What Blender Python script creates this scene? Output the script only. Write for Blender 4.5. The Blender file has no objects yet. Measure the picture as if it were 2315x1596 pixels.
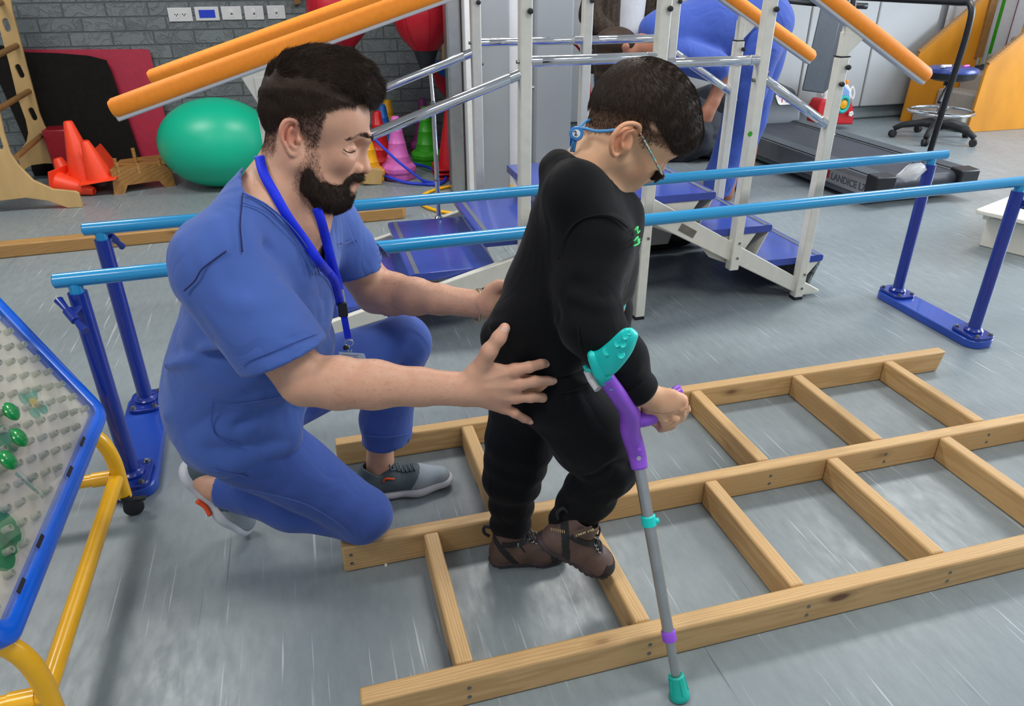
import bpy, math, random
import numpy as np
from mathutils import Vector, Matrix

# ------------------------------------------------------------------ camera
# world frame: X runs along the rails of the floor ladder, Y along its rungs, Z up, metres
CAM_H = 1.3; FPX = 1651.3; CX = 1157.5; CY = 798.0
PITCH, ROLL, YAW = .484069, -.0031186, 1.301855
def _axes():
    p, r, a = PITCH, ROLL, YAW
    fw = np.array([0, math.cos(p), -math.sin(p)]); up = np.array([0, math.sin(p), math.cos(p)]); rt = np.array([1., 0, 0])
    rt2 = rt*math.cos(r)+up*math.sin(r); up2 = -rt*math.sin(r)+up*math.cos(r)
    M = np.array([[math.sin(a), math.cos(a), 0], [-math.cos(a), math.sin(a), 0], [0, 0, 1.]])
    return M@rt2, M@up2, M@fw
RT, UP, FW = _axes()
EYE = np.array([0, 0, CAM_H])
def ray(x, y): return RT*(x-CX)/FPX-UP*(y-CY)/FPX+FW
def G(x, y, z=0.): d = ray(x, y); return EYE+d*((z-CAM_H)/d[2])        # where the photo point lies at height z
def PX(x, y, X): d = ray(x, y); return EYE+d*(X/d[0])
def PY(x, y, Y): d = ray(x, y); return EYE+d*(Y/d[1])                   # ... at depth Y
scene = bpy.context.scene
cam = bpy.data.objects.new('camera', bpy.data.cameras.new('camera')); scene.collection.objects.link(cam)
cam.data.lens = FPX/2315*36; cam.data.sensor_width = 36; cam.data.clip_start = .02
m = Matrix(((RT[0], UP[0], -FW[0], 0), (RT[1], UP[1], -FW[1], 0), (RT[2], UP[2], -FW[2], CAM_H), (0, 0, 0, 1)))
cam.matrix_world = m
scene.camera = cam
# ------------------------------------------------------------------ light
scene.view_settings.view_transform = 'Standard'; scene.view_settings.look = 'None'
scene.view_settings.exposure = 0.12; scene.view_settings.gamma = 1
world = bpy.data.worlds.new('world'); scene.world = world; world.use_nodes = True
world.node_tree.nodes['Background'].inputs[0].default_value = (.80, .88, 1, 1)
world.node_tree.nodes['Background'].inputs[1].default_value = .55
def area(name, loc, size, power, color, look):
    l = bpy.data.lights.new(name, 'AREA'); l.shape = 'RECTANGLE'; l.size, l.size_y = size; l.energy = power; l.color = color
    o = bpy.data.objects.new(name, l); scene.collection.objects.link(o); o.location = loc
    d = Vector(look)-Vector(loc); o.rotation_euler = d.to_track_quat('-Z', 'Y').to_euler(); return o
for i, (x, y) in enumerate([(-1.6, .4), (1.2, .4), (4.2, .4), (-1.6, 3.6), (1.2, 3.6), (4.2, 3.6)]):
    area('ceiling_lamp', (x, y, 2.86), (1.2, .6), 34 if y < 1 else 50, (1, .97, .93), (x, y, 0))
area('window_light', (7.6, 2.6, 1.7), (3.2, 1.5), 230, (.80, .89, 1), (2.5, 3.2, .3))

# ------------------------------------------------------------------ helpers
ORG = {}
def lin(h):
    h = h.lstrip('#'); c = [int(h[i:i+2], 16)/255 for i in (0, 2, 4)]
    return tuple((v/12.92 if v <= .04045 else ((v+.055)/1.055)**2.4) for v in c)+(1,)
def coll(o): scene.collection.objects.link(o); return o
def tag(o, label=None, cat=None, group=None, kind=None):
    for k, v in (('label', label), ('category', cat), ('group', group), ('kind', kind)):
        if v: o[k] = v
    return o
def thing(name, loc, label, cat, group=None):
    o = coll(bpy.data.objects.new(name, None)); o.location = loc; o.empty_display_size = .05
    ORG[o] = Vector(loc); return tag(o, label, cat, group)
def mesh_obj(name, verts, faces, mat, parent=None, smooth=40, bevel=0, subd=0, attrs=None, label=None, seg=2):
    V = np.asarray(verts, dtype=float).reshape(-1, 3)
    if parent is not None: org = ORG[parent]
    else:
        lo, hi = V.min(0), V.max(0); org = Vector(((lo[0]+hi[0])/2, (lo[1]+hi[1])/2, lo[2]))
    V = V-np.array(org)
    me = bpy.data.meshes.new(name); me.from_pydata(V.tolist(), [], [list(map(int, f)) for f in faces]); me.validate(); me.update()
    o = coll(bpy.data.objects.new(name, me)); ORG[o] = Vector(org)
    if parent is not None: o.parent = parent
    else: o.location = org
    mats = mat if isinstance(mat, (list, tuple)) else [mat]
    for mm in mats: me.materials.append(mm)
    if smooth:
        me.shade_smooth()
        if smooth < 180: me.set_sharp_from_angle(angle=math.radians(smooth))
    if bevel:
        b = o.modifiers.new('bevel', 'BEVEL'); b.width = bevel; b.segments = seg; b.limit_method = 'ANGLE'; b.angle_limit = math.radians(35)
        b.harden_normals = False
    if subd: s = o.modifiers.new('sub', 'SUBSURF'); s.levels = s.render_levels = subd
    if label: o['label'] = label
    return o
def frame_of(d):
    d = np.array(d, float); d = d/np.linalg.norm(d)
    a = np.array([0, 0, 1.]) if abs(d[2]) < .9 else np.array([1., 0, 0])
    u = np.cross(a, d); u /= np.linalg.norm(u); return u, np.cross(d, u), d
class MB:
    def __init__(s): s.v = []; s.f = []; s.mi = []
    def add(s, v, f, mi=0):
        n = len(s.v); s.v += [tuple(map(float, p)) for p in v]; s.f += [[n+i for i in q] for q in f]; s.mi += [mi]*len(f); return s
    def box(s, lo, hi, mi=0):
        x0, y0, z0 = lo; x1, y1, z1 = hi
        return s.add([(x0,y0,z0),(x1,y0,z0),(x1,y1,z0),(x0,y1,z0),(x0,y0,z1),(x1,y0,z1),(x1,y1,z1),(x0,y1,z1)],
              [(3,2,1,0),(4,5,6,7),(0,1,5,4),(1,2,6,5),(2,3,7,6),(3,0,4,7)], mi)
    def hexa(s, p, mi=0):    # 4 bottom, 4 top points
        return s.add(p, [(3,2,1,0),(4,5,6,7),(0,1,5,4),(1,2,6,5),(2,3,7,6),(3,0,4,7)], mi)
    def bar(s, a, b, w, h, up=(0,0,1), mi=0):  # square bar from a to b
        a = np.array(a, float); b = np.array(b, float); d = (b-a)/np.linalg.norm(b-a); u = np.cross(d, np.array(up, float)); u /= np.linalg.norm(u); v = np.cross(u, d)
        p = [a-u*w/2-v*h/2, a+u*w/2-v*h/2, a+u*w/2+v*h/2, a-u*w/2+v*h/2]; q = [x+(b-a) for x in p]
        return s.add(p+q, [(0,1,2,3),(7,6,5,4),(4,5,1,0),(5,6,2,1),(6,7,3,2),(7,4,0,3)], mi)
    def prism(s, poly, ext, mi=0):
        n = len(poly); P = [np.array(p, float) for p in poly]; e = np.array(ext, float)
        return s.add(P+[p+e for p in P], [list(range(n))[::-1], list(range(n, 2*n))]+[(i, (i+1) % n, n+(i+1) % n, n+i) for i in range(n)], mi)
    def tube(s, pts, r, n=20, cap=True, mi=0, closed=False):
        P = [np.array(p, float) for p in pts]; R = r if isinstance(r, (list, tuple, np.ndarray)) else [r]*len(P)
        T = []
        for i in range(len(P)):
            a = P[(i-1) % len(P)] if (i > 0 or closed) else P[i]; b = P[(i+1) % len(P)] if (i < len(P)-1 or closed) else P[i]
            t = b-a; T.append(t/np.linalg.norm(t))
        u, v, _ = frame_of(T[0]); V = []
        for i, p in enumerate(P):
            if i:
                u = u-T[i]*(u@T[i]); u /= np.linalg.norm(u); v = np.cross(T[i], u)
            for k in range(n):
                a = 2*math.pi*k/n; V.append(p+(u*math.cos(a)+v*math.sin(a))*R[i])
        F = []; m = len(P)
        for i in range(m if closed else m-1):
            j = (i+1) % m
            for k in range(n): F.append((i*n+k, i*n+(k+1) % n, j*n+(k+1) % n, j*n+k))
        if cap and not closed: F.append(list(range(n))[::-1]); F.append([(m-1)*n+k for k in range(n)])
        return s.add(V, F, mi)
    def lathe(s, prof, c=(0,0,0), axis=(0,0,1), n=32, mi=0, flat=0):   # prof: (radius, height) list
        u, v, d = frame_of(axis); c = np.array(c, float); V = []; F = []
        if flat: n = flat
        for r, h in prof:
            for k in range(n):
                a = 2*math.pi*(k+.5)/n; V.append(c+d*h+(u*math.cos(a)+v*math.sin(a))*max(r, 1e-5))
        for i in range(len(prof)-1):
            for k in range(n): F.append((i*n+k, i*n+(k+1) % n, (i+1)*n+(k+1) % n, (i+1)*n+k))
        F.append(list(range(n))[::-1]); F.append([(len(prof)-1)*n+k for k in range(n)])
        return s.add(V, F, mi)
    def build(s, name, mat, parent=None, **k):
        o = mesh_obj(name, s.v, s.f, mat, parent, **k)
        if any(s.mi) and len(o.data.polygons) == len(s.mi): o.data.polygons.foreach_set('material_index', s.mi)
        return o
def rrect(w, h, r, n=6, cx=0, cy=0):       # rounded rectangle outline (2D)
    out = []
    for sx, sy, a0 in ((1, 1, 0), (-1, 1, 90), (-1, -1, 180), (1, -1, 270)):
        for k in range(n+1):
            a = math.radians(a0+90*k/n); out.append((cx+sx*(w/2-r)+r*math.cos(a), cy+sy*(h/2-r)+r*math.sin(a)))
    return out
def spline(pts, n=8, closed=False):        # Catmull-Rom through 3D points
    P = [np.array(p, float) for p in pts]; out = []; m = len(P)
    for i in range(m if closed else m-1):
        g = (lambda k: P[k % m]) if closed else (lambda k: P[min(max(k, 0), m-1)])
        a, b, c, d = g(i-1), g(i), g(i+1), g(i+2)
        for k in range(n):
            t = k/n; out.append(.5*((2*b)+(c-a)*t+(2*a-5*b+4*c-d)*t*t+(3*b-a-3*c+d)*t**3))
    if not closed: out.append(P[-1])
    return out
def dup(root, dloc, label=None, group=None, rotz=0):
    r = root.copy(); coll(r); r.location = Vector(root.location)+Vector(dloc); r.rotation_euler[2] += rotz
    ORG[r] = r.location.copy()
    if label: r['label'] = label
    if group: r['group'] = group
    for ch in list(root.children):
        c = ch.copy(); coll(c); c.parent = r
        for g in list(ch.children): d = g.copy(); coll(d); d.parent = c
    return r
def text_part(name, body, size, origin, xdir, ydir, mat, parent, depth=.0006, label=None, bold=0):
    cu = bpy.data.curves.new('txt', 'FONT'); cu.body = body; cu.size = size; cu.extrude = depth; cu.offset = bold
    ob = bpy.data.objects.new('txt', cu); coll(ob); bpy.context.view_layer.update()
    me0 = bpy.data.meshes.new_from_object(ob.evaluated_get(bpy.context.evaluated_depsgraph_get()))
    x = np.array(xdir, float); x /= np.linalg.norm(x); y = np.array(ydir, float); y = y-x*(x@y); y /= np.linalg.norm(y); z = np.cross(x, y)
    V = [np.array(origin)+x*v.co.x+y*v.co.y+z*v.co.z for v in me0.vertices]; F = [list(p.vertices) for p in me0.polygons]
    bpy.data.objects.remove(ob); bpy.data.curves.remove(cu); bpy.data.meshes.remove(me0)
    return mesh_obj(name, V, F, mat, parent, smooth=0, label=label)

# ------------------------------------------------------------------ materials
class NT:
    def __init__(s, name):
        s.m = bpy.data.materials.new(name); s.m.use_nodes = True; s.t = s.m.node_tree; s.b = s.t.nodes['Principled BSDF']
    def n(s, t, **k):
        nd = s.t.nodes.new(t)
        for a, v in k.items():
            if a.startswith('i_'):
                nd.inputs[int(a[2:]) if a[2:].isdigit() else a[2:].replace('_', ' ')].default_value = v
            else: setattr(nd, a, v)
        return nd
    def l(s, a, b): s.t.links.new(a, b)
    def coords(s, scale=(1, 1, 1), rot=(0, 0, 0), gen=False):
        tc = s.n('ShaderNodeTexCoord'); mp = s.n('ShaderNodeMapping'); mp.inputs['Scale'].default_value = scale; mp.inputs['Rotation'].default_value = rot
        s.l(tc.outputs['Generated' if gen else 'Object'], mp.inputs['Vector']); return mp.outputs[0]
    def noise(s, vec, scale, detail=4, rough=.5, dist=0.):
        nd = s.n('ShaderNodeTexNoise'); nd.inputs['Scale'].default_value = scale; nd.inputs['Detail'].default_value = detail
        nd.inputs['Roughness'].default_value = rough; nd.inputs['Distortion'].default_value = dist
        if vec is not None: s.l(vec, nd.inputs['Vector'])
        return nd.outputs['Fac']
    def ramp(s, fac, stops):
        r = s.n('ShaderNodeValToRGB'); s.l(fac, r.inputs[0]); e = r.color_ramp.elements
        while len(e) < len(stops): e.new(.5)
        for k, (p, c) in enumerate(stops): e[k].position = p; e[k].color = c if len(c) == 4 else tuple(c)+(1,)
        return r.outputs[0]
    def mix(s, fac, a, b, mode='MIX'):
        x = s.n('ShaderNodeMix', data_type='RGBA', blend_type=mode)
        if isinstance(fac, float) or isinstance(fac, int): x.inputs[0].default_value = fac
        else: s.l(fac, x.inputs[0])
        for k, v in ((6, a), (7, b)):
            if isinstance(v, tuple): x.inputs[k].default_value = v
            else: s.l(v, x.inputs[k])
        return x.outputs[2]
    def math(s, op, a, b=None):
        x = s.n('ShaderNodeMath', operation=op)
        for k, v in ((0, a), (1, b)):
            if v is None: continue
            if isinstance(v, (int, float)): x.inputs[k].default_value = v
            else: s.l(v, x.inputs[k])
        return x.outputs[0]
    def bump(s, h, strength=.3, dist=.002):
        b = s.n('ShaderNodeBump'); b.inputs['Strength'].default_value = strength; b.inputs['Distance'].default_value = dist
        s.l(h, b.inputs['Height']); s.l(b.outputs[0], s.b.inputs['Normal'])
    def col(s, c):
        if isinstance(c, tuple): s.b.inputs['Base Color'].default_value = c
        else: s.l(c, s.b.inputs['Base Color'])
BW = ((0, 0, 0, 1), (1, 1, 1, 1))
def plain(name, hexc, rough=.5, metal=0., var=.06, nscale=30, bump=0., bscale=200, coat=0, sss=0, spec=.5, vstretch=(1,1,1)):
    t = NT(name); c = lin(hexc); d = tuple(min(1, x*(1-var*2)) for x in c[:3])+(1,); e = tuple(min(1, x*(1+var)) for x in c[:3])+(1,)
    v = t.coords(vstretch); t.col(t.ramp(t.noise(v, nscale, 3), [(.3, d), (.7, e)]))
    t.b.inputs['Roughness'].default_value = rough; t.b.inputs['Metallic'].default_value = metal; t.b.inputs['Specular IOR Level'].default_value = spec
    if coat: t.b.inputs['Coat Weight'].default_value = coat; t.b.inputs['Coat Roughness'].default_value = .1
    if sss: t.b.inputs['Subsurface Weight'].default_value = sss; t.b.inputs['Subsurface Radius'].default_value = (.012, .005, .003); t.b.inputs['Subsurface Scale'].default_value = 1
    if bump: t.bump(t.noise(v, bscale, 4), bump)
    return t.m
def wood(name, base, dark, axis='x', ring=26, knots=True, rough=.55):
    t = NT(name); st = {'x': (.09, 1, 1), 'y': (1, .09, 1), 'z': (1, 1, .09)}[axis]
    v = t.coords(st); w = t.n('ShaderNodeTexWave', wave_type='RINGS', rings_direction=axis.upper()); w.inputs['Scale'].default_value = ring
    w.inputs['Distortion'].default_value = 5; w.inputs['Detail'].default_value = 3; w.inputs['Detail Scale'].default_value = 1.3
    t.l(v, w.inputs['Vector'])
    fine = t.noise(v, 220, 3, .6); big = t.noise(v, 6, 3)
    b, d = lin(base), lin(dark); mid = tuple(x*.55+y*.45 for x, y in zip(b, d))
    c = t.ramp(w.outputs['Fac'], [(0., mid), (.35, b), (.8, b), (1., mid)])
    c = t.mix(t.ramp(fine, [(.35, BW[0]), (.75, (.6, .6, .6, 1))]), c, mid)
    c = t.mix(t.ramp(big, [(.35, BW[0]), (.75, (.5, .5, .5, 1))]), c, tuple(x*.8 for x in b[:3])+(1,))
    if knots:
        st2 = {'x': (.4, 1, 1), 'y': (1, .4, 1), 'z': (1, 1, .4)}[axis]
        vo = t.n('ShaderNodeTexVoronoi'); vo.inputs['Scale'].default_value = 9; t.l(t.coords(st2), vo.inputs['Vector'])
        c = t.mix(t.ramp(vo.outputs['Distance'], [(.07, (.9, .9, .9, 1)), (.12, (.25, .25, .25, 1)), (.2, BW[0])]), c, lin('#5a3620'))
    t.col(c); t.b.inputs['Roughness'].default_value = rough; t.bump(fine, .15, .001); return t.m
M = {}
def mk_floor():
    t = NT('vinyl_floor'); big = t.noise(t.coords((1, 1, 1)), 1.3, 4)
    c = t.ramp(big, [(.3, lin('#7d878b')), (.7, lin('#8b9599'))])
    mott = t.noise(t.coords((1, .35, 1)), 45, 5, .65)
    c = t.mix(t.ramp(mott, [(.35, (.0, .0, .0, 1)), (.7, (.45, .45, .45, 1))]), c, lin('#6b7579'))
    s1 = t.noise(t.coords((105, 2.6, 1)), 1, 2, .5); m1 = t.ramp(s1, [(.655, BW[0]), (.74, (.8, .8, .8, 1))])
    c = t.mix(m1, c, lin('#b9c3c9'))
    s2 = t.noise(t.coords((110, 2.0, 1), (0, 0, .03)), 1, 2, .5); m2 = t.ramp(s2, [(.69, BW[0]), (.76, (.75, .75, .75, 1))])
    c = t.mix(m2, c, lin('#4f5a60'))
    sp = t.noise(t.coords(), 160, 2, .5); c = t.mix(t.ramp(sp, [(.75, BW[0]), (.8, (.5, .5, .5, 1))]), c, lin('#4b5459'))
    t.col(c); t.b.inputs['Roughness'].default_value = .38
    t.l(t.ramp(mott, [(.3, (.32, .32, .32, 1)), (.8, (.5, .5, .5, 1))]), t.b.inputs['Roughness']); t.bump(mott, .04, .001); return t.m
def mk_brick():
    t = NT('foam_brick'); v = t.coords(rot=(math.pi/2, 0, 0))
    br = t.n('ShaderNodeTexBrick'); t.l(v, br.inputs['Vector']); br.inputs['Scale'].default_value = 1; br.inputs['Brick Width'].default_value = .27; br.inputs['Row Height'].default_value = .092
    br.inputs['Mortar Size'].default_value = .006; br.inputs['Mortar Smooth'].default_value = .5; br.offset = .37
    br.inputs['Color1'].default_value = lin('#7a8284'); br.inputs['Color2'].default_value = lin('#6f7779'); br.inputs['Mortar'].default_value = lin('#596062')
    vn = t.noise(v, 9, 5, .6, 1.2); rid = t.math('ABSOLUTE', t.math('SUBTRACT', vn, .5)); crk = t.ramp(rid, [(0., BW[0]), (.05, BW[1])])
    h = t.math('MULTIPLY', t.math('SUBTRACT', 1., br.outputs['Fac']), t.math('ADD', t.math('MULTIPLY', crk, .35), .65))
    h = t.math('ADD', h, t.math('MULTIPLY', t.noise(v, 60, 4), .25))
    t.col(br.outputs['Color']); t.b.inputs['Roughness'].default_value = .42; t.bump(h, .7, .016); return t.m
def mk_chip(name, base, chip, rough=.28, thr=.68, sc=14, st=(.25, 1, 1)):
    t = NT(name); v = t.coords(st); f = t.noise(v, sc, 6, .7)
    t.col(t.mix(t.ramp(f, [(thr, BW[0]), (thr+.02, BW[1])]), lin(base), lin(chip))); t.b.inputs['Roughness'].default_value = rough
    t.b.inputs['Coat Weight'].default_value = .4; t.bump(f, .08, .002); return t.m
def mk_glass(name, hexc, rough=.25, tr=.85, alpha=1.):
    t = NT(name); t.col(lin(hexc)); t.b.inputs['Roughness'].default_value = rough; t.b.inputs['Transmission Weight'].default_value = tr; t.b.inputs['IOR'].default_value = 1.3
    if alpha < 1: t.b.inputs['Alpha'].default_value = alpha
    return t.m
M['floor'] = mk_floor(); M['brick'] = mk_brick()
for ax in 'xyz': M['pine_'+ax] = wood('pine_'+ax, '#cda873', '#9a703e', ax)
M['beamwood'] = wood('beam_wood', '#b48a52', '#7c5426', 'x'); M['ply'] = plain('plywood', '#c3a26c', .5, var=.06, nscale=14, vstretch=(1, 1, .3))
M['dowel'] = plain('dowel', '#8a6436', .5, var=.1); M['osb'] = wood('rough_board', '#b08044', '#6d4420', 'x', 9)
M['sky'] = mk_chip('light_blue_paint', '#1f8fc6', '#27303a', .25, .66, 34, (.2, 1, 1)); M['navy'] = mk_chip('navy_paint', '#142f8c', '#b9c2cc', .25, .76, 60, (1, 1, 1))
M['basewood'] = mk_chip('blue_wood', '#1c45a8', '#a98b74', .28, .73, 20, (1, .2, 1))
M['cream'] = plain('cream_metal', '#d4d3c8', .38, var=.03, coat=.3); M['tread'] = plain('blue_laminate', '#3a4da0', .17, var=.03)
M['nosing'] = plain('grey_nosing', '#5d6470', .6); M['trededge'] = plain('blue_edge', '#2c4390', .35, var=.03)
M['chrome'] = plain('chrome', '#d5d7da', .1, 1., var=.01); M['steel'] = plain('steel', '#8d8f8f', .35, 1., var=.08)
M['orange'] = plain('orange_foam', '#ff9420', .62, var=.04, nscale=60, bump=.25, bscale=350); M['whitebar'] = plain('grip_backing', '#b9bcc0', .4, var=.02)
M['black'] = plain('black_plastic', '#17181b', .4, var=.08); M['rubber'] = plain('black_rubber', '#1d1e20', .7, var=.08)
M['ball'] = plain('ball_vinyl', '#06b58e', .38, var=.04, nscale=2, bump=.04, bscale=60); M['magenta'] = plain('magenta_foam', '#b0203f', .5, var=.06)
M['matblack'] = plain('black_foam', '#1d1b18', .95, var=.1, spec=.2); M['cone'] = plain('cone_orange', '#ff4a26', .45, var=.03); M['redblk'] = plain('red_vinyl', '#8c1626', .35, var=.04)
M['white'] = plain('white_plastic', '#d9dadb', .35, var=.02); M['gpad'] = plain('grey_padding', '#9a9c9c', .5, var=.03, nscale=3, bump=.06, bscale=400)
M['gpad2'] = plain('grey_padding_cool', '#8f9499', .5, var=.03, nscale=3, bump=.06, bscale=400); M['plaster'] = plain('plaster', '#cfd0d4', .8, var=.02)
M['skirt'] = plain('skirting', '#7d878a', .5, var=.04); M['ceil'] = plain('ceiling_white', '#dfe0de', .9, var=.02)
M['oran_ply'] = plain('orange_ply', '#c5821c', .42, var=.1, nscale=4, vstretch=(1, 1, .5)); M['carpet'] = plain('grey_carpet', '#a5a199', .95, var=.25, nscale=260, bump=.6, bscale=300)
M['treadm'] = plain('treadmill_grey', '#6d7074', .35, .3, var=.05); M['dkgrey'] = plain('dark_grey_plastic', '#3c434a', .42, var=.05); M['belt'] = plain('belt_rubber', '#30333d', .5, var=.12, nscale=30, vstretch=(1, .2, 1))
M['crutch_v'] = plain('violet_plastic', '#8f4fd0', .35, var=.02); M['teal'] = plain('teal_plastic', '#0cccc4', .38, var=.02); M['alu'] = plain('brushed_aluminium', '#b2b3b3', .3, .9, var=.03)
M['tealrub'] = plain('teal_rubber', '#06a897', .5, var=.03)
M['pegblue'] = plain('blue_toy_plastic', '#0a5fd6', .28, var=.02, coat=.4); M['pegyel'] = plain('yellow_toy_plastic', '#f7b70c', .3, var=.02, coat=.4)
M['peggreen'] = plain('green_toy_plastic', '#0c8a3c', .22, var=.02, coat=.5); M['clear'] = mk_glass('clear_plastic', '#eef2ee', .12, .9)
for n_, h_ in dict(red='#c3161f', pink='#cf68b8', yellow='#eba900', green='#2f9a12', blue='#1565c0', purple='#8d3a7e', hoopblue='#1f3fd0', hoopyel='#f5b50a', punch='#bd1228', toywhite='#e6e6e6', toyteal='#1fb5ae', lav='#86a8dd').items():
    M[n_] = plain('plastic_'+n_, h_, .4, var=.04)
M['denim'] = plain('dark_cloth', '#1d212c', .75, var=.2, nscale=8, bump=.6, bscale=9)
# ------------------------------------------------------------------ the setting
def struct(name, mb, mat, **k): o = mb.build(name, mat, None, **k); o['kind'] = 'structure'; return o
struct('floor', MB().box((-5, -2.5, -.05), (9, 6.6, 0)), M['floor'], smooth=0)
o_ = struct('ceiling', MB().box((-5, -2.5, 2.9), (9, 6.6, 2.95)), M['ceil'], smooth=0)
struct('wall_back', MB().box((-5, 6.10, 0), (1.15, 6.3, 2.9)), M['brick'], smooth=0)
struct('wall_left', MB().box((-5.1, -2.5, 0), (-5, 6.6, 2.9)), M['plaster'], smooth=0)
struct('wall_right', MB().box((1.15, 6.3, 0), (9, 6.5, 2.9)), M['plaster'], smooth=0)
struct('baseboard_back', MB().box((1.7, 6.17, 0), (5.75, 6.3, .13)), M['skirt'], bevel=.02)
# padded lower wall: panels side by side with a rounded top
xs = [1.78, 2.32, 3.02, 3.72, 4.42, 5.12, 5.8]
for i in range(len(xs)-1):
    x0, x1 = xs[i]+.004, xs[i+1]-.004
    poly = [(x0, 6.10, .13), (x0, 6.10, 1.03), (x0, 6.13, 1.075), (x0, 6.18, 1.09), (x0, 6.29, 1.09), (x0, 6.29, .13)]
    tag(MB().prism(poly, (x1-x0, 0, 0)).build('wall_pad', M['gpad'], bevel=.012, seg=3),
        ['grey padded wall panel next to the column', 'grey padded wall panel behind the standing person in the cardigan', 'grey padded wall panel behind the bending person', 'grey padded wall panel behind the motor end of the treadmill',
         'grey padded wall panel behind the red and white toy', 'grey padded wall panel beside the orange staircase'][i], 'wall padding', 'grey padded wall panels')
# column with two padded faces
struct('wall_column', MB().box((.99, 4.70, 0), (1.36, 4.95, 2.9)).box((1.3, 4.98, 0), (1.78, 6.3, 2.9)), M['plaster'], smooth=0)
struct('trim_column', MB().box((.985, 4.60, 0), (1.045, 4.70, 2.9)), M['white'], bevel=.004)
tag(MB().box((1.06, 4.63, 0), (1.27, 4.70, 2.9)).build('column_pad', M['gpad2'], bevel=.015, seg=3), 'grey padding on the front face of the column', 'wall padding')
tag(MB().box((1.50, 4.87, 0), (1.77, 4.98, 2.9)).build('column_pad', M['gpad2'], bevel=.02, seg=3), 'grey padding on the set-back right side of the column', 'wall padding')
tag(MB().box((.885, 4.66, 0), (.975, 4.76, 2.9)).build('column_pad', M['alu'], bevel=.015, seg=3), 'narrow silvery grey corner guard left on the column', 'corner guard')

# ------------------------------------------------------------------ floor ladder
ZL, TL = .078, .040
lad = thing('floor_ladder', (1.2, 1.4, 0), 'pine ladder frame with three long rails lying flat on the floor', 'floor ladder')
def plank(name, a, b, mat, cutr=0):
    x0, y0 = a; x1, y1 = b
    mb = MB()
    if cutr: mb.hexa([(x0, y0, 0), (x1-cutr, y0, 0), (x1-cutr, y1, 0), (x0, y1, 0), (x0, y0, ZL), (x1, y0, ZL), (x1, y1, ZL), (x0, y1, ZL)])
    else: mb.box((x0, y0, 0), (x1, y1, ZL))
    return mb.build(name, mat, lad, bevel=.006, seg=3)
rf = plank('rail', (-.035, .951), (2.9, .951+TL), M['pine_x'])
rm = plank('rail', (-.042, 1.386), (2.9, 1.386+TL), M['pine_x'])
rb = plank('rail', (-.03, 1.826), (2.125, 1.826+TL), M['pine_x'], .02)
for x in (.155, .541, .918, 1.30, 1.685, 2.07, 2.45): plank('rung', (x, .951+TL+.001), (x+.036, 1.385), M['pine_y'])
for x in (.343, .725, 1.108, 1.488, 1.856): plank('rung', (x, 1.386+TL+.001), (x+.036, 1.825), M['pine_y'])
def screws(y, xs, rail):
    for x in xs:
        for z in (.026, .052):
            MB().lathe([(.0, 0), (.0045, 0), (.0045, .0015), (.0015, .0008), (.0, .0008)], (x, y+.0005, z), (0, -1, 0), 12).build('screw', M['steel'], rail)
screws(.951, (.173, .559, .94, 1.32, 1.70), rf); screws(1.386, (-.022, .363, 1.126, 1.506, 1.874), rm)

# ------------------------------------------------------------------ parallel bars
pb = thing('parallel_bars', (.9, 2.15, 0), 'low parallel walking bars, light blue tubes on dark blue posts', 'parallel bars')
posts = {'fl': (-.590, 1.889), 'fr': (2.416, 1.990), 'bl': (-.615, 2.310), 'br': (2.418, 2.406)}
def bar_tube(a, b, exa, exb):
    a = np.array([*posts[a], .632]); b = np.array([*posts[b], .632]); d = (b-a)/np.linalg.norm(b-a)
    P = [a-d*exa, a-d*(exa-.004)]+[b+d*(exb-.004), b+d*exb]
    n = 24; pts = [P[1]+(P[2]-P[1])*k/n for k in range(n+1)]
    MB().tube([P[0]]+pts+[P[3]], [.014]+[.0185]*(n+1)+[.014], 24).build('bar', M['sky'], pb)
bar_tube('fl', 'fr', .045, .25); bar_tube('bl', 'br', .045, .07)
for k, (x, y) in posts.items():
    p = MB().tube([(x, y, .045), (x, y, .598)], .0225, 24).build('post', M['navy'], pb)
    MB().tube([(x, y, .585), (x, y, .625)], .0165, 20).build('bar_socket', M['sky'], p)
    MB().lathe([(.034, 0), (.034, .006), (.027, .014), (.023, .016)], (x, y, .047), (0, 0, 1), 28).build('flange', M['navy'], p)
for side, (ka, kb, yaw) in dict(l=('fl', 'bl', 0), r=('fr', 'br', 0)).items():
    xa, ya = posts[ka]; xb, yb = posts[kb]; cx_, cy_ = (xa+xb)/2, (ya+yb)/2; L = math.hypot(xb-xa, yb-ya)+.14
    ang = math.atan2(yb-ya, xb-xa)-math.pi/2; ca, sa = math.cos(ang), math.sin(ang)
    rot = lambda px, py, z: (cx_+px*ca-py*sa, cy_+px*sa+py*ca, z)
    b_ = MB().prism([rot(px, py, 0) for px, py in rrect(.125, L, .05)], (0, 0, .033)).build('base_board', M['basewood'], pb, bevel=.004)
    for (x, y) in ((xa, ya), (xb, yb)):
        pl = MB().prism([(x+px, y+py, .034) for px, py in rrect(.10, .135, .03)], (0, 0, .012)).build('foot_plate', M['navy'], b_, bevel=.002)
        for sx in (-1, 1):
            for sy in (-1, 1):
                MB().lathe([(.0, 0), (.010, 0), (.010, .002), (.0065, .002), (.0065, .008), (.0, .008)], (x+sx*.032, y+sy*.05, .046), (0, 0, 1), 6).build('bolt', M['steel'], b_)
def tee(px, c, ang):   # T-shaped locking handle
    c = np.array(c); d = np.array(ang, float); d /= np.linalg.norm(d)
    mb = MB().tube([px, c], .008, 12)
    mb.tube([c-d*.055, c-d*.045, c-d*.018, c-d*.018, c+d*.018, c+d*.018, c+d*.045, c+d*.055], [.011, .0095, .007, .012, .012, .007, .0095, .011], 14)
    mb.build('locking_handle', M['navy'], pb)
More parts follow.
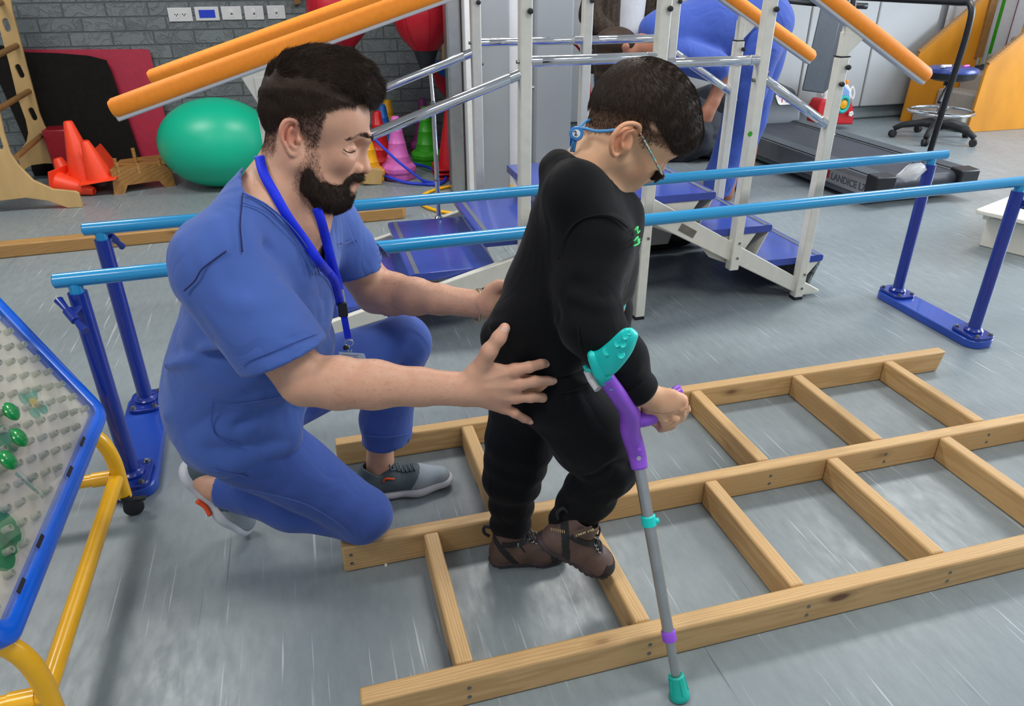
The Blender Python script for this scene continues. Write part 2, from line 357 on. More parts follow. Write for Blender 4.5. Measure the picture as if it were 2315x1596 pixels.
tee((-.59, 1.87, .565), (-.60, 1.835, .560), (.25, -.30, -.25))
tee((-.615, 2.33, .575), (-.600, 2.36, .585), (.1, .3, -.35))
tee((2.43, 1.975, .545), (2.47, 1.945, .535), (.4, -.3, -.3))

# ------------------------------------------------------------------ stair trainer
st = thing('stair_trainer', (1.1, 2.9, 0), 'double training staircase with cream frame, blue treads, chrome and orange handrails', 'training stairs')
YN, YF = 2.545, 3.285; SQ = .042
nodes = [-.115, .75, 1.25, 1.665, 2.01]
def sq_post(x, y, z0, z1, name='post', w=SQ): return MB().box((x-w/2, y-w/2, z0), (x+w/2, y+w/2, z1)).build(name, M['cream'], st, bevel=.005, seg=3)
tops = {-.115: .905, .75: 1.32, 1.25: 1.32, 1.665: 1.26, 2.01: 1.0}
orl = lambda x: 1.214+.305*(x-.39); orr = lambda x: 1.204-.545*(x-1.897)
for y in (YN, YF):
    s = -1 if y == YN else 1
    for i, x in enumerate(nodes):
        p = sq_post(x, y, .175 if x == 1.665 else .012 if x != 1.665 else 0, tops[x])
        if x != 1.665: MB().box((x-.02, y-.02, 0), (x+.02, y+.02, .012)).build('foot_cap', M['black'], p)
        for dz in (.055, .12):
            if x > 1: MB().tube([(x+.006, y-.021, dz+(.175 if x == 1.665 else .0 if x == 2.01 else .3)), (x+.006, y-.026, dz+(.175 if x == 1.665 else .0 if x == 2.01 else .3))], .005, 12).build('bolt', M['steel'], p)
        if x in (-.115, 2.01):
            MB().box((x-.022, y-.022, tops[x]), (x+.022, y+.022, tops[x]+.004)).build('post_cap', M['black'], p)
            top = (orl(x) if x < 0 else orr(x))-.035
            MB().box((x-.016, y-.016, tops[x]-.05), (x+.016, y+.016, top-.02)).build('inner_post', M['cream'], p, bevel=.002)
            sg = 1 if x < 0 else 1
            sl = .305 if x < 0 else -.545
            poly = [(x-.016, y-.012, top-.10), (x+.016, y-.012, top-.10)]
            w = .05 if x < 0 else .075
            if x < 0: poly += [(x+.03, y-.012, top+.03*sl), (x-.055, y-.012, top-.055*sl)]
            else: poly += [(x+w, y-.012, top+w*sl), (x-.012, y-.012, top-.012*sl)]
            MB().prism(poly, (0, .024, 0)).build('grip_bracket', M['cream'], p, bevel=.002)
        else:
            MB().lathe([(.0, 0), (.006, 0), (.009, .006), (.010, .012), (.008, .019), (.0, .021)], (x+.008, y-.021, 1.17 if x > 1.5 else 1.178), (0, -1, 0), 16).build('knob', M['black'], p)
        if x == 2.01:
            for kz, kx in ((.965, .012), (.905, -.002)): MB().lathe([(.0, 0), (.006, 0), (.009, .006), (.010, .012), (.008, .019), (.0, .021)], (x+kx, y-.021, kz), (0, -1, 0), 16).build('knob', M['black'], p)
        if x == -.115: MB().lathe([(.0, 0), (.006, 0), (.009, .006), (.010, .012), (.008, .019), (.0, .021)], (x-.004, y-.021, .872), (0, -1, 0), 16).build('knob', M['black'], p)
    # chrome rails between the posts
    for (xa, za, xb, zb) in ((-.115, .705, .75, .982), (.75, 1.022, 1.25, 1.022), (1.25, 1.0, 1.665, 1.0), (1.665, .93, 2.01, .755)):
        if s == 1 and xa == 1.25: za = zb = 1.02
        if s == 1 and xa == 1.665: za, zb = .955, .78
        dy = -.004 if s == -1 else 0
        a = np.array([xa+SQ/2, y+dy, za]); b = np.array([xb-SQ/2, y+dy, zb]); d = (b-a)/np.linalg.norm(b-a)
        r_ = MB().tube([a-d*.003, a, b, b+d*.003], [.015, .0175, .0175, .015], 24).build('chrome_rail', M['chrome'], st)
        for e, q in ((a, 1), (b, -1)): MB().tube([e+d*q*.0, e+d*q*.035], .0185, 24).build('rail_sleeve', M['chrome'], r_)
        for e, q in ((a, -1), (b, 1)): MB().tube([e+d*q*.004+np.array((q*.02, 0, -.045 if q > 0 else .0)), e+np.array((q*.052, 0, -.045 if q > 0 else 0))], .007, 6).build('rail_bolt', M['steel'], r_)
    # foam handrails on grey backing strips
    for f_, (x0, x1) in ((orl, (-.555, .62)), (orr, (1.40, 2.425))):
        a = np.array([x0, y, f_(x0)]); b = np.array([x1, y, f_(x1)]); d = (b-a)/np.linalg.norm(b-a); nrm = np.array([-d[2], 0, d[0]])
        g = MB().tube([a, a+d*.012]+[a+(b-a)*k/10 for k in range(1, 10)]+[b-d*.012, b], [.024, .030]+[.031]*9+[.030, .024], 28).build('foam_handrail', M['orange'], st)
        MB().bar(a-nrm*.024+d*.002, b-nrm*.024-d*.002, .034, .026, nrm).build('backing_strip', M['whitebar'], g, bevel=.004)
# treads: (nosing x, rear x, top z, direction)
ty0, ty1 = YN+.03, YF-.045
def tread(xn, xr, z, sgn):
    w = .032; pts = [(xn, z-.006), (xn-sgn*.004, z-.002), (xn-sgn*.012, z), (xr, z), (xr, z-w), (xn-sgn*.008, z-w), (xn, z-w+.008)]
    t_ = MB().prism([(px, ty0, pz) for px, pz in pts], (0, ty1-ty0, 0)).build('tread', M['tread'], st, bevel=.002)
    xa, xb = sorted((xn-sgn*.022, xn-sgn*.040))
    MB().box((xa, ty0, z), (xb, ty1, z+.0015)).build('nosing_strip', M['nosing'], t_)
    return t_
for xn, xr, z in ((1.565, .87, .507), (1.852, 1.50, .345), (2.138, 1.79, .183)): tread(xn, xr, z, 1)
for xn, xr, z in ((.60, .93, .395), (.31, .65, .285), (.03, .36, .18), (-.26, .08, .085)): tread(xn, xr, z, -1)
# risers with side gussets
def riser(xa, za, xb, zb, m='cream'):
    MB().bar((xa, (ty0+ty1)/2, za), (xb, (ty0+ty1)/2, zb), ty1-ty0-.01, .004, (1, 0, 0)).build('riser', M[m], st)
for xn, z in ((1.565, .507), (1.852, .345)):
    riser(xn-.012, z-.034, xn-.085, z-.195)
    for yy in (ty0+.006, ty1-.01): MB().prism([(xn-.36, yy, z-.034), (xn-.07, yy, z-.034), (xn-.16, yy, z-.17), (xn-.28, yy, z-.12)], (0, .003, 0)).build('gusset', M['cream'], st)
for xn, z in ((.60, .395), (.31, .285), (.03, .18)): riser(xn+.012, z-.033, xn+.05, z-.11)
riser(.885, .47, .93, .395)
for xa, xb, za, zb in ((1.27, 1.50, .475, .20), (1.50, 1.79, .313, .06)): MB().prism([(xa, ty1-.03, za), (xb, ty1-.03, za), (xb-.08, ty1-.03, zb), (xa, ty1-.03, zb)], (0, .004, 0)).build('side_panel', M['cream'], st)
pan = MB().bar((2.126, (ty0+ty1)/2, .148), (2.075, (ty0+ty1)/2, .004), ty1-ty0-.01, .012, (1, 0, 0)).build('riser_panel', M['brick'], st, label='silver foam-brick riser panel')
MB().prism([(2.12, ty0+.004, .15), (2.04, ty0+.004, .15), (2.04, ty0+.004, .05)], (0, .003, 0)).build('gusset', M['cream'], st)
# stringers
def strip_(pts, y, t=.03, name='stringer'): return MB().prism([(x, y-t/2, z) for x, z in pts], (0, t, 0)).build(name, M['cream'], st, bevel=.004)
for y in (YN+.012, YF-.012):
    strip_([(1.262, .515), (1.262, .415), (1.955, .052), (2.03, .012), (2.125, .012), (2.125, .028)], y)
    strip_([(1.238, .452), (.75, .330), (.43, .248), (-.44, .03), (-.40, .006), (.46, .180), (1.238, .375)], y)
MB().box((1.75, YN-.02, .30), (1.86, YN-.018, .33))
lb = MB().box((0, 0, 0), (0, 0, 0))
a, b = np.array([1.40, YN-.0045, .385]), np.array([1.47, YN-.0045, .345])
MB().bar(a, b, .001, .032, (0, 0, 1)).build('rating_label', M['steel'], st, label='small grey printed rating label')
MB().bar((1.88, YN+.045, .125), (1.97, YN+.045, .078), .02, .02, (0, 0, 1)).build('warning_label', M['hoopyel'], st, label='yellow sticker behind the lower stringer')
MB().bar((1.2, YN-.01, .46), (1.2, YF+.01, .46), .05, .05, (0, 0, 1)).build('cross_member', M['cream'], st)
cp = MB().tube([(.545, 3.235, .288), (.545, 3.235, .80)], .0105, 18).tube([(.545, 3.235, .80), (.545, 3.262, .905)], .0085, 18).build('support_pole', M['chrome'], st)
MB().lathe([(.02, 0), (.02, .004), (.012, .012)], (.545, 3.235, .286), (0, 0, 1), 24).build('pole_flange', M['chrome'], cp)
for z in (.76, .46): MB().tube([(.545, 3.235, z), (.545, 3.235, z+.035 if z > .5 else z+.006)], .0145 if z > .5 else .0125, 18).build('pole_collar', M['steel'], cp)
MB().lathe([(.010, 0), (.010, .0006), (0, .0006)], (*G(905, 531, .286)[:2], .2855), (0, 0, 1), 20).build('sticker', M['pink'], st, label='tiny round pink sticker')
MB().lathe([(.010, 0), (.010, .0006), (0, .0006)], tuple(np.array([PY(1696, 300, YN-.0215)[0], YN-.0215, PY(1696, 300, YN)[2]])), (0, -1, 0), 20).build('sticker', M['green'], st, label='tiny round green sticker')

# ------------------------------------------------------------------ wooden climbing ladder at the far left
cl = thing('climbing_ladder', (-1.75, 5.4, 0), 'plywood climbing ladder with round rungs and slotted sides by the brick wall', 'climbing ladder')
def sheet(px, Y, th, name, holes=()):
    pts = [PY(x, y, Y) for x, y in px]
    me = bpy.data.meshes.new('c'); cu = bpy.data.curves.new('c', 'CURVE'); cu.dimensions = '2D'; cu.fill_mode = 'BOTH'; cu.extrude = th/2; cu.bevel_depth = .003
    def sp(P):
        s_ = cu.splines.new('POLY'); s_.points.add(len(P)-1); s_.use_cyclic_u = True
        for i, p in enumerate(P): s_.points[i].co = (p[0], p[2], 0, 1)
    sp(pts)
    for h in holes: sp([PY(x, y, Y) for x, y in h])
    ob = bpy.data.objects.new('c', cu); coll(ob); bpy.context.view_layer.update()
    m0 = bpy.data.meshes.new_from_object(ob.evaluated_get(bpy.context.evaluated_depsgraph_get()))
    V = [(v.co.x, Y-v.co.z, v.co.y) for v in m0.vertices]; F = [list(p.vertices) for p in m0.polygons]
    bpy.data.objects.remove(ob); bpy.data.curves.remove(cu); bpy.data.meshes.remove(m0); return V, F
def slot(x0, y0, x1, y1, w):
    a = np.array([x0, y0], float); b = np.array([x1, y1], float); d = b-a; L = np.linalg.norm(d); d /= L; n = np.array([-d[1], d[0]]); out = []
    for c, s in ((b, 1), (a, -1)):
        for k in range(9):
            t = math.pi*k/8; out.append(tuple(c+n*w*math.cos(t)*s+d*w*math.sin(t)*s))
    return out
V_, F_ = sheet([(-30, -60), (15, -60), (28, 25), (45, 90), (60, 150), (75, 205), (88, 255), (100, 285), (116, 306), (128, 340), (131, 368), (100, 368), (72, 372), (52, 384), (40, 350), (62, 320), (66, 300), (60, 270), (40, 215), (22, 140), (8, 90), (-10, 20)], 5.75, .02, 'x',
    [slot(13, 48, 19, 65, 8), slot(41, 151, 50, 170, 7.5), slot(71, 249, 79, 266, 7.5)])
mesh_obj('side_panel', V_, F_, M['ply'], cl)
V_, F_ = sheet([(-70, 200), (-30, 180), (0, 262), (8, 300), (22, 345), (40, 372), (75, 408), (120, 428), (172, 433), (178, 437), (187, 466), (155, 468), (110, 452), (60, 445), (0, 452), (-60, 470), (-90, 470)], 4.99, .02, 'x', [slot(-4, 310, 3, 332, 7)])
mesh_obj('side_panel', V_, F_, M['ply'], cl)
for a, b in (((38, 103), (-40, 142)), ((66, 206), (-30, 262)), ((94, 306), (36, 356)), ((3, 5), (-40, 20))):
    p0, p1 = PY(*a, 5.74), PY(*b, 5.0); p1 = PY(*b, 5.0)
    MB().tube([p0, p1], .017, 16).build('rung', M['dowel'], cl)

# ------------------------------------------------------------------ mats, block, box, cones, ball
def lean(px, yb, yt, th, zt=.85):     # a sheet leaning back: its plane passes through yb on the floor and yt at height zt
    s = (yt-yb)/zt; n = np.array([0, 1, -s]); n /= np.linalg.norm(n); o = np.array([0, yb, 0]); out = []
    for x, y in px:
        d = ray(x, y); out.append(EYE+d*(((o-EYE)@n)/(d@n)))
    return MB().prism(out, n*th)
bk = lean([(-40, 100), (20, 104), (58, 118), (130, 120), (200, 126), (240, 136), (252, 165), (318, 356), (322, 384), (318, 393), (78, 398), (72, 385), (62, 330)], 5.92, 6.0, .012)
tag(bk.build('exercise_mat', M['matblack']), 'large black foam mat leaning on the brick wall behind the ladder', 'mat')
mg = lean([(50, 112), (330, 111), (338, 114), (341, 125), (372, 258), (380, 376), (340, 384), (240, 386)], 5.98, 6.07, .012)
tag(mg.build('exercise_mat', M['magenta']), 'magenta foam mat leaning on the wall behind the black mat', 'mat')
c0, c1, c2 = G(111, 398, 0), G(133, 420, 0), G(166, 412, 0)
rb0 = np.array([-1.72, 5.50, 0])
rbx = MB(); a0, a1 = PY(104, 322, 5.50), PY(152, 315, 5.50); q0, q1 = G(133, 419, 0), G(172, 412, 0)
q0 = np.array([*q0[:2], 0.]); q1 = np.array([*q1[:2], 0.]); up_ = np.array([-.02, .03, .36]); dx_ = np.array([.17, 0, 0]); dy_ = np.array([-.0, .17, 0])
rbx.hexa([q0, q0+dx_, q0+dx_+dy_, q0+dy_, q0+up_, q0+dx_+up_, q0+dx_+dy_+up_, q0+dy_+up_])
tag(rbx.build('foam_block', M['redblk'], bevel=.01, seg=3), 'upright dark red vinyl block beside the climbing ladder', 'foam block')
sb = thing('stepping_box', (-1.1, 5.4, 0), 'rough board box with round wooden pegs between orange cones and green ball', 'wooden box')
f0 = G(258, 441, 0); f1 = G(398, 420, 0); bx0, bx1, by = f0[0], f1[0], f0[1]
P_ = lambda x, z: (bx0+(bx1-bx0)*x, by+(f1[1]-f0[1])*x, z)
MB().prism([P_(0, 0), P_(.17, 0), P_(.24, .05), P_(.24+.50, .05), P_(.82, 0), P_(1, 0), P_(.98, .10), P_(.88, .15), P_(.05, .15)], (0, .03, 0)).build('front_board', M['osb'], sb)
MB().prism([P_(.03, .15), P_(.93, .15), (bx1-.03, by+.42, .15), (bx0+.02, by+.30, .15)], (0, 0, .012)).build('top_board', M['osb'], sb)
MB().prism([(bx0+.005, by+.03, 0), (bx0+.005, by+.3, 0), (bx0+.005, by+.3, .15), (bx0+.005, by+.03, .15)], (.02, 0, 0)).build('side_board', M['osb'], sb)
for k, (x, y, hh) in enumerate(((270, 395, .07), (264, 380, .06), (315, 392, .06), (308, 370, .10), (362, 375, .05))):
    g = G(x, y, .16); MB().tube([(g[0], g[1], .162), (g[0], g[1], .162+hh)], .012, 12).build('peg', M['osb'], sb)
gb = thing('gym_ball', (-.58, 5.28, 0), 'large glossy green egg-shaped exercise ball on the floor', 'exercise ball')
prof = [(.37*math.sin(math.pi*k/32), -.37*math.cos(math.pi*k/32)) for k in range(33)]
mb = MB().lathe(prof, (0, 0, 0), (1, 0, 0), 48); mb.v = [(-.565+x, 5.28+y*.80, .285+z*.285/.37) for x, y, z in mb.v]
mb.build('ball_skin', M['ball'], gb, smooth=180)
MB().lathe([(.012, 0), (.012, .002), (0, .003)], (-.935, 5.28, .285), (-1, 0, 0), 16).build('valve', M['ball'], gb)
def small_cone(base, axis, L, r0, r1, name='marker_cone'):
    t = thing(name, base, '', 'cone')
    ax = np.array(axis, float); ax /= np.linalg.norm(ax); u, v, _ = frame_of(ax)
    MB().lathe([(r0, 0), (r1, L), (r1*.8, L+.006), (r1*.78, L-.02), (r0*.94, 0)], base, ax, 28).build('cone_body', M['cone'], t)
    b = np.array(base, float); h = r0*1.35
    MB().prism([b+u*h+v*h, b-u*h+v*h, b-u*h-v*h, b+u*h-v*h], -ax*.006).build('cone_base', M['cone'], t, bevel=.002); return t
g1 = PY(193, 395, 5.42); g2 = PY(226, 398, 5.30)
tag(small_cone(tuple(g1), (-.05, .0, 1), .34, .10, .028), 'tallest orange marker cone, standing behind the second cone on the box')
tag(small_cone(tuple(g2), (-.12, -.12, 1), .23, .085, .026), 'orange marker cone tipped slightly forward on the wooden box edge')
g3 = G(172, 430, .0); tag(small_cone((g3[0]-.02, g3[1]+.02, .01), (-.22, .05, 1), .20, .085, .03), 'orange marker cone on the floor with a pale round spot')
spot = MB().lathe([(.0, 0), (.02, 0), (.02, .003), (0, .003)], tuple(PY(169, 398, g3[1]-.055)), (.1, -1, .3), 16)
spot.build('pale_spot', M['white'], [o for o in scene.objects if o.name.startswith('marker_cone')][-1])
g4 = G(150, 440, .0); tag(small_cone((g4[0]-.02, g4[1], .075), (1, -.35, -.23), .22, .075, .026), 'orange marker cone lying on its side behind the ladder foot')
g5 = PY(240, 352, 5.6); tag(small_cone(tuple(g5+np.array([.0, 0, -.02])), (-.9, 0, -.45), .16, .07, .025), 'orange marker cone lying tipped back against the black mat')

# ------------------------------------------------------------------ tall plastic cones
def big_cone(x, y, col, label, s=1.):
    t = thing('plastic_cone', (x, y, 0), label, 'cone', None)
    MB().lathe([(.125*s, 0), (.13*s, .01), (.13*s, .05*s), (.14*s, .06*s), (.14*s, .095*s), (.105*s, .125*s)], (x, y, 0), (0, 0, 1), flat=8).build('cone_base', M[col], t, bevel=.006, smooth=30)
    MB().lathe([(.10*s, .12*s), (.085*s, .17*s), (.086*s, .175*s), (.080*s, .18*s), (.066*s, .27*s), (.067*s, .276*s), (.062*s, .28*s), (.048*s, .36*s), (.049*s, .366*s), (.044*s, .37*s), (.034*s, .455*s), (.026*s, .47*s), (0, .472*s)], (x, y, 0), (0, 0, 1), 32).build('cone_body', M[col], t, smooth=60)
    return t
for px, py, Y, c_, lb in ((893, 262, 5.15, 'pink', 'bright pink octagonal-base cone, front of the cone cluster'), (828, 318, 5.12, 'yellow', 'yellow octagonal-base cone beside the pink cone, at the front'),
    (851, 250, 5.42, 'red', 'red octagonal-base cone between the yellow and pink cones'), (960, 240, 5.50, 'green', 'green octagonal-base cone behind the chrome pole'), (863, 236, 5.70, 'blue', 'blue cone standing behind the red cone'),
    (875, 225, 5.94, 'yellow', 'yellow cone at the back beside the blue cone, against the wall'), (954, 221, 5.88, 'purple', 'dull purple cone at the back behind the green cone')):
    q = PY(px, py, Y); big_cone(q[0], Y, c_, lb, max(.8, min(1.25, q[2]/.472)))
for k in range(3):
    x, y = .97, 5.12; z = .03*k
    t = thing('stacked_cone', (x, y, z), ['red square-base cone, lowest of the stack beside the column', 'red square-base cone in the middle of the stack', 'red square-base cone on top of the stack beside the column'][k], 'cone', 'stacked red cones')
    MB().prism([(x+px, y+py, z+.003) for px, py in rrect(.25, .25, .03)], (0, 0, .012)).build('cone_base', M['red'], t, bevel=.003)
    MB().lathe([(.088, .012), (.080, .10), (.026, .40), (.018, .40), (.070, .05)], (x, y, z), (0, 0, 1), 32).build('cone_body', M['red'], t)
    if k == 2:
        for h, w in ((.12, 4), (.2, 3), (.28, 2)):
            for a in (200, 250, 300): r_ = .080-.054*(h-.10)/.30; MB().lathe([(0, 0), (.008, 0), (.008, .002), (0, .003)], (x+r_*math.cos(math.radians(a)), y+r_*math.sin(math.radians(a)), h+z), (math.cos(math.radians(a)), math.sin(math.radians(a)), .2), 10).build('boss', M['red'], t)
wp = [PY(820, 422, 5.0), PY(838, 424, 5.0), PY(864, 424, 5.0), PY(866, 392, 5.0), PY(845, 388, 5.0), PY(812, 395, 5.0)]
wz = min(p[2] for p in wp); wp = [p-np.array([0, 0, wz]) for p in wp]
tag(MB().prism(wp, (0, .12, 0)).build('wooden_wedge', M['ply'], bevel=.004), 'pale wooden wedge on the floor in front of the yellow cone', 'wooden wedge')
def hoop(name, c, rx, ry, r, mat, label, a0=0, a1=360, tilt=0, zz=None):
    pts = []
    for k in range(61):
        a = math.radians(a0+(a1-a0)*k/60); pts.append((c[0]+rx*math.cos(a), c[1]+ry*math.sin(a), c[2]+tilt*(math.sin(a)+1)/2))
    return tag(MB().tube(pts[:-1] if a1-a0 == 360 else pts, r, 12, closed=a1-a0 == 360).build(name, mat, smooth=180), label, 'hoop')
hc = G(1000, 462, .01); hoop('hula_hoop', (1.00, 4.46, .012), .36, .34, .010, M['hoopyel'], 'yellow hoop on the floor behind the training stairs', 0, 360)
hp = [G(*p, z) for p, z in (((842, 312), .28), ((870, 345), .20), ((905, 374), .12), ((952, 407), .012))]
pts = spline([G(955, 408, .012), G(985, 414, .012), G(1006, 408, .014), G(1005, 395, .02), G(985, 385, .03), G(945, 372, .03), G(900, 368, .03), G(850, 372, .04), G(820, 378, .05), G(830, 385, .05), G(870, 398, .035), G(915, 412, .014), G(955, 416, .012), G(990, 416, .014), G(1008, 406, .016)], 10)
tag(MB().tube(pts, .010, 12).build('hula_hoop', M['hoopblue'], smooth=180), 'blue hoop lying loosely around the pink cone', 'hoop')
tag(MB().tube(spline([PY(835, 305, 4.95), PY(850, 318, 4.93), PY(900, 365, 4.88), PY(955, 408, 4.85)], 8), .0085, 12).build('plastic_stick', M['hoopblue'], smooth=180), 'thin blue stick leaning down past the pink cone', 'stick')

# ------------------------------------------------------------------ punch balls and things on the back wall
def punch(px, py, Y, r, label):
    c = PY(px, py, Y); t = thing('punch_ball', tuple(c), label, 'punch ball')
    pr = [(0, 1.02*r), (.35*r, .98*r), (.7*r, .76*r), (.92*r, .42*r), (1.0*r, .05*r), (.97*r, -.25*r), (.86*r, -.55*r), (.70*r, -.80*r), (.50*r, -1.02*r), (.40*r, -1.12*r)]
    mb = MB(); pr2 = [tuple(p) for p in spline([(a, b, 0) for a, b in pr], 4)]; mb.lathe([(abs(p[0]), p[1]) for p in pr2][::-1], c, (0, 0, 1), 40)
    mb.build('ball_cover', M['punch'], t, smooth=180)
    for k in range(8):
        a = math.pi*2*k/8; MB().tube([c+np.array([p[0]*1.003*math.cos(a), p[0]*1.003*math.sin(a), p[1]*1.003]) for p in pr2 if p[1] < .99*r], .0016, 6).build('seam', M['redblk'], t, smooth=180)
    MB().lathe([(.405*r, -1.10*r), (.40*r, -1.13*r), (.24*r, -1.6*r), (.2*r, -1.75*r), (0, -1.76*r)][::-1], c, (0, 0, 1), 28).build('ball_neck', M['denim'], t)
    MB().tube([c+np.array([0, 0, r]), c+np.array([0, 0, 2.9-c[2]-.002])], .01, 8).build('hanging_strap', M['black'], t)
punch(958, 28, 5.25, .205, 'red punch ball hanging beside the column'); punch(766, 18, 5.35, .205, 'red punch ball hanging behind the kneeling man')
def wall_board(px, Y, th, mat, name, label, cat):
    p = [PY(x, y, Y) for x, y in px]; tag(MB().prism(p, (0, th, 0)).build(name, mat, bevel=.003), label, cat)
wall_board([(697, -60), (640+60, 90), (712, 110), (775, 112), (775, -60)], 6.06, .03, M['ply'], 'wall_board', 'pale wooden board fixed on the brick wall behind the left punch ball', 'wooden board')
wall_board([(663, -60), (664, 12), (680, 8), (680, -60)], 6.06, .03, M['dowel'], 'wall_batten', 'narrow brown batten on the brick wall above the switches', 'wooden batten')
wall_board([(1000, -60), (1000, 180), (1035, 240), (1035, -60)], 6.06, .03, M['ply'], 'wall_board', 'pale wooden board on the wall behind the right punch ball', 'wooden board')
wall_board([(975, 140), (1000, 138), (1017, 155), (1034, 180), (1034, 205), (1010, 190), (985, 165)], 5.50, .08, M['blue'], 'foam_wedge', 'bright blue curved pad hanging beside the column', 'pad')
wall_board([(978, 155), (1000, 172), (1034, 190), (1034, 232), (1010, 222), (988, 195)], 5.46, .05, M['redblk'], 'foam_pad', 'dark maroon curved pad below the blue one', 'pad')
wall_board([(876, 22), (905, 18), (905, 42), (882, 42)], 6.065, .03, M['denim'], 'dark_pad', 'small dark blue pad on the wall left of the punch ball', 'pad')
# electrical plates
def plate(x0, x1, y0, y1, label, cat, face):
    Y = 6.10; a = PY(x0, y1, Y); b = PY(x1, y0, Y); z0 = PY((x0+x1)/2, y1, Y)[2]; z1 = PY((x0+x1)/2, y0, Y)[2]; X0, X1 = PY(x0, y0, Y)[0], PY(x1, y0, Y)[0]
    t = thing('wall_plate', ((X0+X1)/2, Y, z0), label, cat)
    MB().box((X0, Y-.012, z0), (X1, Y, z1)).build('cover', M['white'], t, bevel=.005, seg=3)
    xm, zm, w, h = (X0+X1)/2, (z0+z1)/2, X1-X0, z1-z0
    if face == 'socket':
        for s in (-1, 1):
            MB().lathe([(0, 0), (h*.24, 0), (h*.24, .003), (h*.2, .003), (h*.2, .001), (0, .001)], (xm+s*w*.16, Y-.012, zm), (0, -1, 0), 24).build('outlet', M['toywhite'], t)
            for dx, dz in ((-.05, .03), (.05, .03), (0, -.08)): MB().lathe([(0, 0), (.004, 0), (.004, .0035), (0, .0035)], (xm+s*w*.16+dx*w, Y-.0125, zm+dz*h), (0, -1, 0), 10).build('pin_hole', M['black'], t)
    elif face == 'blue': MB().box((xm-w*.33, Y-.015, zm-h*.28), (xm+w*.33, Y-.011, zm+h*.28)).build('blue_insert', M['hoopblue'], t)
    else:
        s_ = MB().box((xm-w*.1, Y-.015, zm-h*.3), (xm+w*.1, Y-.011, zm+h*.3)).build('rocker', M['toywhite'], t, bevel=.002)
        MB().box((xm-w*.05, Y-.0165, zm-h*.12), (xm+w*.05, Y-.0145, zm+h*.02)).build('indicator', M['nosing'], t)
plate(377, 432, 17, 49, 'white wall plate with two round sockets on the brick wall', 'socket', 'socket'); plate(438, 493, 15, 47, 'white wall plate with dark blue insert', 'socket', 'blue')
plate(498, 544, 14, 45, 'white single switch next to the blue-insert plate', 'light switch', 'sw'); plate(550, 594, 13, 45, 'white single switch, middle one of the three switches', 'light switch', 'sw')
plate(602, 643, 12, 43, 'white blank-looking switch plate, rightmost, partly behind the orange rail', 'light switch', 'sw')

# ------------------------------------------------------------------ balance beam on the floor
bb0, bb1 = np.array([-2.6, 4.075, 0]), np.array([.515, 4.075+.14, 0])
d_ = np.array([3.115, .14, 0]); n_ = np.array([-.045, 1, 0])
tag(MB().hexa([(-2.6, 4.03, 0), (.50, 4.19, 0), (.52, 4.25, 0), (-2.6, 4.13, 0), (-2.6, 4.03, .07), (.50, 4.19, .07), (.52, 4.25, .07), (-2.6, 4.13, .07)]).build('wooden_beam', M['beamwood'], bevel=.008, seg=3),
    'long worn wooden beam lying on the floor behind the parallel bars', 'wooden beam')
# ------------------------------------------------------------------ treadmill
tm = thing('treadmill', (3.66, 4.5, 0), 'large grey treadmill with black belt standing along the padded wall', 'treadmill')
TX0, TX1, TY0, TY1, TZ = 3.24, 3.98, 3.60, 5.35, .2
MB().box((TX0+.13, TY0+.02, .13), (TX1-.13, TY1, .185)).build('belt', M['belt'], tm, bevel=.02, seg=4)
MB().tube([(TX0+.12, TY0+.055, .135), (TX1-.12, TY0+.055, .135)], .052, 28).build('rear_roller', M['belt'], tm)
for s, (xa, xb) in ((0, (TX0, TX0+.13)), (1, (TX1-.13, TX1))):
    MB().prism([(xa, TY0+.03, .19), (xb, TY0+.03, .19), (xb, TY0+.03, .10), (xa, TY0+.03, .06)], (0, TY1-TY0, 0)).build('side_rail', M['treadm'], tm, bevel=.006)
    MB().box((xa+.01, TY0+.06, .191), (xb-.01, TY1, .197)).build('foot_strip', M['dkgrey'], tm, bevel=.002)
    MB().prism([(xa-.005, TY0-.03, .20), (xa-.005, TY0+.07, .205), (xa-.005, TY0+.07, .04), (xa-.005, TY0+.03, .05), (xa-.005, TY0-.03, .12)], (xb-xa+.01, 0, 0)).build('end_cap', M['black'], tm, bevel=.01, seg=3)
    MB().box((xa, TY0+.05, .035), (xb, TY1-.1, .06)).build('under_frame', M['dkgrey'], tm)
    for yy in (TY0+.25, TY1-.15): MB().lathe([(0, 0), (.035, 0), (.035, .03), (0, .03)], ((xa+xb)/2-.015, yy, .035), (1, 0, 0), 20).build('foot_wheel', M['rubber'], tm)
MB().box((TX0+.12, TY0+.06, .04), (TX1-.12, TY1, .12)).build('deck', M['dkgrey'], tm)
# motor hood
hd = [(TX0+.03, 5.33, .15), (TX0+.03, 5.36, .30), (TX0+.03, 5.48, .42), (TX0+.03, 5.75, .45), (TX0+.03, 5.98, .38), (TX0+.03, 6.0, .06), (TX0+.03, 5.33, .06)]
h_ = MB().prism(hd, (TX1-TX0-.06, 0, 0)).build('motor_hood', M['dkgrey'], tm, bevel=.04, seg=4)
ca = np.array([3.66+.16, 5.375, .36]);
lx, ly = np.array([1., 0, 0]), np.array([0, .10, .10])/.1414
cc = np.array([3.80, 5.405, .352])
MB().prism([cc+lx*px+ly*py for px, py in rrect(.15, .10, .02)], np.cross(lx, ly)*.004).build('badge', M['toywhite'], h_, label='white badge with red mark')
text_part('badge_mark', '72', .085, cc-lx*.052-ly*.03+np.cross(lx, ly)*.0045, lx, ly, M['red'], h_)
dc = np.array([TX0-.002, 3.66, .105])
dp = MB().prism([(TX0-.001, TY0+.44, .155), (TX0-.001, TY0+.03, .165), (TX0-.001, TY0+.02, .12), (TX0-.001, TY0+.10, .07), (TX0-.001, TY0+.46, .075)], (-.002, 0, 0)).build('side_decal', M['alu'], tm, label='silver side decal with the maker name')
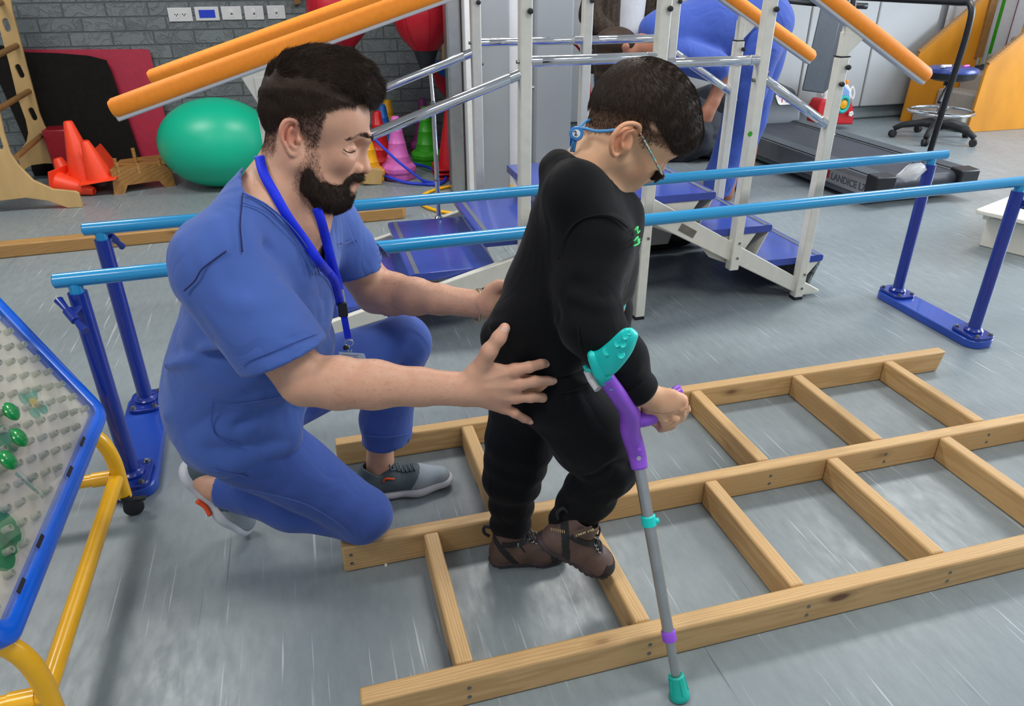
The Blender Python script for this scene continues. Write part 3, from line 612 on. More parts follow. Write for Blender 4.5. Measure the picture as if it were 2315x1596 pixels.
text_part('decal_lettering', 'LANDICE L7', .060, (TX0-.0035, TY0+.385, .094), (0, -1, 0), (0, 0, 1), M['dkgrey'], dp, bold=.0015)
MB().box((TX0-.0045, TY0+.40, .092), (TX0-.003, TY0+.435, .145)).build('decal_logo', M['redblk'], dp)
# console upright and black handrails
a = PY(1800, 215, 5.75); MB().hexa([PY(x, y, Y) for x, y, Y in ((1812, 205, 5.22), (1862, 212, 5.22), (1872, 204, 5.34), (1822, 196, 5.34), (1872, -60, 5.22), (1925, -60, 5.22), (1935, -60, 5.34), (1882, -60, 5.34))]).build('console_upright', M['dkgrey'], tm, bevel=.01)
pts = spline([PX(2100, 350, 4.0), PX(2125, 270, 4.0), PX(2185, 60, 4.0)], 8)
k1 = PX(2203, 20, 4.0); k0 = PX(2100, 352, 4.02); k0[2] = .2
top = [k0, k0+(k1-k0)*.5, k0+(k1-k0)*.93]
zt = k1[2]+.0
far = np.array([4.0, 5.45, zt-.02])
pts = [k0]+[k0+(k1-k0)*t for t in (.2, .5, .8, .9)]+[k1+np.array([0, -.0, 0.012])]
pts = spline([k0, k0+(k1-k0)*.45, k0+(k1-k0)*.86, k1+np.array([0, .035, .018]), k1+np.array([0, .16, .03]), k1+np.array([0, .7, .03]), np.array([4.0, 5.7, k1[2]+.03])], 10)
MB().tube(pts, .019, 18).build('handrail', M['black'], tm, smooth=180)
pl0 = np.array([3.29, *k0[1:]]); 
l0 = PX(1868, 455, 3.27); l1 = PX(1945, 120, 3.27)
l0 = np.array([3.27, 3.95, .2]); MB().tube(spline([PX(1842, 400, 3.25), PX(1872, 280, 3.25), PX(1905, 120, 3.25), PX(1930, 0, 3.25), PX(1930, 0, 3.25)+np.array([0, .1, .1])], 6), .018, 18).build('handrail', M['black'], tm, smooth=180)
MB().tube(spline([PY(1755, -2, 5.3), PY(1850, 8, 5.3), PY(1960, 14, 5.2)], 6), .022, 14).build('console_bar', M['black'], tm, smooth=180)
# crumpled white cover on the bar end: a plastic bag tied to the back post
rng = random.Random(4); mb = MB(); c = PY(2068, 386, 2.40)
P = []; n = 14
for i in range(9):
    for j in range(n):
        t = i/8; a = 2*math.pi*j/n; r = (.010+.022*math.sin(math.pi*min(1, t*1.1))*(1+.5*rng.random()))*(1 if i < 8 else .7)
        P.append((c[0]+.05-.13*t+rng.uniform(-.004, .004), c[1]+r*.6*math.cos(a), c[2]+.004-.018*t+r*math.sin(a)))
F = [(i*n+j, i*n+(j+1) % n, (i+1)*n+(j+1) % n, (i+1)*n+j) for i in range(8) for j in range(n)]+[list(range(n))[::-1], [8*n+j for j in range(n)]]
tag(mb.add(P, F).build('crumpled_cloth', M['white'], smooth=25), 'crumpled white cloth tied below the back bar near its right post', 'cloth')

# ------------------------------------------------------------------ stool
SC = (5.16, 5.17)
so = thing('swivel_stool', (SC[0], SC[1], 0), 'round blue-topped swivel stool on castors with chrome foot ring', 'stool')
MB().lathe([(0, .585), (.15, .585), (.19, .575), (.20, .56), (.2, .545)][::-1], (SC[0], SC[1], 0), (0, 0, 1), 40).build('seat', M['hoopblue'] if 0 else plain('navy_vinyl', '#2b3f86', .3, var=.02), so)
MB().lathe([(0, .48), (.12, .48), (.185, .50), (.198, .545), (0, .546)], (SC[0], SC[1], 0), (0, 0, 1), 40).build('seat_base', M['black'], so)
MB().tube([(SC[0], SC[1], .10), (SC[0], SC[1], .36)], .032, 20).build('column', M['chrome'], so)
MB().tube([(SC[0], SC[1], .36), (SC[0], SC[1], .48)], .02, 20).build('piston', M['chrome'], so)
MB().tube([(SC[0], SC[1], .44), (SC[0], SC[1], .49)], .035, 20).build('seat_socket', M['black'], so)
MB().tube([(SC[0]+.25*math.cos(t), SC[1]+.25*math.sin(t), .235) for t in np.linspace(0, 2*math.pi, 48, endpoint=False)], .012, 12, closed=True).build('foot_ring', M['chrome'], so, smooth=180)
for k in range(3):
    a = math.radians(30+120*k); MB().tube([(SC[0], SC[1], .22), (SC[0]+.25*math.cos(a), SC[1]+.25*math.sin(a), .235)], .007, 8).build('ring_spoke', M['chrome'], so)
MB().tube(spline([(SC[0]-.05, SC[1]-.05, .47), (SC[0]-.14, SC[1]-.12, .42), (SC[0]-.21, SC[1]-.17, .34)], 4), [.005]*4+[.009]*2+[.016]*3, 10).build('height_lever', M['black'], so)
MB().tube([(SC[0], SC[1], .085), (SC[0], SC[1], .145)], .045, 20).build('hub', M['rubber'], so)
for k, a in enumerate((215, 287, 359, 71, 143)):
    a = math.radians(a); d = np.array([math.cos(a), math.sin(a), 0]); c = np.array([SC[0], SC[1], 0])
    MB().tube([c+d*.02+np.array([0, 0, .125]), c+d*.12+np.array([0, 0, .135]), c+d*.27+np.array([0, 0, .105]), c+d*.325+np.array([0, 0, .07])], [.035, .030, .024, .022], 12).build('base_arm', M['rubber'], so, smooth=180)
    e = c+d*.325; side = np.array([-math.sin(a+.5), math.cos(a+.5), 0])
    MB().lathe([(0, -.024), (.024, -.024), (.030, -.018), (.030, -.004), (.02, -.003), (.02, .003), (.03, .004), (.030, .018), (.024, .024), (0, .024)], e+np.array([0, 0, .0305]), side, 20).build('castor', M['rubber'], so)
p = PY(2146, 162, 5.2); tag(MB().tube([(5.02, 5.12, .598), (5.075, 5.10, .600)], .011, 12).lathe([(0, 0), (.017, .004), (.017, .02), (0, .024)], (5.015, 5.12, .586), (0, 0, 1), 12).build('small_rattle', M['toywhite']), 'small white and black trinket lying on the stool', 'trinket')
tag(MB().tube([(5.20, 5.10, .594), (5.27, 5.12, .594)], .0085, 10).build('pink_marker', M['pink']), 'small bright pink marker lying on the stool', 'marker')

# ------------------------------------------------------------------ activity toy
ty = thing('activity_toy', (4.70, 5.82, 0), 'red and white baby activity toy with turquoise ring behind the treadmill', 'toy')
Y0 = 5.75
def pyprism(px, Y, th): return MB().prism([PY(x, y, Y) for x, y in px], (0, th, 0))
pyprism([(1846, 282), (1930, 282), (1931, 245), (1926, 225), (1860, 225), (1850, 245)], Y0, .16).build('base_body', M['red'], ty, bevel=.02, seg=4)
pyprism([(1862, 232), (1924, 230), (1927, 205), (1916, 185), (1898, 178), (1880, 180), (1868, 195)], Y0+.02, .13).build('upper_body', M['toywhite'], ty, bevel=.02, seg=4)
pyprism([(1900, 228), (1922, 226), (1920, 205), (1908, 192), (1900, 205)], Y0+.005, .03).build('blue_panel', M['lav'], ty, bevel=.005)
c = PY(1906, 236, Y0-.02); MB().tube([c+np.array([.052*math.cos(t), 0, .062*math.sin(t)]) for t in np.linspace(0, 6.283, 32, endpoint=False)], .017, 12, closed=True).build('turquoise_ring', M['toyteal'], ty, smooth=180)
MB().lathe([(0, 0), (.04, 0), (.036, .016), (0, .025)], c+np.array([0, .005, 0]), (0, -1, 0), 24).build('yellow_dome', M['yellow'], ty)
c = PY(1923, 257, Y0-.02)
for k in range(5): a = 2*math.pi*k/5; MB().lathe([(0, 0), (.011, 0), (.010, .009), (0, .012)], c+np.array([.014*math.cos(a), 0, .014*math.sin(a)]), (0, -1, 0), 12).build('petal', M['toywhite'], ty)
for x in (1862, 1927):
    MB().tube(spline([PY(x, 196, Y0+.06), PY(x+4, 210, Y0+.06), PY(x, 224, Y0+.06), PY(x-5, 210, Y0+.06)], 5, True), .009, 10, closed=True).build('handle', M['toywhite'], ty, smooth=180)
c = PY(1914, 186, Y0+.03); MB().lathe([(0, -.02), (.016, -.012), (.02, 0), (.014, .016), (0, .022)], c, (0, 0, 1), 16).build('top_knob', M['orange'], ty)
pyprism([(1872, 172), (1884, 172), (1884, 166), (1872, 166)], Y0+.05, .03).build('green_clip', M['green'], ty)

# ------------------------------------------------------------------ orange wooden stairs with carpeted steps
os_ = thing('wooden_staircase', (5.9, 5.6, 0), 'orange plywood practice staircase with grey carpeted steps', 'stairs')
def side_panel(Y, pts): MB().prism([(x, Y, z) for x, z in pts], (0, .025, 0)).build('side_panel', M['oran_ply'], os_, bevel=.004)
side_panel(5.335, [(5.665, 0), (7.2, 0), (7.2, 1.75), (5.705, .57), (5.69, .52)])
side_panel(5.95, [(5.50, 0), (6.2, 0), (6.2, 1.14), (5.53, .61), (5.525, .55)])
for Y, pts in ((5.335, [(5.695, .575), (7.2, 1.762)]), (5.95, [(5.52, .615), (6.2, 1.155)])):
    MB().bar((pts[0][0], Y+.012, pts[0][1]), (pts[1][0], Y+.012, pts[1][1]), .035, .02, (0, 0, 1)).build('cap_rail', M['osb'], os_, bevel=.004)
for k in range(5):
    x = 5.60+.23*k; MB().box((x, 5.362, 0), (x+.26 if k < 4 else 7.2, 5.948, .145*(k+1))).build('step', M['carpet'], os_, bevel=.02, seg=3)
MB().box((6.16, 5.93, .55), (6.24, 5.97, 1.7)).build('panel_edge', M['dowel'], os_)
# striped curtain behind the staircase
pts = []
cu_ = thing('striped_curtain', (6.9, 6.22, .3), 'pale curtain with yellow, green and red vertical stripes behind the stairs', 'curtain')
def cy(x): return 6.20+.03*math.sin(x*26)
def cstrip(x0, x1, mat, off=0):
    n = max(2, int((x1-x0)/.012)); V = []; F = []
    for k in range(n+1):
        x = x0+(x1-x0)*k/n; V += [(x, cy(x)-off, .45), (x, cy(x)-off, 2.4)]
    for k in range(n): F.append((2*k, 2*k+2, 2*k+3, 2*k+1))
    m0 = len(V); V += [(x, y+.004, z) for x, y, z in V]; F += [tuple(m0+i for i in f[::-1]) for f in F]
    return V, F
mesh_obj('cloth', *cstrip(5.95, 8.6, 0), M['plaster'], cu_, smooth=180)
for x, m_ in ((6.46, 'yellow'), (6.60, 'green'), (6.74, 'red'), (6.9, 'yellow'), (7.05, 'blue'), (7.2, 'red')): mesh_obj('stripe', *cstrip(x, x+.025, 0, .006), M[m_], cu_, smooth=180)

# ------------------------------------------------------------------ white bench at the right, things on the floor
wb = thing('low_bench', (3.6, 3.0, 0), 'low worn white wooden bench at the right edge', 'bench')
WX, WY = np.array([.93, .37, 0]), np.array([-.12, -.99, 0])   # along, across (towards the camera)
o0 = np.array([3.255, 2.86, 0])
BX = np.array([1., .40, 0]); BX /= np.linalg.norm(BX); BY = np.array([.40, -1., 0]); BY /= np.linalg.norm(BY)
o0 = np.array([3.25, 2.88, 0])
def bpt(u, v, z): return o0+BX*u+BY*v+np.array([0, 0, z])
def bbox(u0, u1, v0, v1, z0, z1, sl=0): return MB().hexa([bpt(u0+sl, v0, z0), bpt(u0+sl, v1, z0), bpt(u1+sl, v1, z0), bpt(u1+sl, v0, z0), bpt(u0, v0, z1), bpt(u0, v1, z1), bpt(u1, v1, z1), bpt(u1, v0, z1)])
M['bench'] = mk_chip('bench_white', '#d8d5c9', '#5b5248', .45, .74, 18, (1, 1, 1))
MB().prism([bpt(x, y, .185) for x, y in rrect(.95, .36, .02, 4, .475, .18)], (0, 0, .022)).build('bench_top', M['bench'], wb, bevel=.004)
bbox(.04, .9, .03, .06, .155, .184).build('apron', M['bench'], wb, bevel=.003); bbox(.04, .9, .30, .33, .155, .184).build('apron', M['bench'], wb, bevel=.003)
bbox(.10, .135, .03, .33, 0, .156, .0).build('bench_leg', M['bench'], wb, bevel=.006); bbox(.78, .82, .03, .33, 0, .156).build('bench_leg', M['bench'], wb, bevel=.006)
bbox(.13, .80, .16, .20, .05, .09).build('stretcher', M['bench'], wb, bevel=.004)
# black bag behind the bending man
def blob(name, c, size, mat, label, cat, seed, amp=.25, parent=None, n=40):
    rng = np.random.RandomState(seed); ph = rng.rand(12, 3)*6; K = rng.randn(12, 3)*3; V = []; F = []
    for i in range(n+1):
        th = math.pi*i/n
        for j in range(2*n):
            f = math.pi*j/n; d = np.array([math.sin(th)*math.cos(f), math.sin(th)*math.sin(f), math.cos(th)])
            r = 1+amp*sum(math.sin(K[k]@d*1.3+ph[k, 0]) for k in range(12))/8+amp*.25*sum(abs(math.sin(K[k]@d*3+ph[k, 1])) for k in range(12))/8
            q = np.array(c)+d*r*np.array(size); q[2] = max(q[2], .002); V.append(q)
    m_ = 2*n; F = [(i*m_+j, (i+1)*m_+j, (i+1)*m_+(j+1) % m_, i*m_+(j+1) % m_) for i in range(n) for j in range(m_)]
    o = mesh_obj(name, V, F, mat, parent, smooth=180)
    return tag(o, label, cat) if label else o
blob('duffel_bag', (2.80, 5.22, .15), (.30, .25, .22), M['denim'], 'slumped black bag on the floor beside the bending man', 'bag', 3, .5)
bg = blob('rolled_bag', (1.72, 3.36, .06), (.24, .13, .075), M['matblack'], 'black flat rolled bag on the floor under the training stairs', 'bag', 5, .12)
tb = thing('floor_cylinder', (1.50, 3.30, .04), 'grey cylinder with a ribbed black cap under the training stairs', 'cylinder')
MB().tube([(1.30, 3.28, .05), (1.50, 3.32, .05)], .042, 24).build('tube_body', M['treadm'], tb); MB().tube([(1.50, 3.32, .05), (1.515, 3.323, .05), (1.575, 3.335, .05), (1.58, 3.336, .05)], [.044, .048, .048, .04], 24).build('ribbed_cap', M['rubber'], tb)
blob('dark_cloth', (1.55, 3.50, .10), (.25, .08, .09), plain('blue_cloth', '#17307c', .7), 'dark blue cloth bundle behind the grey cylinder', 'cloth', 8, .2)
# hoop, tunnel and box behind the column at the back
tag(MB().tube([PY(1285+40*math.cos(t)*1.2, 210+115*math.sin(t), 5.6+.1*math.sin(t)) for t in np.linspace(0, 6.283, 48, endpoint=False)], .009, 10, closed=True).build('hula_hoop', M['red'], smooth=180), 'red hoop leaning behind the column', 'hoop')
tag(MB().tube([PY(1262, 290, 5.75), PY(1315, 330, 5.6)], .075, 24).build('foam_roller', M['blue']), 'blue foam roller behind the column', 'foam roller')

# ------------------------------------------------------------------ peg board toy, front left
pg = thing('peg_board', (-.62, 1.45, 0), 'slanted toy peg board with blue frame on yellow tube stand', 'peg board toy')
PB = np.array([-.597, 0, .275]); TH = math.atan2(.286, .128)
ET = np.array([-math.cos(TH), 0, math.sin(TH)]); EY = np.array([0, 1., 0]); EN = np.cross(EY, ET); EN = EN if EN[0] > 0 else -EN
def bp(y, t, n=0): return PB+EY*y+ET*t+EN*n
def onboard(px, py, n=0):
    d = ray(px, py); o = PB+EN*n; k = ((o-EYE)@EN)/(d@EN); P = EYE+d*k; r = P-o; return r@EY, r@ET
BY0, BY1, BT = 1.045, 1.83, .66
outer = rrect(BY1-BY0, BT, .045, 8, (BY0+BY1)/2, BT/2); inner = rrect(BY1-BY0-.075, BT-.075, .02, 8, (BY0+BY1)/2, BT/2)
n = len(outer); V = []; 
rings = [(outer, -.012), (outer, .016), (rrect(BY1-BY0-.012, BT-.012, .04, 8, (BY0+BY1)/2, BT/2), .022), (rrect(BY1-BY0-.06, BT-.06, .026, 8, (BY0+BY1)/2, BT/2), .022), (inner, .018), (inner, -.012)]
for P, h in rings: V += [bp(a, b, h) for a, b in P]
F = [(k*n+i, k*n+(i+1) % n, ((k+1) % 6)*n+(i+1) % n, ((k+1) % 6)*n+i) for k in range(6) for i in range(n)]
mesh_obj('frame', V, F, M['pegblue'], pg, smooth=50)
M['pegsheet'] = plain('peg_sheet', '#cbc5b2', .4, var=.03); M['leafg'] = plain('printed_green', '#5f9a82', .4, var=.05); M['leafd'] = plain('printed_dark_green', '#2f7f4e', .4, var=.05); M['printy'] = plain('printed_yellow', '#c6a950', .4)
MB().prism([bp(a, b, -.004) for a, b in inner], EN*.004).build('picture_sheet', M['pegsheet'], pg)
def flower(px, py, r, m1, m2, rot=.5):
    y, t = onboard(px, py)
    for k in range(4):
        a = rot+k*math.pi/2; MB().prism([bp(y+r*.95*math.cos(a)+r*.62*math.cos(b), t+r*.95*math.sin(a)+r*.62*math.sin(b), .0002) for b in np.linspace(0, 2*math.pi, 24, endpoint=False)], EN*.0006).build('petal_print', m1, pg)
    MB().prism([bp(y+r*.5*math.cos(b), t+r*.5*math.sin(b), .001) for b in np.linspace(0, 2*math.pi, 24, endpoint=False)], EN*.0006).build('flower_centre', m2, pg)
flower(75, 912, .027, M['leafg'], M['printy']); flower(-30, 975, .05, M['leafg'], M['leafg'])
for (px, py, r) in ((5, 1190, .045), (-15, 1240, .05), (20, 1235, .02)):
    y, t = onboard(px, py); MB().prism([bp(y+r*math.cos(b)*.8, t+r*math.sin(b), .0002) for b in np.linspace(0, 2*math.pi, 28, endpoint=False)], EN*.0006).build('leaf_print', M['leafd'], pg)
y0, t0 = onboard(35, 1070); y1, t1 = onboard(98, 1125); MB().bar(bp(y0, t0, .0006), bp(y1, t1, .0006), .008, .0008, EN).build('stem_print', M['leafg'], pg)
M['pegclear'] = mk_glass('frosted_peg', '#d9ddcf', .3, .55)
cyl = None; k_ = 0
for i in range(17):
    for j in range(14):
        y = BY0+.062+i*.0415; t = .062+j*.0415+(.0207 if i % 2 else 0)
        if t > BT-.05: continue
        b = bp(y, t, 0)
        v = np.array(b)-EYE; w = v@FW; px, py = v@RT*FPX/w+CX, -(v@UP)*FPX/w+CY
        if px < -25 or py > 1640 or k_ >= 100: continue
        k_ += 1
        if cyl is None:
            cyl = MB().lathe([(.0075, 0), (.0068, .016), (.0052, .016), (.0058, .001)], b, EN, 14).build('peg_cup', M['pegclear'], pg); cb = np.array(b)
        else:
            c = cyl.copy(); coll(c); c.location = Vector(cyl.location)+Vector(np.array(b)-cb)
for c in pg.children:
    pass
# clear cover sheet edge
MB().prism([bp(a, b, .0185) for a, b in inner], EN*.0012).build('clear_cover', mk_glass('cover_sheet', '#ffffff', .02, 1., .22), pg)
for px, py, lb in ((24, 931, 'green mushroom peg nearest the printed flower, topmost of three'), (42, 990, 'green mushroom peg in the middle of the three'), (17, 1041, 'green mushroom peg lowest of the three on the board')):
    y, t = onboard(px, py, .030); b = bp(y, t, .020)
    tag(MB().lathe([(0, .0), (.007, .0), (.007, .008), (.020, .009), (.0215, .012), (.019, .0155), (.011, .019), (0, .020)], b, EN, 32).build('mushroom_peg', M['peggreen'], smooth=60), lb, 'toy peg')
# slots in the frame
for yy in (1.62, 1.50, 1.27, 1.15): MB().bar(bp(yy, .042, .0225), bp(yy+.035, .042, .0225), .008, .002, EN).build('frame_slot', M['denim'], pg)
# yellow stand
def ytube(pts, r=.0175, name='stand_tube'): return MB().tube(spline(pts, 5), r, 20).build(name, M['pegyel'], pg, smooth=60)
for y, nm in ((1.775, 'f'), (1.095, 'n')):
    ytube([(-.70, y, .43), (-.645, y, .30), (-.603, y, .235), (-.588, y, .17), (-.588, y, .085), (-.588, y, .052)], .018, 'stand_leg')
    ytube([(-.59, y, .118), (-.66, y, .118), (-1.15, y, .118)], .0165, 'cross_tube'); MB().tube([(-.605, y, .118), (-.65, y, .118)], .0195, 20).build('tube_joint', M['pegyel'], pg)
    ytube([(-1.15, y, .118), (-1.16, y, .05)], .018, 'stand_leg')
ytube([(-.592, 1.76, .118), (-.592, 1.4, .118), (-.592, 1.10, .118)], .0185, 'side_tube')
for x, y in ((-.570, 1.762), (-.575, 1.07), (-1.16, 1.775), (-1.16, 1.095)):
    cst = MB().lathe([(0, -.012), (.020, -.012), (.0255, -.008), (.0255, .008), (.020, .012), (0, .012)], (x, y, .026), (.25, -1, 0), 28).build('castor', M['rubber'], pg)
    MB().tube([(x-.012, y, .03), (x-.014, y, .06)], .012, 12).build('castor_fork', M['rubber'], cst); MB().box((x+.015, y-.008, .045), (x+.035, y+.008, .050)).build('brake_lever', M['rubber'], cst)
tag(MB().lathe([(0, 0), (.004, 0), (.004, .004), (0, .0045)], (*G(873, 1279)[:2], .0), (0, 0, 1), 10).build('tiny_bead', M['bench']), 'tiny pale bead on the floor beside the middle rail', 'bead')

# ------------------------------------------------------------------ crutch
cr = thing('forearm_crutch', tuple(G(1537, 1588)), 'child forearm crutch with turquoise cuff, violet handle and grey shaft', 'crutch')
T0 = np.array([.5857, .858, 0.])
T0 = G(1537, 1578, .0)
YH = 1.03
A = PY(1445, 1055, YH)       # bottom of violet grip
B = PY(1372, 860, YH+.02); Cc = PY(1340, 820, YH+.02)
d = (A-T0)/np.linalg.norm(A-T0); L = np.linalg.norm(A-T0)
MB().lathe([(.019, 0), (.021, .004), (.021, .010), (.0185, .016), (.0165, .040), (.0155, .050), (.013, .052), (.011, .050)], T0, d, 32).build('rubber_tip', M['tealrub'], cr)
for k in range(5): a = 2*math.pi*k/5; u, v, _ = frame_of(d); w = u*math.cos(a)+v*math.sin(a); MB().tube([T0+d*.016+w*.0185, T0+d*.046+w*.0155], [.0025, .002], 8).build('tip_rib', M['tealrub'], cr)
MB().tube([T0+d*.02, T0+d*.20], .0092, 24).build('lower_tube', M['alu'], cr); MB().tube([T0+d*.14, T0+d*(L+.02)], .0113, 24).build('upper_tube', M['alu'], cr)
MB().lathe([(.012, 0), (.0142, .001), (.0142, .020), (.013, .022)], T0+d*.128, d, 24).build('violet_collar', M['crutch_v'], cr)
tc = T0+d*(L*.755); MB().lathe([(.0125, 0), (.0142, .001), (.0142, .020), (.0125, .022)], tc, d, 24).build('height_clip', M['teal'], cr)
u, v, _ = frame_of(d); MB().lathe([(0, 0), (.006, 0), (.006, .006), (0, .008)], tc+d*.010+RT*.013, RT, 16).build('clip_button', M['teal'], cr)
J = PY(1428, 945, YH+.005)   # where the hand grip branches off
K = PY(1385, 870, YH+.012)
prof = spline([A-d*.003, A+d*.03, J-np.array([0, 0, .03]), PY(1424, 935, YH-.008), PY(1402, 900, YH-.026), PY(1378, 866, YH-.034), PY(1368, 852, YH-.036)], 6)
rad = np.interp(np.linspace(0, 1, len(prof)), [0, .06, .25, .5, .62, 1], [.0155, .0165, .0185, .0190, .0155, .0145])
gp = MB().tube(prof, list(rad), 28).build('grip_body', M['crutch_v'], cr, smooth=180)
hd0 = J+np.array([0, 0, -.002]); hd1 = PY(1470, 945, YH-.005); hd2 = PY(1528, 890, YH+.02)
MB().tube(spline([hd0, hd1, PY(1500, 918, YH+.005), hd2, PY(1540, 884, YH+.022)], 6), [.019, .018, .0165, .0155, .0145]+[.0135]*16+[.0135, .0135, .011, .006], 22).build('hand_grip', M['crutch_v'], gp, smooth=180)
for px, py, yy in ((1380, 874, -.040), (1394, 897, -.032), (1409, 923, -.018)):
    c = PY(px, py, YH+yy); MB().lathe([(0, -.003), (.0062, -.003), (.0062, .0), (.0045, .001), (0, .001)], c-FW*.006, -FW, 20).build('adjust_button', M['teal'], gp)
for px, py, r_ in ((1446, 1015, .0035), (1444, 1036, .0042), (1452, 1024, .0025)):
    c = PY(px, py, YH-.015); MB().lathe([(0, -.001), (r_, -.001), (r_, .0), (0, .0)], c-FW*.002, -FW, 16).build('rivet', M['alu'] if r_ > .004 else M['crutch_v'], gp)
# cuff: curved open shell
cu0 = PY(1370, 858, YH-.034); cu1 = PY(1334, 796, YH-.03)
MB().tube([cu0, cu0+(cu1-cu0)*.35, cu0+(cu1-cu0)*.8, cu1], [.0158, .0150, .010, .004], 22).build('cuff_stem', M['teal'], cr, smooth=180)
edge_top = [PY(x, y, Y) for x, y, Y in ((1322, 790, 1.03), (1338, 794, 1.01), (1355, 790, .99), (1380, 770, .97), (1405, 746, .96), (1424, 741, .96), (1438, 752, .968))]
edge_bot = [PY(x, y, Y) for x, y, Y in ((1332, 812, 1.03), (1345, 838, 1.01), (1358, 850, .995), (1382, 848, .975), (1405, 826, .965), (1427, 795, .962), (1439, 764, .968))]
et, eb = spline(edge_top, 6), spline(edge_bot, 6); V = []; m_ = 8; n = len(et)
for i in range(n):
    mid = (et[i]+eb[i])/2; 
    for j in range(m_+1):
        s = j/m_; p = et[i]*(1-s)+eb[i]*s; V.append(p-FW*.008*math.sin(math.pi*s))
F = [(i*(m_+1)+j, (i+1)*(m_+1)+j, (i+1)*(m_+1)+j+1, i*(m_+1)+j+1) for i in range(n-1) for j in range(m_)]
cf = mesh_obj('cuff', V, F, M['teal'], cr, smooth=180); so_ = cf.modifiers.new('t', 'SOLIDIFY'); so_.thickness = .004; so_.offset = 0
def on_cuff(x, y):
    d = ray(x, y); d = d/np.linalg.norm(d); VA = np.array(V); q = VA-EYE; t = q@d; i = int(np.argmin(np.linalg.norm(q-t[:, None]*d, axis=1))); return EYE+d*(t[i]-.0026)
for px, py, r_ in ((1372, 795, .0075), (1395, 778, .0055), (1408, 780, .005), (1404, 803, .0065), (1413, 762, .005), (1422, 753, .004)):
    c = on_cuff(px, py); MB().lathe([(r_*.75, .0), (r_, .0004), (r_*.8, .0016), (r_*.55, .0008), (0, .0006)], c, -FW, 20).build('dimple', M['teal'], cf)
MB().tube([PY(1328, 838, 1.075), PY(1337, 858, 1.07), PY(1352, 880, 1.05)], .0075, 16).build('shaft_insert', M['white'], cr)
MB().tube([PY(1322, 826, 1.08), PY(1326, 836, 1.075), PY(1340, 838, 1.065)], .0045, 12).build('cuff_hinge', M['teal'], cr)
# ------------------------------------------------------------------ sculpting with distance fields
def rc(a, b, ra, rb, flat=None):           # tapered capsule; flat=(axis, factor) squashes it along an axis
    a = np.array(a, float); b = np.array(b, float); d = b-a; L2 = max(float(d@d), 1e-9); R = max(ra, rb)
    if flat is not None:
        ax, k = np.array(flat[0], float), flat[1]; ax = ax/np.linalg.norm(ax)
    def f(x, y, z):
        t = np.clip(((x-a[0])*d[0]+(y-a[1])*d[1]+(z-a[2])*d[2])/L2, 0, 1)
        qx, qy, qz = x-a[0]-t*d[0], y-a[1]-t*d[1], z-a[2]-t*d[2]
        if flat is not None:
            w = (qx*ax[0]+qy*ax[1]+qz*ax[2])*(1/k-1); qx, qy, qz = qx+w*ax[0], qy+w*ax[1], qz+w*ax[2]
        return np.sqrt(qx*qx+qy*qy+qz*qz)-(ra+(rb-ra)*t)
    m = R*(max(1, flat[1]) if flat is not None else 1)
    return f, np.minimum(a, b)-m, np.maximum(a, b)+m
def ell(c, r, R=None):                     # ellipsoid, rows of R are its axes
    c = np.array(c, float); r = np.array(r, float) if hasattr(r, '__len__') else np.array([r]*3, float)
    A = np.array(R, float) if R is not None else np.eye(3); A = A/np.linalg.norm(A, axis=1)[:, None]
    def f(x, y, z):
        px, py, pz = x-c[0], y-c[1], z-c[2]; q = [px*A[i, 0]+py*A[i, 1]+pz*A[i, 2] for i in range(3)]
        k0 = np.sqrt((q[0]/r[0])**2+(q[1]/r[1])**2+(q[2]/r[2])**2); k1 = np.sqrt((q[0]/r[0]**2)**2+(q[1]/r[1]**2)**2+(q[2]/r[2]**2)**2)+1e-9
        return k0*(k0-1)/k1
    m = max(r); return f, c-m, c+m
def chain(pts, radii, flat=None):
    return [rc(pts[i], pts[i+1], radii[i], radii[i+1], flat) for i in range(len(pts)-1)]
def half(p, n, lo, hi):                    # half space on the n side, limited to a box
    p = np.array(p, float); n = np.array(n, float)/np.linalg.norm(n)
    return (lambda x, y, z: -((x-p[0])*n[0]+(y-p[1])*n[1]+(z-p[2])*n[2])), np.array(lo, float), np.array(hi, float)
def boxp(c, hs, R=None, rnd=0.):
    c = np.array(c, float); A = np.array(R, float) if R is not None else np.eye(3); A = A/np.linalg.norm(A, axis=1)[:, None]
    def f(x, y, z):
        px, py, pz = x-c[0], y-c[1], z-c[2]; q = [np.abs(px*A[i, 0]+py*A[i, 1]+pz*A[i, 2])-hs[i]+rnd for i in range(3)]
        return np.sqrt(sum(np.maximum(v, 0)**2 for v in q))+np.minimum(np.maximum(q[0], np.maximum(q[1], q[2])), 0)-rnd
    m = float(np.linalg.norm(hs)); return f, c-m, c+m
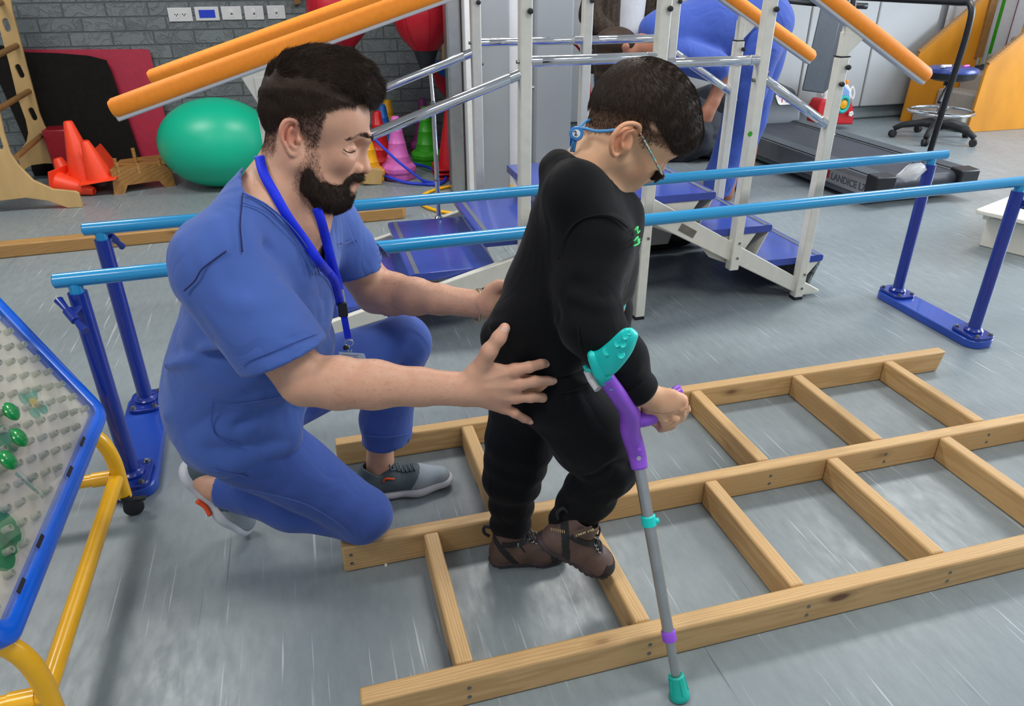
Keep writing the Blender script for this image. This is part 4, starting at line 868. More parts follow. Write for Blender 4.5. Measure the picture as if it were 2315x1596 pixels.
class Spec:
    def __init__(s): s.ops = []
    def u(s, prims, k=.01):
        for p in (prims if isinstance(prims, list) else [prims]): s.ops.append(('u', p, k))
        return s
    def s(s, prims, k=.004):
        for p in (prims if isinstance(prims, list) else [prims]): s.ops.append(('s', p, k))
        return s
    def d(s, fn, lo, hi): s.ops.append(('d', (fn, np.array(lo, float), np.array(hi, float)), 0)); return s
    def crease(s, pts, amp, w):            # a fold line: amp > 0 raises a ridge, amp < 0 cuts a groove
        P = [np.array(p, float) for p in pts]
        if len(P) > 2: P = spline(P, 4)
        lo, hi = np.min(P, 0)-3*w, np.max(P, 0)+3*w
        def fn(x, y, z):
            D = None; n = len(P)-1
            for i in range(n):
                f, _, _ = rc(P[i], P[i+1], 0, 0); q = f(x, y, z); 
                D = q if D is None else np.minimum(D, q)
            return -amp*np.exp(-(D/w)**2)
        return s.d(fn, lo, hi)
    def grid(s, lo, hi, h):
        lo = np.array(lo, float); hi = np.array(hi, float); n = np.ceil((hi-lo)/h).astype(int)+1
        ax = [lo[i]+h*np.arange(n[i]) for i in range(3)]; F = np.full(n, .2, np.float32)
        for kind, (f, l, u), k in s.ops:
            m = k+2*h+.004; i0 = np.clip(np.floor((l-m-lo)/h).astype(int), 0, n); i1 = np.clip(np.ceil((u+m-lo)/h).astype(int)+1, 0, n)
            if np.any(i1 <= i0): continue
            sl = tuple(slice(a, b) for a, b in zip(i0, i1)); X = ax[0][sl[0]][:, None, None]; Y = ax[1][sl[1]][None, :, None]; Z = ax[2][sl[2]][None, None, :]
            d = f(X, Y, Z); S = F[sl]
            if kind == 'd': F[sl] = S+d; continue
            if kind == 's': d = -d; hh = np.clip(.5-.5*(S-d)/max(k, 1e-6), 0, 1); F[sl] = np.where(True, S*(1-hh)+d*hh+k*hh*(1-hh), 0) if k > 0 else np.maximum(S, d)
            else: hh = np.clip(.5+.5*(S-d)/max(k, 1e-6), 0, 1); F[sl] = S*(1-hh)+d*hh-k*hh*(1-hh) if k > 0 else np.minimum(S, d)
        return F, lo, h
def nets(F, lo, h, smooth=1):
    ins = F < 0; n = F.shape; c = [slice(0, -1), slice(1, None)]; cnt = np.zeros(tuple(v-1 for v in n), np.int8)
    for i in (0, 1):
        for j in (0, 1):
            for k in (0, 1): cnt += ins[c[i], c[j], c[k]]
    act = np.argwhere((cnt > 0) & (cnt < 8)); idx = np.full(cnt.shape, -1, np.int32); idx[act[:, 0], act[:, 1], act[:, 2]] = np.arange(len(act))
    co = [(i, j, k) for i in (0, 1) for j in (0, 1) for k in (0, 1)]; v = {q: F[act[:, 0]+q[0], act[:, 1]+q[1], act[:, 2]+q[2]] for q in co}
    acc = np.zeros((len(act), 3)); num = np.zeros(len(act))
    for a in co:
        for ax in range(3):
            if a[ax] == 0:
                b = list(a); b[ax] = 1; b = tuple(b); va, vb = v[a], v[b]; m = (va < 0) != (vb < 0); t = np.where(m, va/np.where(m, va-vb, 1), 0)
                p = np.array(a, float)[None, :]+np.zeros((len(act), 1)); p[:, ax] += t; acc += p*m[:, None]; num += m
    P = lo+h*(act+acc/num[:, None]); Q = []
    for ax in range(3):
        o = [0, 1, 2]; o.remove(ax); s0 = [slice(None)]*3; s1 = [slice(None)]*3; s0[ax] = slice(0, -1); s1[ax] = slice(1, None)
        A, B = ins[tuple(s0)], ins[tuple(s1)]; e = np.argwhere(A != B); 
        for q in o: e = e[(e[:, q] > 0) & (e[:, q] < n[q]-1)]
        fl = A[e[:, 0], e[:, 1], e[:, 2]]; u_, w_ = o; cs = []
        for du, dw in ((-1, -1), (0, -1), (0, 0), (-1, 0)):
            g = e.copy(); g[:, u_] += du; g[:, w_] += dw; cs.append(idx[g[:, 0], g[:, 1], g[:, 2]])
        q = np.stack(cs, 1); flip = fl if ax != 1 else ~fl; q = np.where(flip[:, None], q, q[:, ::-1]); Q.append(q)
    Q = np.concatenate(Q)
    for _ in range(smooth):
        S = np.zeros_like(P); N = np.zeros(len(P))
        for i in range(4):
            np.add.at(S, Q[:, i], P[Q[:, (i+1) % 4]]+P[Q[:, (i-1) % 4]]); np.add.at(N, Q[:, i], 2)
        P = np.where(N[:, None] > 0, P*.45+.55*S/np.maximum(N, 1)[:, None], P)
    return P, Q
def sculpt(spec, boxes, coarse=None, smooth=1):
    """boxes: fine (lo, hi, h); coarse (lo, hi, h) fills the rest of the same shape"""
    VV, QQ, n = [], [], 0; items = [(np.minimum(a, b), np.maximum(a, b), c) for a, b, c in list(boxes)+([coarse] if coarse else [])]
    for bi, (lo, hi, h) in enumerate(items):
        F, l, hh = spec.grid(lo, hi, h); P, Q = nets(F, l, hh, smooth); C = P[Q].mean(1); keep = np.ones(len(Q), bool)
        for (l2, h2, s2) in items[:bi]:
            l2, h2 = np.array(l2)+2*s2, np.array(h2)-2*s2; keep &= ~np.all((C > l2) & (C < h2), axis=1)
        Q = Q[keep]; VV.append(P); QQ.append(Q+n); n += len(P)
    P = np.concatenate(VV); Q = np.concatenate(QQ); used = np.unique(Q); mp = np.full(len(P), -1); mp[used] = np.arange(len(used)); return P[used], mp[Q]
def fast_mesh(name, P, Q, mat, parent=None, tint=None, label=None):
    org = ORG[parent] if parent is not None else Vector((float(P[:, 0].mean()), float(P[:, 1].mean()), float(P[:, 2].min())))
    V = (P-np.array(org)).astype(np.float32); Q = np.asarray(Q, np.int32); k = Q.shape[1]
    me = bpy.data.meshes.new(name); me.vertices.add(len(V)); me.vertices.foreach_set('co', V.ravel()); me.loops.add(Q.size); me.loops.foreach_set('vertex_index', Q.ravel())
    me.polygons.add(len(Q)); me.polygons.foreach_set('loop_start', np.arange(0, Q.size, k, dtype=np.int32)); me.update(); me.validate(); me.shade_smooth()
    if tint is not None:
        a = me.color_attributes.new('tint', 'FLOAT_COLOR', 'POINT'); c = np.ones((len(V), 4), np.float32); c[:, :3] = tint; a.data.foreach_set('color', c.ravel())
    o = coll(bpy.data.objects.new(name, me)); ORG[o] = Vector(org)
    if parent is not None: o.parent = parent
    else: o.location = org
    me.materials.append(mat)
    if label: o['label'] = label
    return o
def wob(seed, freq, stretch=(1, 1, 1), n=6):        # cheap smooth noise as a sum of sines
    r = np.random.RandomState(seed); K = r.randn(n, 3); K /= np.linalg.norm(K, axis=1)[:, None]; K = K*freq*np.array(stretch)*r.uniform(.6, 1.5, (n, 1)); ph = r.rand(n)*6.28
    return lambda x, y, z: sum(np.sin(K[i, 0]*x+K[i, 1]*y+K[i, 2]*z+ph[i]) for i in range(n))/n
def wrinkles(spec, lo, hi, amp, freq, stretch, seed):
    w1 = wob(seed, freq, stretch); w2 = wob(seed+1, freq*.35, stretch); w3 = wob(seed+2, freq*.5)
    spec.d(lambda x, y, z: amp*(1-2*np.abs(w1(x, y, z)+.6*w2(x, y, z)))*np.clip(.4+w3(x, y, z)*1.6, 0, 1), lo, hi)
def normals(P, Q):
    n = np.cross(P[Q[:, 2]]-P[Q[:, 0]], P[Q[:, 3 if Q.shape[1] > 3 else 1]]-P[Q[:, 1 if Q.shape[1] > 3 else 0]])
    N = np.zeros_like(P)
    for i in range(Q.shape[1]): np.add.at(N, Q[:, i], n)
    return N/np.maximum(np.linalg.norm(N, axis=1), 1e-9)[:, None]
def strands(name, P, Q, mask, flow, count, length, width, mat, parent, lift=.35, seed=1, segs=4, jitter=.25, follow=None, label=None, curl=0.):
    """short hairs rooted on the surface P,Q where mask(P) says how likely; flow(P) gives the lie direction"""
    r = np.random.RandomState(seed); A = P[Q[:, 0]]; B = P[Q[:, 1]]; C = P[Q[:, 2]]; D = P[Q[:, 3]]
    ar = np.linalg.norm(np.cross(C-A, D-B), axis=1); cen = (A+B+C+D)/4; w = ar*np.clip(mask(cen), 0, 1)
    if w.sum() <= 0: print('EMPTY', name, seed); return None
    w = w/w.sum()
    f = r.choice(len(Q), count, p=w); s, t = r.rand(count, 1), r.rand(count, 1); R0 = (A[f]*(1-s)+B[f]*s)*(1-t)+(D[f]*(1-s)+C[f]*s)*t
    nv = normals(P, Q); N = nv[Q[f]].mean(1); N /= np.maximum(np.linalg.norm(N, axis=1), 1e-9)[:, None]
    fl = flow(R0)+r.randn(count, 3)*jitter; fl -= N*np.sum(fl*N, 1)[:, None]; fl /= np.maximum(np.linalg.norm(fl, axis=1), 1e-9)[:, None]
    L = (length(R0) if callable(length) else np.full(count, length))*r.uniform(.7, 1.2, count); side = np.cross(N, fl); V = np.zeros((count, (segs+1), 3, 3)); cb = r.randn(count, 1)*curl
    for k in range(segs+1):
        u = k/segs; lf = lift*(u-.55*u*u*(1 if lift < 1 else .3)); c = R0-N*.001+fl*(L*u)[:, None]+N*(L*lf)[:, None]+side*cb*(L*u*u)[:, None]; ww = width*(1-.85*u)
        V[:, k, 0] = c+side*ww; V[:, k, 1] = c-side*ww*.5+N*ww*.8; V[:, k, 2] = c-side*ww*.5-N*ww*.8
    n3 = (segs+1)*3; base = (np.arange(count)*n3)[:, None, None]; q = []
    for k in range(segs):
        for a in range(3): b = (a+1) % 3; q.append([k*3+a, k*3+b, (k+1)*3+b, (k+1)*3+a])
    Qs = (base+np.array(q)[None]).reshape(-1, 4); return fast_mesh(name, V.reshape(-1, 3), Qs, mat, parent, label=label)
def mk_skin(name, base, red):
    t = NT(name); a = t.n('ShaderNodeAttribute', attribute_name='tint'); n1 = t.noise(t.coords(), 38, 4, .6)
    c = t.mix(t.ramp(n1, [(.35, BW[0]), (.75, (.35, .35, .35, 1))]), lin(base), lin(red)); c = t.mix(1., c, a.outputs['Color'], 'MULTIPLY'); t.col(c)
    t.b.inputs['Roughness'].default_value = .5; t.b.inputs['Subsurface Weight'].default_value = .12; t.b.inputs['Subsurface Radius'].default_value = (.010, .004, .002); t.b.inputs['Subsurface Scale'].default_value = 1
    t.b.inputs['Specular IOR Level'].default_value = .4; t.bump(t.noise(t.coords(), 420, 3, .6), .12, .0006); return t.m
def mk_hair(name, base):
    t = NT(name); t.col(t.ramp(t.noise(t.coords(), 300, 2), [(.3, tuple(x*.6 for x in lin(base)[:3])+(1,)), (.7, lin(base))])); t.b.inputs['Roughness'].default_value = .6
    t.b.inputs['Specular IOR Level'].default_value = .22; return t.m
def mk_cloth(name, base, rough=.8, weave=900, b=.05, sheen=.15, fold=.008):
    t = NT(name); c = lin(base); n1 = t.noise(t.coords(), 12, 4); t.col(t.ramp(n1, [(.3, tuple(x*.93 for x in c[:3])+(1,)), (.7, c)])); t.b.inputs['Roughness'].default_value = rough
    t.b.inputs['Sheen Weight'].default_value = sheen; t.b.inputs['Specular IOR Level'].default_value = .25; f1 = t.noise(t.coords((1, 1.3, .7)), 7, 2, .5, .8); f2 = t.math('ABSOLUTE', t.math('SUBTRACT', f1, .5)); t.bump(t.math('ADD', t.math('MULTIPLY', t.ramp(f2, [(0., BW[0]), (.16, BW[1])]), .8), t.math('MULTIPLY', t.noise(t.coords(), weave, 2), b)), .35, fold); return t.m
M['skin'] = mk_skin('skin_man', '#cfa186', '#bf8069'); M['skin_kid'] = mk_skin('skin_boy', '#d8aa86', '#c98f6c'); M['skin_dk'] = mk_skin('skin_dark', '#a9745c', '#94604b')
M['hair'] = mk_hair('dark_hair', '#3a2c23'); M['hairk'] = mk_hair('boy_hair', '#3a2d25'); M['hairk2'] = mk_hair('boy_short_hair', '#453528'); M['hairl'] = mk_hair('stubble_hair', '#35271f')
M['scrub'] = mk_cloth('scrub_cotton', '#4562ab'); M['scrub3'] = mk_cloth('scrub_deep_blue', '#3550a4', fold=.012); M['scrub2'] = mk_cloth('trouser_cotton', '#3d58a4'); M['seam'] = mk_cloth('seam_dark', '#17245c'); M['sweat'] = mk_cloth('black_sweatshirt', '#08090c', .95, 500, .04, .05, .006)
M['pants'] = mk_cloth('black_trousers', '#08080b', .9, 700, .04, .03, .008); M['lany'] = mk_cloth('lanyard_blue', '#0a2be0', .5, 900, .2); M['leather'] = plain('brown_leather', '#5f4940', .6, var=.18, nscale=25, bump=.2, bscale=120)
M['solebr'] = plain('brown_rubber_sole', '#3e3133', .6, var=.06); M['shoeg'] = plain('shoe_grey_knit', '#8f979d', .75, var=.08, nscale=420, bump=.15, bscale=700); M['shoed'] = plain('shoe_slate', '#47545b', .6, var=.08)
M['shoew'] = plain('shoe_white_foam', '#c9cbd0', .45, var=.03); M['shoeo'] = plain('shoe_orange', '#f2551d', .5); M['shoel'] = plain('shoe_lining', '#23272c', .8)
# ------------------------------------------------------------------ the kneeling man
man = thing('person', (-.05, 1.45, 0), 'man with dark hair and beard in blue scrubs kneeling behind the boy', 'person')
YM = 1.44
def hm(px, py, dy=0.): return PY(px, py, YM+dy)
sN = np.array(PY(478, 575, 1.27)); sF = np.array(PY(735, 500, 1.60))
elN, wrN = PY(690, 862, 1.175), PY(1058, 880, 1.12)
elF, wrF = PY(850, 660, 1.64), PY(1088, 688, 1.42)
hipN, hipF = np.array([-.235, 1.37, .43]), np.array([-.17, 1.56, .43]); knN = np.array(PY(838, 1160, 1.405)); knF = np.array(PY(940, 750, 1.63))
anN = np.array(PY(488, 1098, 1.56)); anF = np.array(PY(862, 1020, 1.67))
body = Spec()
# head
body.u(ell(hm(697, 247), (.080, .074, .080)), .01).u(ell(hm(752, 262), (.068, .066, .076)), .03)
body.u(ell(hm(742, 348), (.050, .053, .064)), .03)
for s in (-1, 1):
    body.u(rc(hm(672, 365, s*.056), hm(745, 440, s*.030), .024, .022), .03)
    body.u(ell(hm(766, 356, s*.038), (.026, .022, .024)), .02)
    body.u(rc(hm(775, 318, s*.044), hm(828, 312, s*.012), .010, .011), .014)
body.u(ell(hm(768, 432), (.024, .030, .028)), .03).u(ell(hm(786, 405), (.018, .026, .024)), .02)
body.u(rc(hm(827, 312), hm(820, 338), .008, .008), .012).u(rc(hm(819, 338), hm(824, 378), .0085, .0105), .008).u(rc(hm(800, 345), hm(812, 376), .010, .014), .012).u(ell(hm(826, 381), (.0095, .0115, .0095)), .006)
for s in (-1, 1): body.u(ell(hm(805, 382, s*.0155), (.0125, .0078, .0100)), .004)
for s in (-1, 1):
    body.s(ell(hm(806, 333, s*.040), (.020, .015, .010)), .016); body.u(ell(hm(786, 336, s*.0345), (.0165, .0140, .0115)), .006)
    body.s(chain([hm(772, 334, s*.047), hm(785, 345, s*.047), hm(802, 342, s*.040)], [.001, .0016, .001]), .003); body.s(chain([hm(772, 328, s*.048), hm(786, 323, s*.046), hm(802, 327, s*.040)], [.0008, .0012, .0008]), .003)
    body.s(ell(hm(819, 393, s*.008), (.005, .003, .003)), .003)
body.u(rc(hm(800, 411, -.016), hm(806, 411, 0), .0045, .007), .005).u(rc(hm(806, 411), hm(800, 411, .016), .007, .0045), .005).u(rc(hm(792, 425, -.013), hm(797, 426, .013), .0065, .0065), .006)
body.s(rc(hm(792, 418, -.022), hm(805, 418.5, 0), .0012, .0016), .004)
# ears
for s in (-1, 1):
    E_ = [hm(*p, s*q) for *p, q in ((672, 300, .072), (674, 285, .077), (665, 273, .081), (648, 272, .085), (636, 288, .087), (636, 310, .086), (645, 332, .083), (654, 347, .079), (667, 350, .075), (674, 340, .072))]
    body.u(ell(hm(658, 312, s*.074), (.015, .008, .027)), .008); body.u(chain(spline(E_, 3), [.0036]*28), .003)
    body.s(ell(hm(664, 312, s*.086), (.0095, .0105, .015)), .003); body.s(ell(hm(668, 326, s*.080), (.004, .009, .005)), .003); body.u(chain(spline([hm(660, 288, s*.083), hm(652, 300, s*.083), hm(652, 322, s*.081), hm(662, 332, s*.078)], 3), [.0026]*10), .003)
    body.u(ell(hm(676, 318, s*.077), (.0045, .004, .0065)), .003)
# neck, chest
body.u(rc(hm(672, 350), PY(625, 460, 1.44), .060, .066), .03).u(rc(PY(705, 400, 1.43), PY(690, 500, 1.42), .034, .05), .03)
mid = (sN+sF)/2
lat = (sF-sN); lat[2] = 0; lat /= np.linalg.norm(lat); fwd = np.array([lat[1], -lat[0], 0]); spn = np.array([.33, -.07, .94]); spn /= np.linalg.norm(spn)
fw2 = np.cross(lat, spn); fw2 = fw2 if fw2[0] > 0 else -fw2
BF = [lat, fw2, spn]
def bf(a, b, c, o=None): return (mid if o is None else o)+lat*a+fw2*b+spn*c
body.u(rc(sN+np.array([.03, .02, .0]), PY(612, 440, 1.41), .042, .056), .03).u(rc(sF, PY(680, 470, 1.47), .050, .056), .03)
body.u(ell(bf(0, .005, -.10), (.155, .105, .155), BF), .04)
body.u(rc(bf(0, 0, -.15), np.array([-.21, 1.46, .46]), .125, .13), .03)
body.u(chain([hipN+np.array([0, 0, .02]), knN+np.array([-.01, 0, 0])], [.085, .045]), .02).u(chain([knN+np.array([-.01, 0, 0]), anN], [.045, .036]), .01)
body.u(chain([hipF, knF+np.array([-.03, 0, -.02])], [.08, .048]), .02).u(chain([knF+np.array([-.03, 0, -.02]), anF+np.array([0, 0, .04]), anF+np.array([.0, 0, -.03])], [.045, .034, .033]), .01)
body.u(chain([anF+np.array([-.012, .0, -.01]), anF+np.array([-.02, 0, -.07])], [.03, .028]), .01).u(chain([anN, anN+np.array([-.022, .01, .012])], [.034, .03]), .01)
# arms
ax = (wrN-elN)/np.linalg.norm(wrN-elN)
body.u(chain([sN, (sN+elN)/2, elN+np.array([-.002, 0, .004])], [.055, .050, .045]), .02)
fa = [elN+ax*.0, elN+ax*.055, elN+ax*.12, elN+ax*.20, wrN]
body.u(chain(fa, [.043, .0475, .044, .034, .0315], ((0, 1, 0), .88)), .015)
body.u(chain([sF, (sF+elF)/2, elF], [.052, .052, .050]), .02)
axF = (wrF-elF)/np.linalg.norm(wrF-elF)
body.u(chain([elF, elF+axF*.05, elF+axF*.12, elF+axF*.19, wrF], [.050, .050, .043, .034, .030], ((0, 1, 0), .88)), .015)
# near hand: back of the hand to the camera, fingers spread on the boy's hip
YH_ = 1.105
def hn(px, py, dy=0.): return PY(px, py, YH_+dy)
knu = [hn(1163, 836, .002), hn(1172, 868, -.002), hn(1165, 897, .001), hn(1140, 922, .008)]
body.u(rc(wrN, hn(1100, 878, .008), .031, .028, ((0, 1, 0), .62)), .012)
for i, kp in enumerate(knu): body.u(rc(hn(1080, 862+i*11, .010), kp, .0175, .0125, ((0, 1, 0), .85)), .012)
body.u(ell(hn(1125, 880, .008), (.036, .016, .034)), .014)
FG = [[knu[0], hn(1196, 830, -.004), hn(1222, 823, .004), hn(1242, 820, .016)], [knu[1], hn(1208, 862, -.008), hn(1236, 861, .002), hn(1254, 861, .014)],
      [knu[2], hn(1200, 898, -.006), hn(1226, 899, .002), hn(1241, 898, .013)], [knu[3], hn(1164, 934, .001), hn(1184, 946, .006), hn(1200, 952, .014)]]
FR = [[.0118, .0102, .0092, .0082], [.0120, .0104, .0094, .0084], [.0115, .0098, .0090, .0080], [.0105, .0088, .0080, .0072]]
for P_, R_ in zip(FG, FR):
    body.u(chain(P_, R_), .003); body.u(ell(P_[1], (R_[1]*1.04,)*3), .003)
TH_ = [hn(1085, 835, .012), hn(1106, 794, .0), hn(1128, 764, -.002), hn(1141, 742, .002)]
body.u(chain(TH_, [.018, .0135, .0115, .0098]), .010); body.u(ell(TH_[2], (.0119,)*3), .003)
body.u(rc(hn(1075, 850, .012), hn(1120, 840, .008), .022, .016, ((0, 1, 0), .7)), .012)
for kp in knu[:3]: body.u(ell(kp+np.array([0, -.004, 0]), (.0105, .008, .0105)), .008)
body.crease([hn(1098, 858, -.006), knu[0]+np.array([-.012, -.008, 0])], .0012, .004).crease([hn(1098, 876, -.008), knu[1]+np.array([-.012, -.010, 0])], .0012, .004).crease([hn(1098, 892, -.006), knu[2]+np.array([-.012, -.009, 0])], .0012, .004)
# far hand behind the boy's back, thumb up
def hf(px, py, Y): return PY(px, py, Y)
body.u(rc(wrF, hf(1128, 690, 1.36), .030, .030, ((0, 1, 0), .6)), .012).u(ell(hf(1120, 690, 1.37), (.036, .018, .032)), .012)
body.u(chain([hf(1096, 678, 1.38), hf(1112, 656, 1.37), hf(1128, 645, 1.355), hf(1145, 645, 1.345)], [.018, .0145, .012, .010]), .010)
for i, (x, y) in enumerate(((1180, 672), (1190, 690), (1188, 706), (1178, 722))):
    body.u(chain([hf(1140, 672+i*14, 1.355), hf((1140+x)/2+4, (672+i*14+y)/2, 1.345), hf(x, y, 1.325)], [.012, .0105, .0085]), .004)
P, Q = sculpt(body, [(hm(585, 520, -.13), hm(860, 130, .13), .0024), (np.minimum(wrN, elN)-[.03, .07, .10], hn(1275, 700, .06)+[0, 0, .05], .0026), (PY(830, 760, 1.30), PY(1215, 610, 1.70), .0034)],
    (np.array([-.50, 1.10, -.01]), np.array([.40, 1.80, 1.25]), .0075))
def near_px(P):
    w = (P-EYE)@FW; return (P-EYE)@RT*FPX/w+CX, -((P-EYE)@UP)*FPX/w+CY
u_, v_ = near_px(P)
def pip(u, v, poly):
    ins = np.zeros(len(u), bool); n = len(poly)
    for i in range(n):
        (x0, y0), (x1, y1) = poly[i], poly[(i+1) % n]
        c = ((y0 > v) != (y1 > v)) & (u < (x1-x0)*(v-y0)/((y1-y0) if y1 != y0 else 1e-9)+x0); ins ^= c
    return ins
BE = [(688, 325), (716, 315), (722, 345), (724, 385), (742, 415), (770, 418), (786, 404), (806, 392), (822, 392), (816, 404), (800, 412), (790, 422), (800, 436), (802, 470), (770, 490), (700, 475), (660, 420), (668, 380), (690, 350)]
FA = [(593, 350), (596, 270), (622, 250), (655, 232), (740, 225), (772, 240), (738, 250), (730, 270), (716, 330), (690, 332), (684, 300), (668, 268), (640, 266), (626, 290), (624, 335), (612, 360)]
tint = np.ones((len(P), 3))
def paint(c, col, r, soft=.5):
    d = np.linalg.norm(P-np.array(c), axis=1); m_ = np.clip((r-d)/(r*soft), 0, 1)[:, None]; tint[:] = tint*(1-m_)+tint*np.array(col)*m_
paint(hm(802, 411, -.012), (.86, .58, .60), .016); paint(hm(796, 426, -.008), (.88, .58, .60), .015)
for s in (-1, 1):
    paint(hm(650, 300, s*.086), (1.06, .70, .68), .036, .9); paint(hm(790, 365, s*.045), (1.0, .90, .88), .03, .9)
    paint(hm(786, 345, s*.047), (.35, .28, .26), .006, .6); paint(hm(796, 343, s*.044), (.35, .28, .26), .005, .6); paint(hm(820, 378, s*.006), (1.0, .86, .84), .02, .9)
for kp in knu: paint(kp, (1.02, .82, .80), .018, .9)
for P_ in FG+[TH_]: paint(P_[-1], (1.05, .92, .90), .012, .6); paint(P_[1], (1.02, .88, .86), .012, .9)
for poly, col in ((BE, (.80, .77, .77)), (FA, (.74, .71, .71))):
    jj = np.random.RandomState(4).randn(2, len(P))*3.2; q = pip(u_+jj[0], v_+jj[1], poly) & (P[:, 1] < 1.56) & (P[:, 2] > .85) & (P[:, 0] > -.12)
    ear_ = (np.linalg.norm((P-hm(655, 312, -.080))/np.array([.021, .03, .036]), axis=1) < 1); tint[q & ~ear_] *= np.array(col)
bodyo = fast_mesh('body', P, Q, M['skin'], man, tint=tint)
def on_surf(P, N, px, py, off=.0015, near=None):    # the nearest surface point of a mesh under a photo pixel
    d = ray(px, py); d = d/np.linalg.norm(d); r = P-EYE; t = r@d; q = np.linalg.norm(r-t[:, None]*d, axis=1); w = np.where(q < .009, t, 9); i = int(np.argmin(w)); 
    if w[i] > 8: i = int(np.argmin(q))
    s = (P[i]-EYE)@d; return EYE+d*s-d*off
# eyelashes and brows are small tufts of hair
NV = None
hx = lambda P: near_px(P)
face = (P[:, 2] > .90)
Hh = Spec()      # scalp shape: short sides and long swept top
Hs = [ell(hm(697, 247), (.0855, .0795, .0855)), ell(hm(752, 258), (.067, .0655, .079))]
for p in Hs: Hh.u(p, .03)
Hh.u(chain(spline([hm(648, 198), hm(686, 170), hm(740, 160), hm(790, 174), hm(820, 200)], 4), list(np.linspace(.027, .024, 17))), .03)
Hh.u(chain(spline([hm(656, 202, .03), hm(704, 180, .03), hm(762, 176, .03), hm(810, 194, .022)], 4), list(np.linspace(.026, .022, 13))), .03)
Hh.u(chain(spline([hm(664, 196, -.03), hm(712, 174, -.028), hm(768, 176, -.025), hm(812, 196, -.02)], 4), list(np.linspace(.026, .022, 13))), .03)
Hh.u(chain([hm(818, 192, 0), hm(834, 218, -.005)], [.024, .013]), .015)
def hl_side(u, v):    # photo-plane outline of the short hair: True above the hairline
    line_x = [560, 596, 622, 650, 690, 705, 718, 742, 770, 800, 836, 870]; line_y = [300, 305, 286, 250, 258, 262, 244, 240, 236, 238, 236, 236]
    return v-np.interp(u, line_x, line_y)
lo_, hi_ = hm(560, 400, -.15), hm(880, 50, .15)
Hh.d(lambda x, y, z: .0016*wob(5, 420, (1, 1, .4))(x, y, z)+.0022*wob(6, 170, (.5, .5, 1.2))(x, y, z), lo_, hi_)
PH, QH = sculpt(Hh, [(lo_, hi_, .003)])
uu, vv = near_px(PH); c_ = QH; uc, vc = uu[c_].mean(1), vv[c_].mean(1); yc = PH[c_].mean(1)[:, 1]
keepf = (hl_side(uc-(yc-YM+.06)*0, vc) < 0)
QH = QH[keepf]; us_ = np.unique(QH); mp = np.full(len(PH), -1); mp[us_] = np.arange(len(us_)); PH2, QH2 = PH[us_], mp[QH]
hair = fast_mesh('hair', PH2, QH2, M['hair'], man)
# top strands sweep forward and to the far side, side strands lie down and back
def top_mask(P):
    u, v = near_px(P); part = np.interp(u, [590, 660, 700, 750, 800, 840], [180, 178, 184, 199, 220, 240]); return (v < part).astype(float)
def flow_top(P):
    u, v = near_px(P); f = np.zeros_like(P); f[:, 0] = 1; f[:, 1] = .25*np.sin(P[:, 0]*60); t = np.clip((u-640)/180, 0, 1); f[:, 2] = .55-1.5*t**1.6; return f
def flow_side(P):
    u, v = near_px(P); f = np.zeros_like(P); f[:, 0] = np.where(u > 690, .25, -.12); f[:, 2] = -1; return f
strands('hair_strands', PH2, QH2, lambda P: top_mask(P), flow_top, 17000, .026, .0005, M['hair'], hair, lift=.16, seed=2, segs=5, jitter=.18, curl=.25)
strands('hair_strands', PH2, QH2, lambda P: 1-top_mask(P+UP*.011), flow_side, 12000, .011, .00032, M['hair'], hair, lift=.5, seed=3, segs=3, jitter=.3)
# stubble fade, beard, moustache, brows grow from the face itself
hb = (P[Q[:, 0], 2] > .86) & (P[Q[:, 0], 1] < 1.62) & (P[Q[:, 0], 0] > -.12); QF = Q[hb]
BC = [(728, 392), (745, 418), (772, 420), (788, 404), (808, 394), (822, 393), (814, 407), (796, 410), (786, 420), (790, 432), (802, 436), (800, 475), (765, 490), (700, 475), (670, 430), (676, 400)]
def beard_soft(P):
    u, v = near_px(P); return pip(u, v, BE)*.7+pip(u, v, BC)*1.
BS = Spec()    # beard volume
for s in (-1, 1): BS.u(chain([hm(698, 350, s*.0655), hm(690, 385, s*.063), hm(700, 416, s*.055), hm(730, 438, s*.042), hm(756, 444, s*.020)], [.004, .011, .018, .023, .023]), .02)
BS.u(ell(hm(760, 438), (.027, .034, .028)), .03).u(rc(hm(730, 446, -.03), hm(730, 446, .03), .022, .022), .03).u(rc(hm(785, 432, -.018), hm(785, 432, .018), .008, .008), .01)
for s in (-1, 1): BS.u(chain([hm(770, 428, s*.036), hm(782, 408, s*.030), hm(797, 400, s*.022), hm(810, 400, s*.006)], [.009, .007, .0065, .0080]), .008)
BS.s(ell(hm(806, 418), (.018, .024, .0075)), .006).s(ell(hm(840, 378), (.02, .05, .014)), .004)
BS.d(lambda x, y, z: .0022*wob(15, 380, (1, 1, .5))(x, y, z)+.0025*wob(16, 150)(x, y, z), *(lambda a, b: (a, b))(hm(640, 540, -.10), hm(850, 290, .10)))
PB_, QB_ = sculpt(BS, [(hm(640, 540, -.10), hm(850, 290, .10), .0026)])
beard = fast_mesh('beard', PB_, QB_, M['hair'], man)
fd = lambda P: np.stack([np.full(len(P), .25), (P[:, 1]-YM)*3, np.full(len(P), -1.)], 1)
strands('beard_strands', PB_, QB_, lambda P: np.ones(len(P)), fd, 15000, .012, .00035, M['hair'], beard, lift=.55, seed=5, segs=3, jitter=.45)
strands('stubble', P, QF, beard_soft, fd, 9000, .0065, .0002, M['hair'], beard, lift=.6, seed=6, segs=2, jitter=.5)
strands('stubble', P, QF, lambda P: pip(*near_px(P), FA)*np.clip((360-near_px(P)[1])/90, .12, 1), flow_side, 17000, .007, .0002, M['hair'], hair, lift=.6, seed=7, segs=2, jitter=.4)
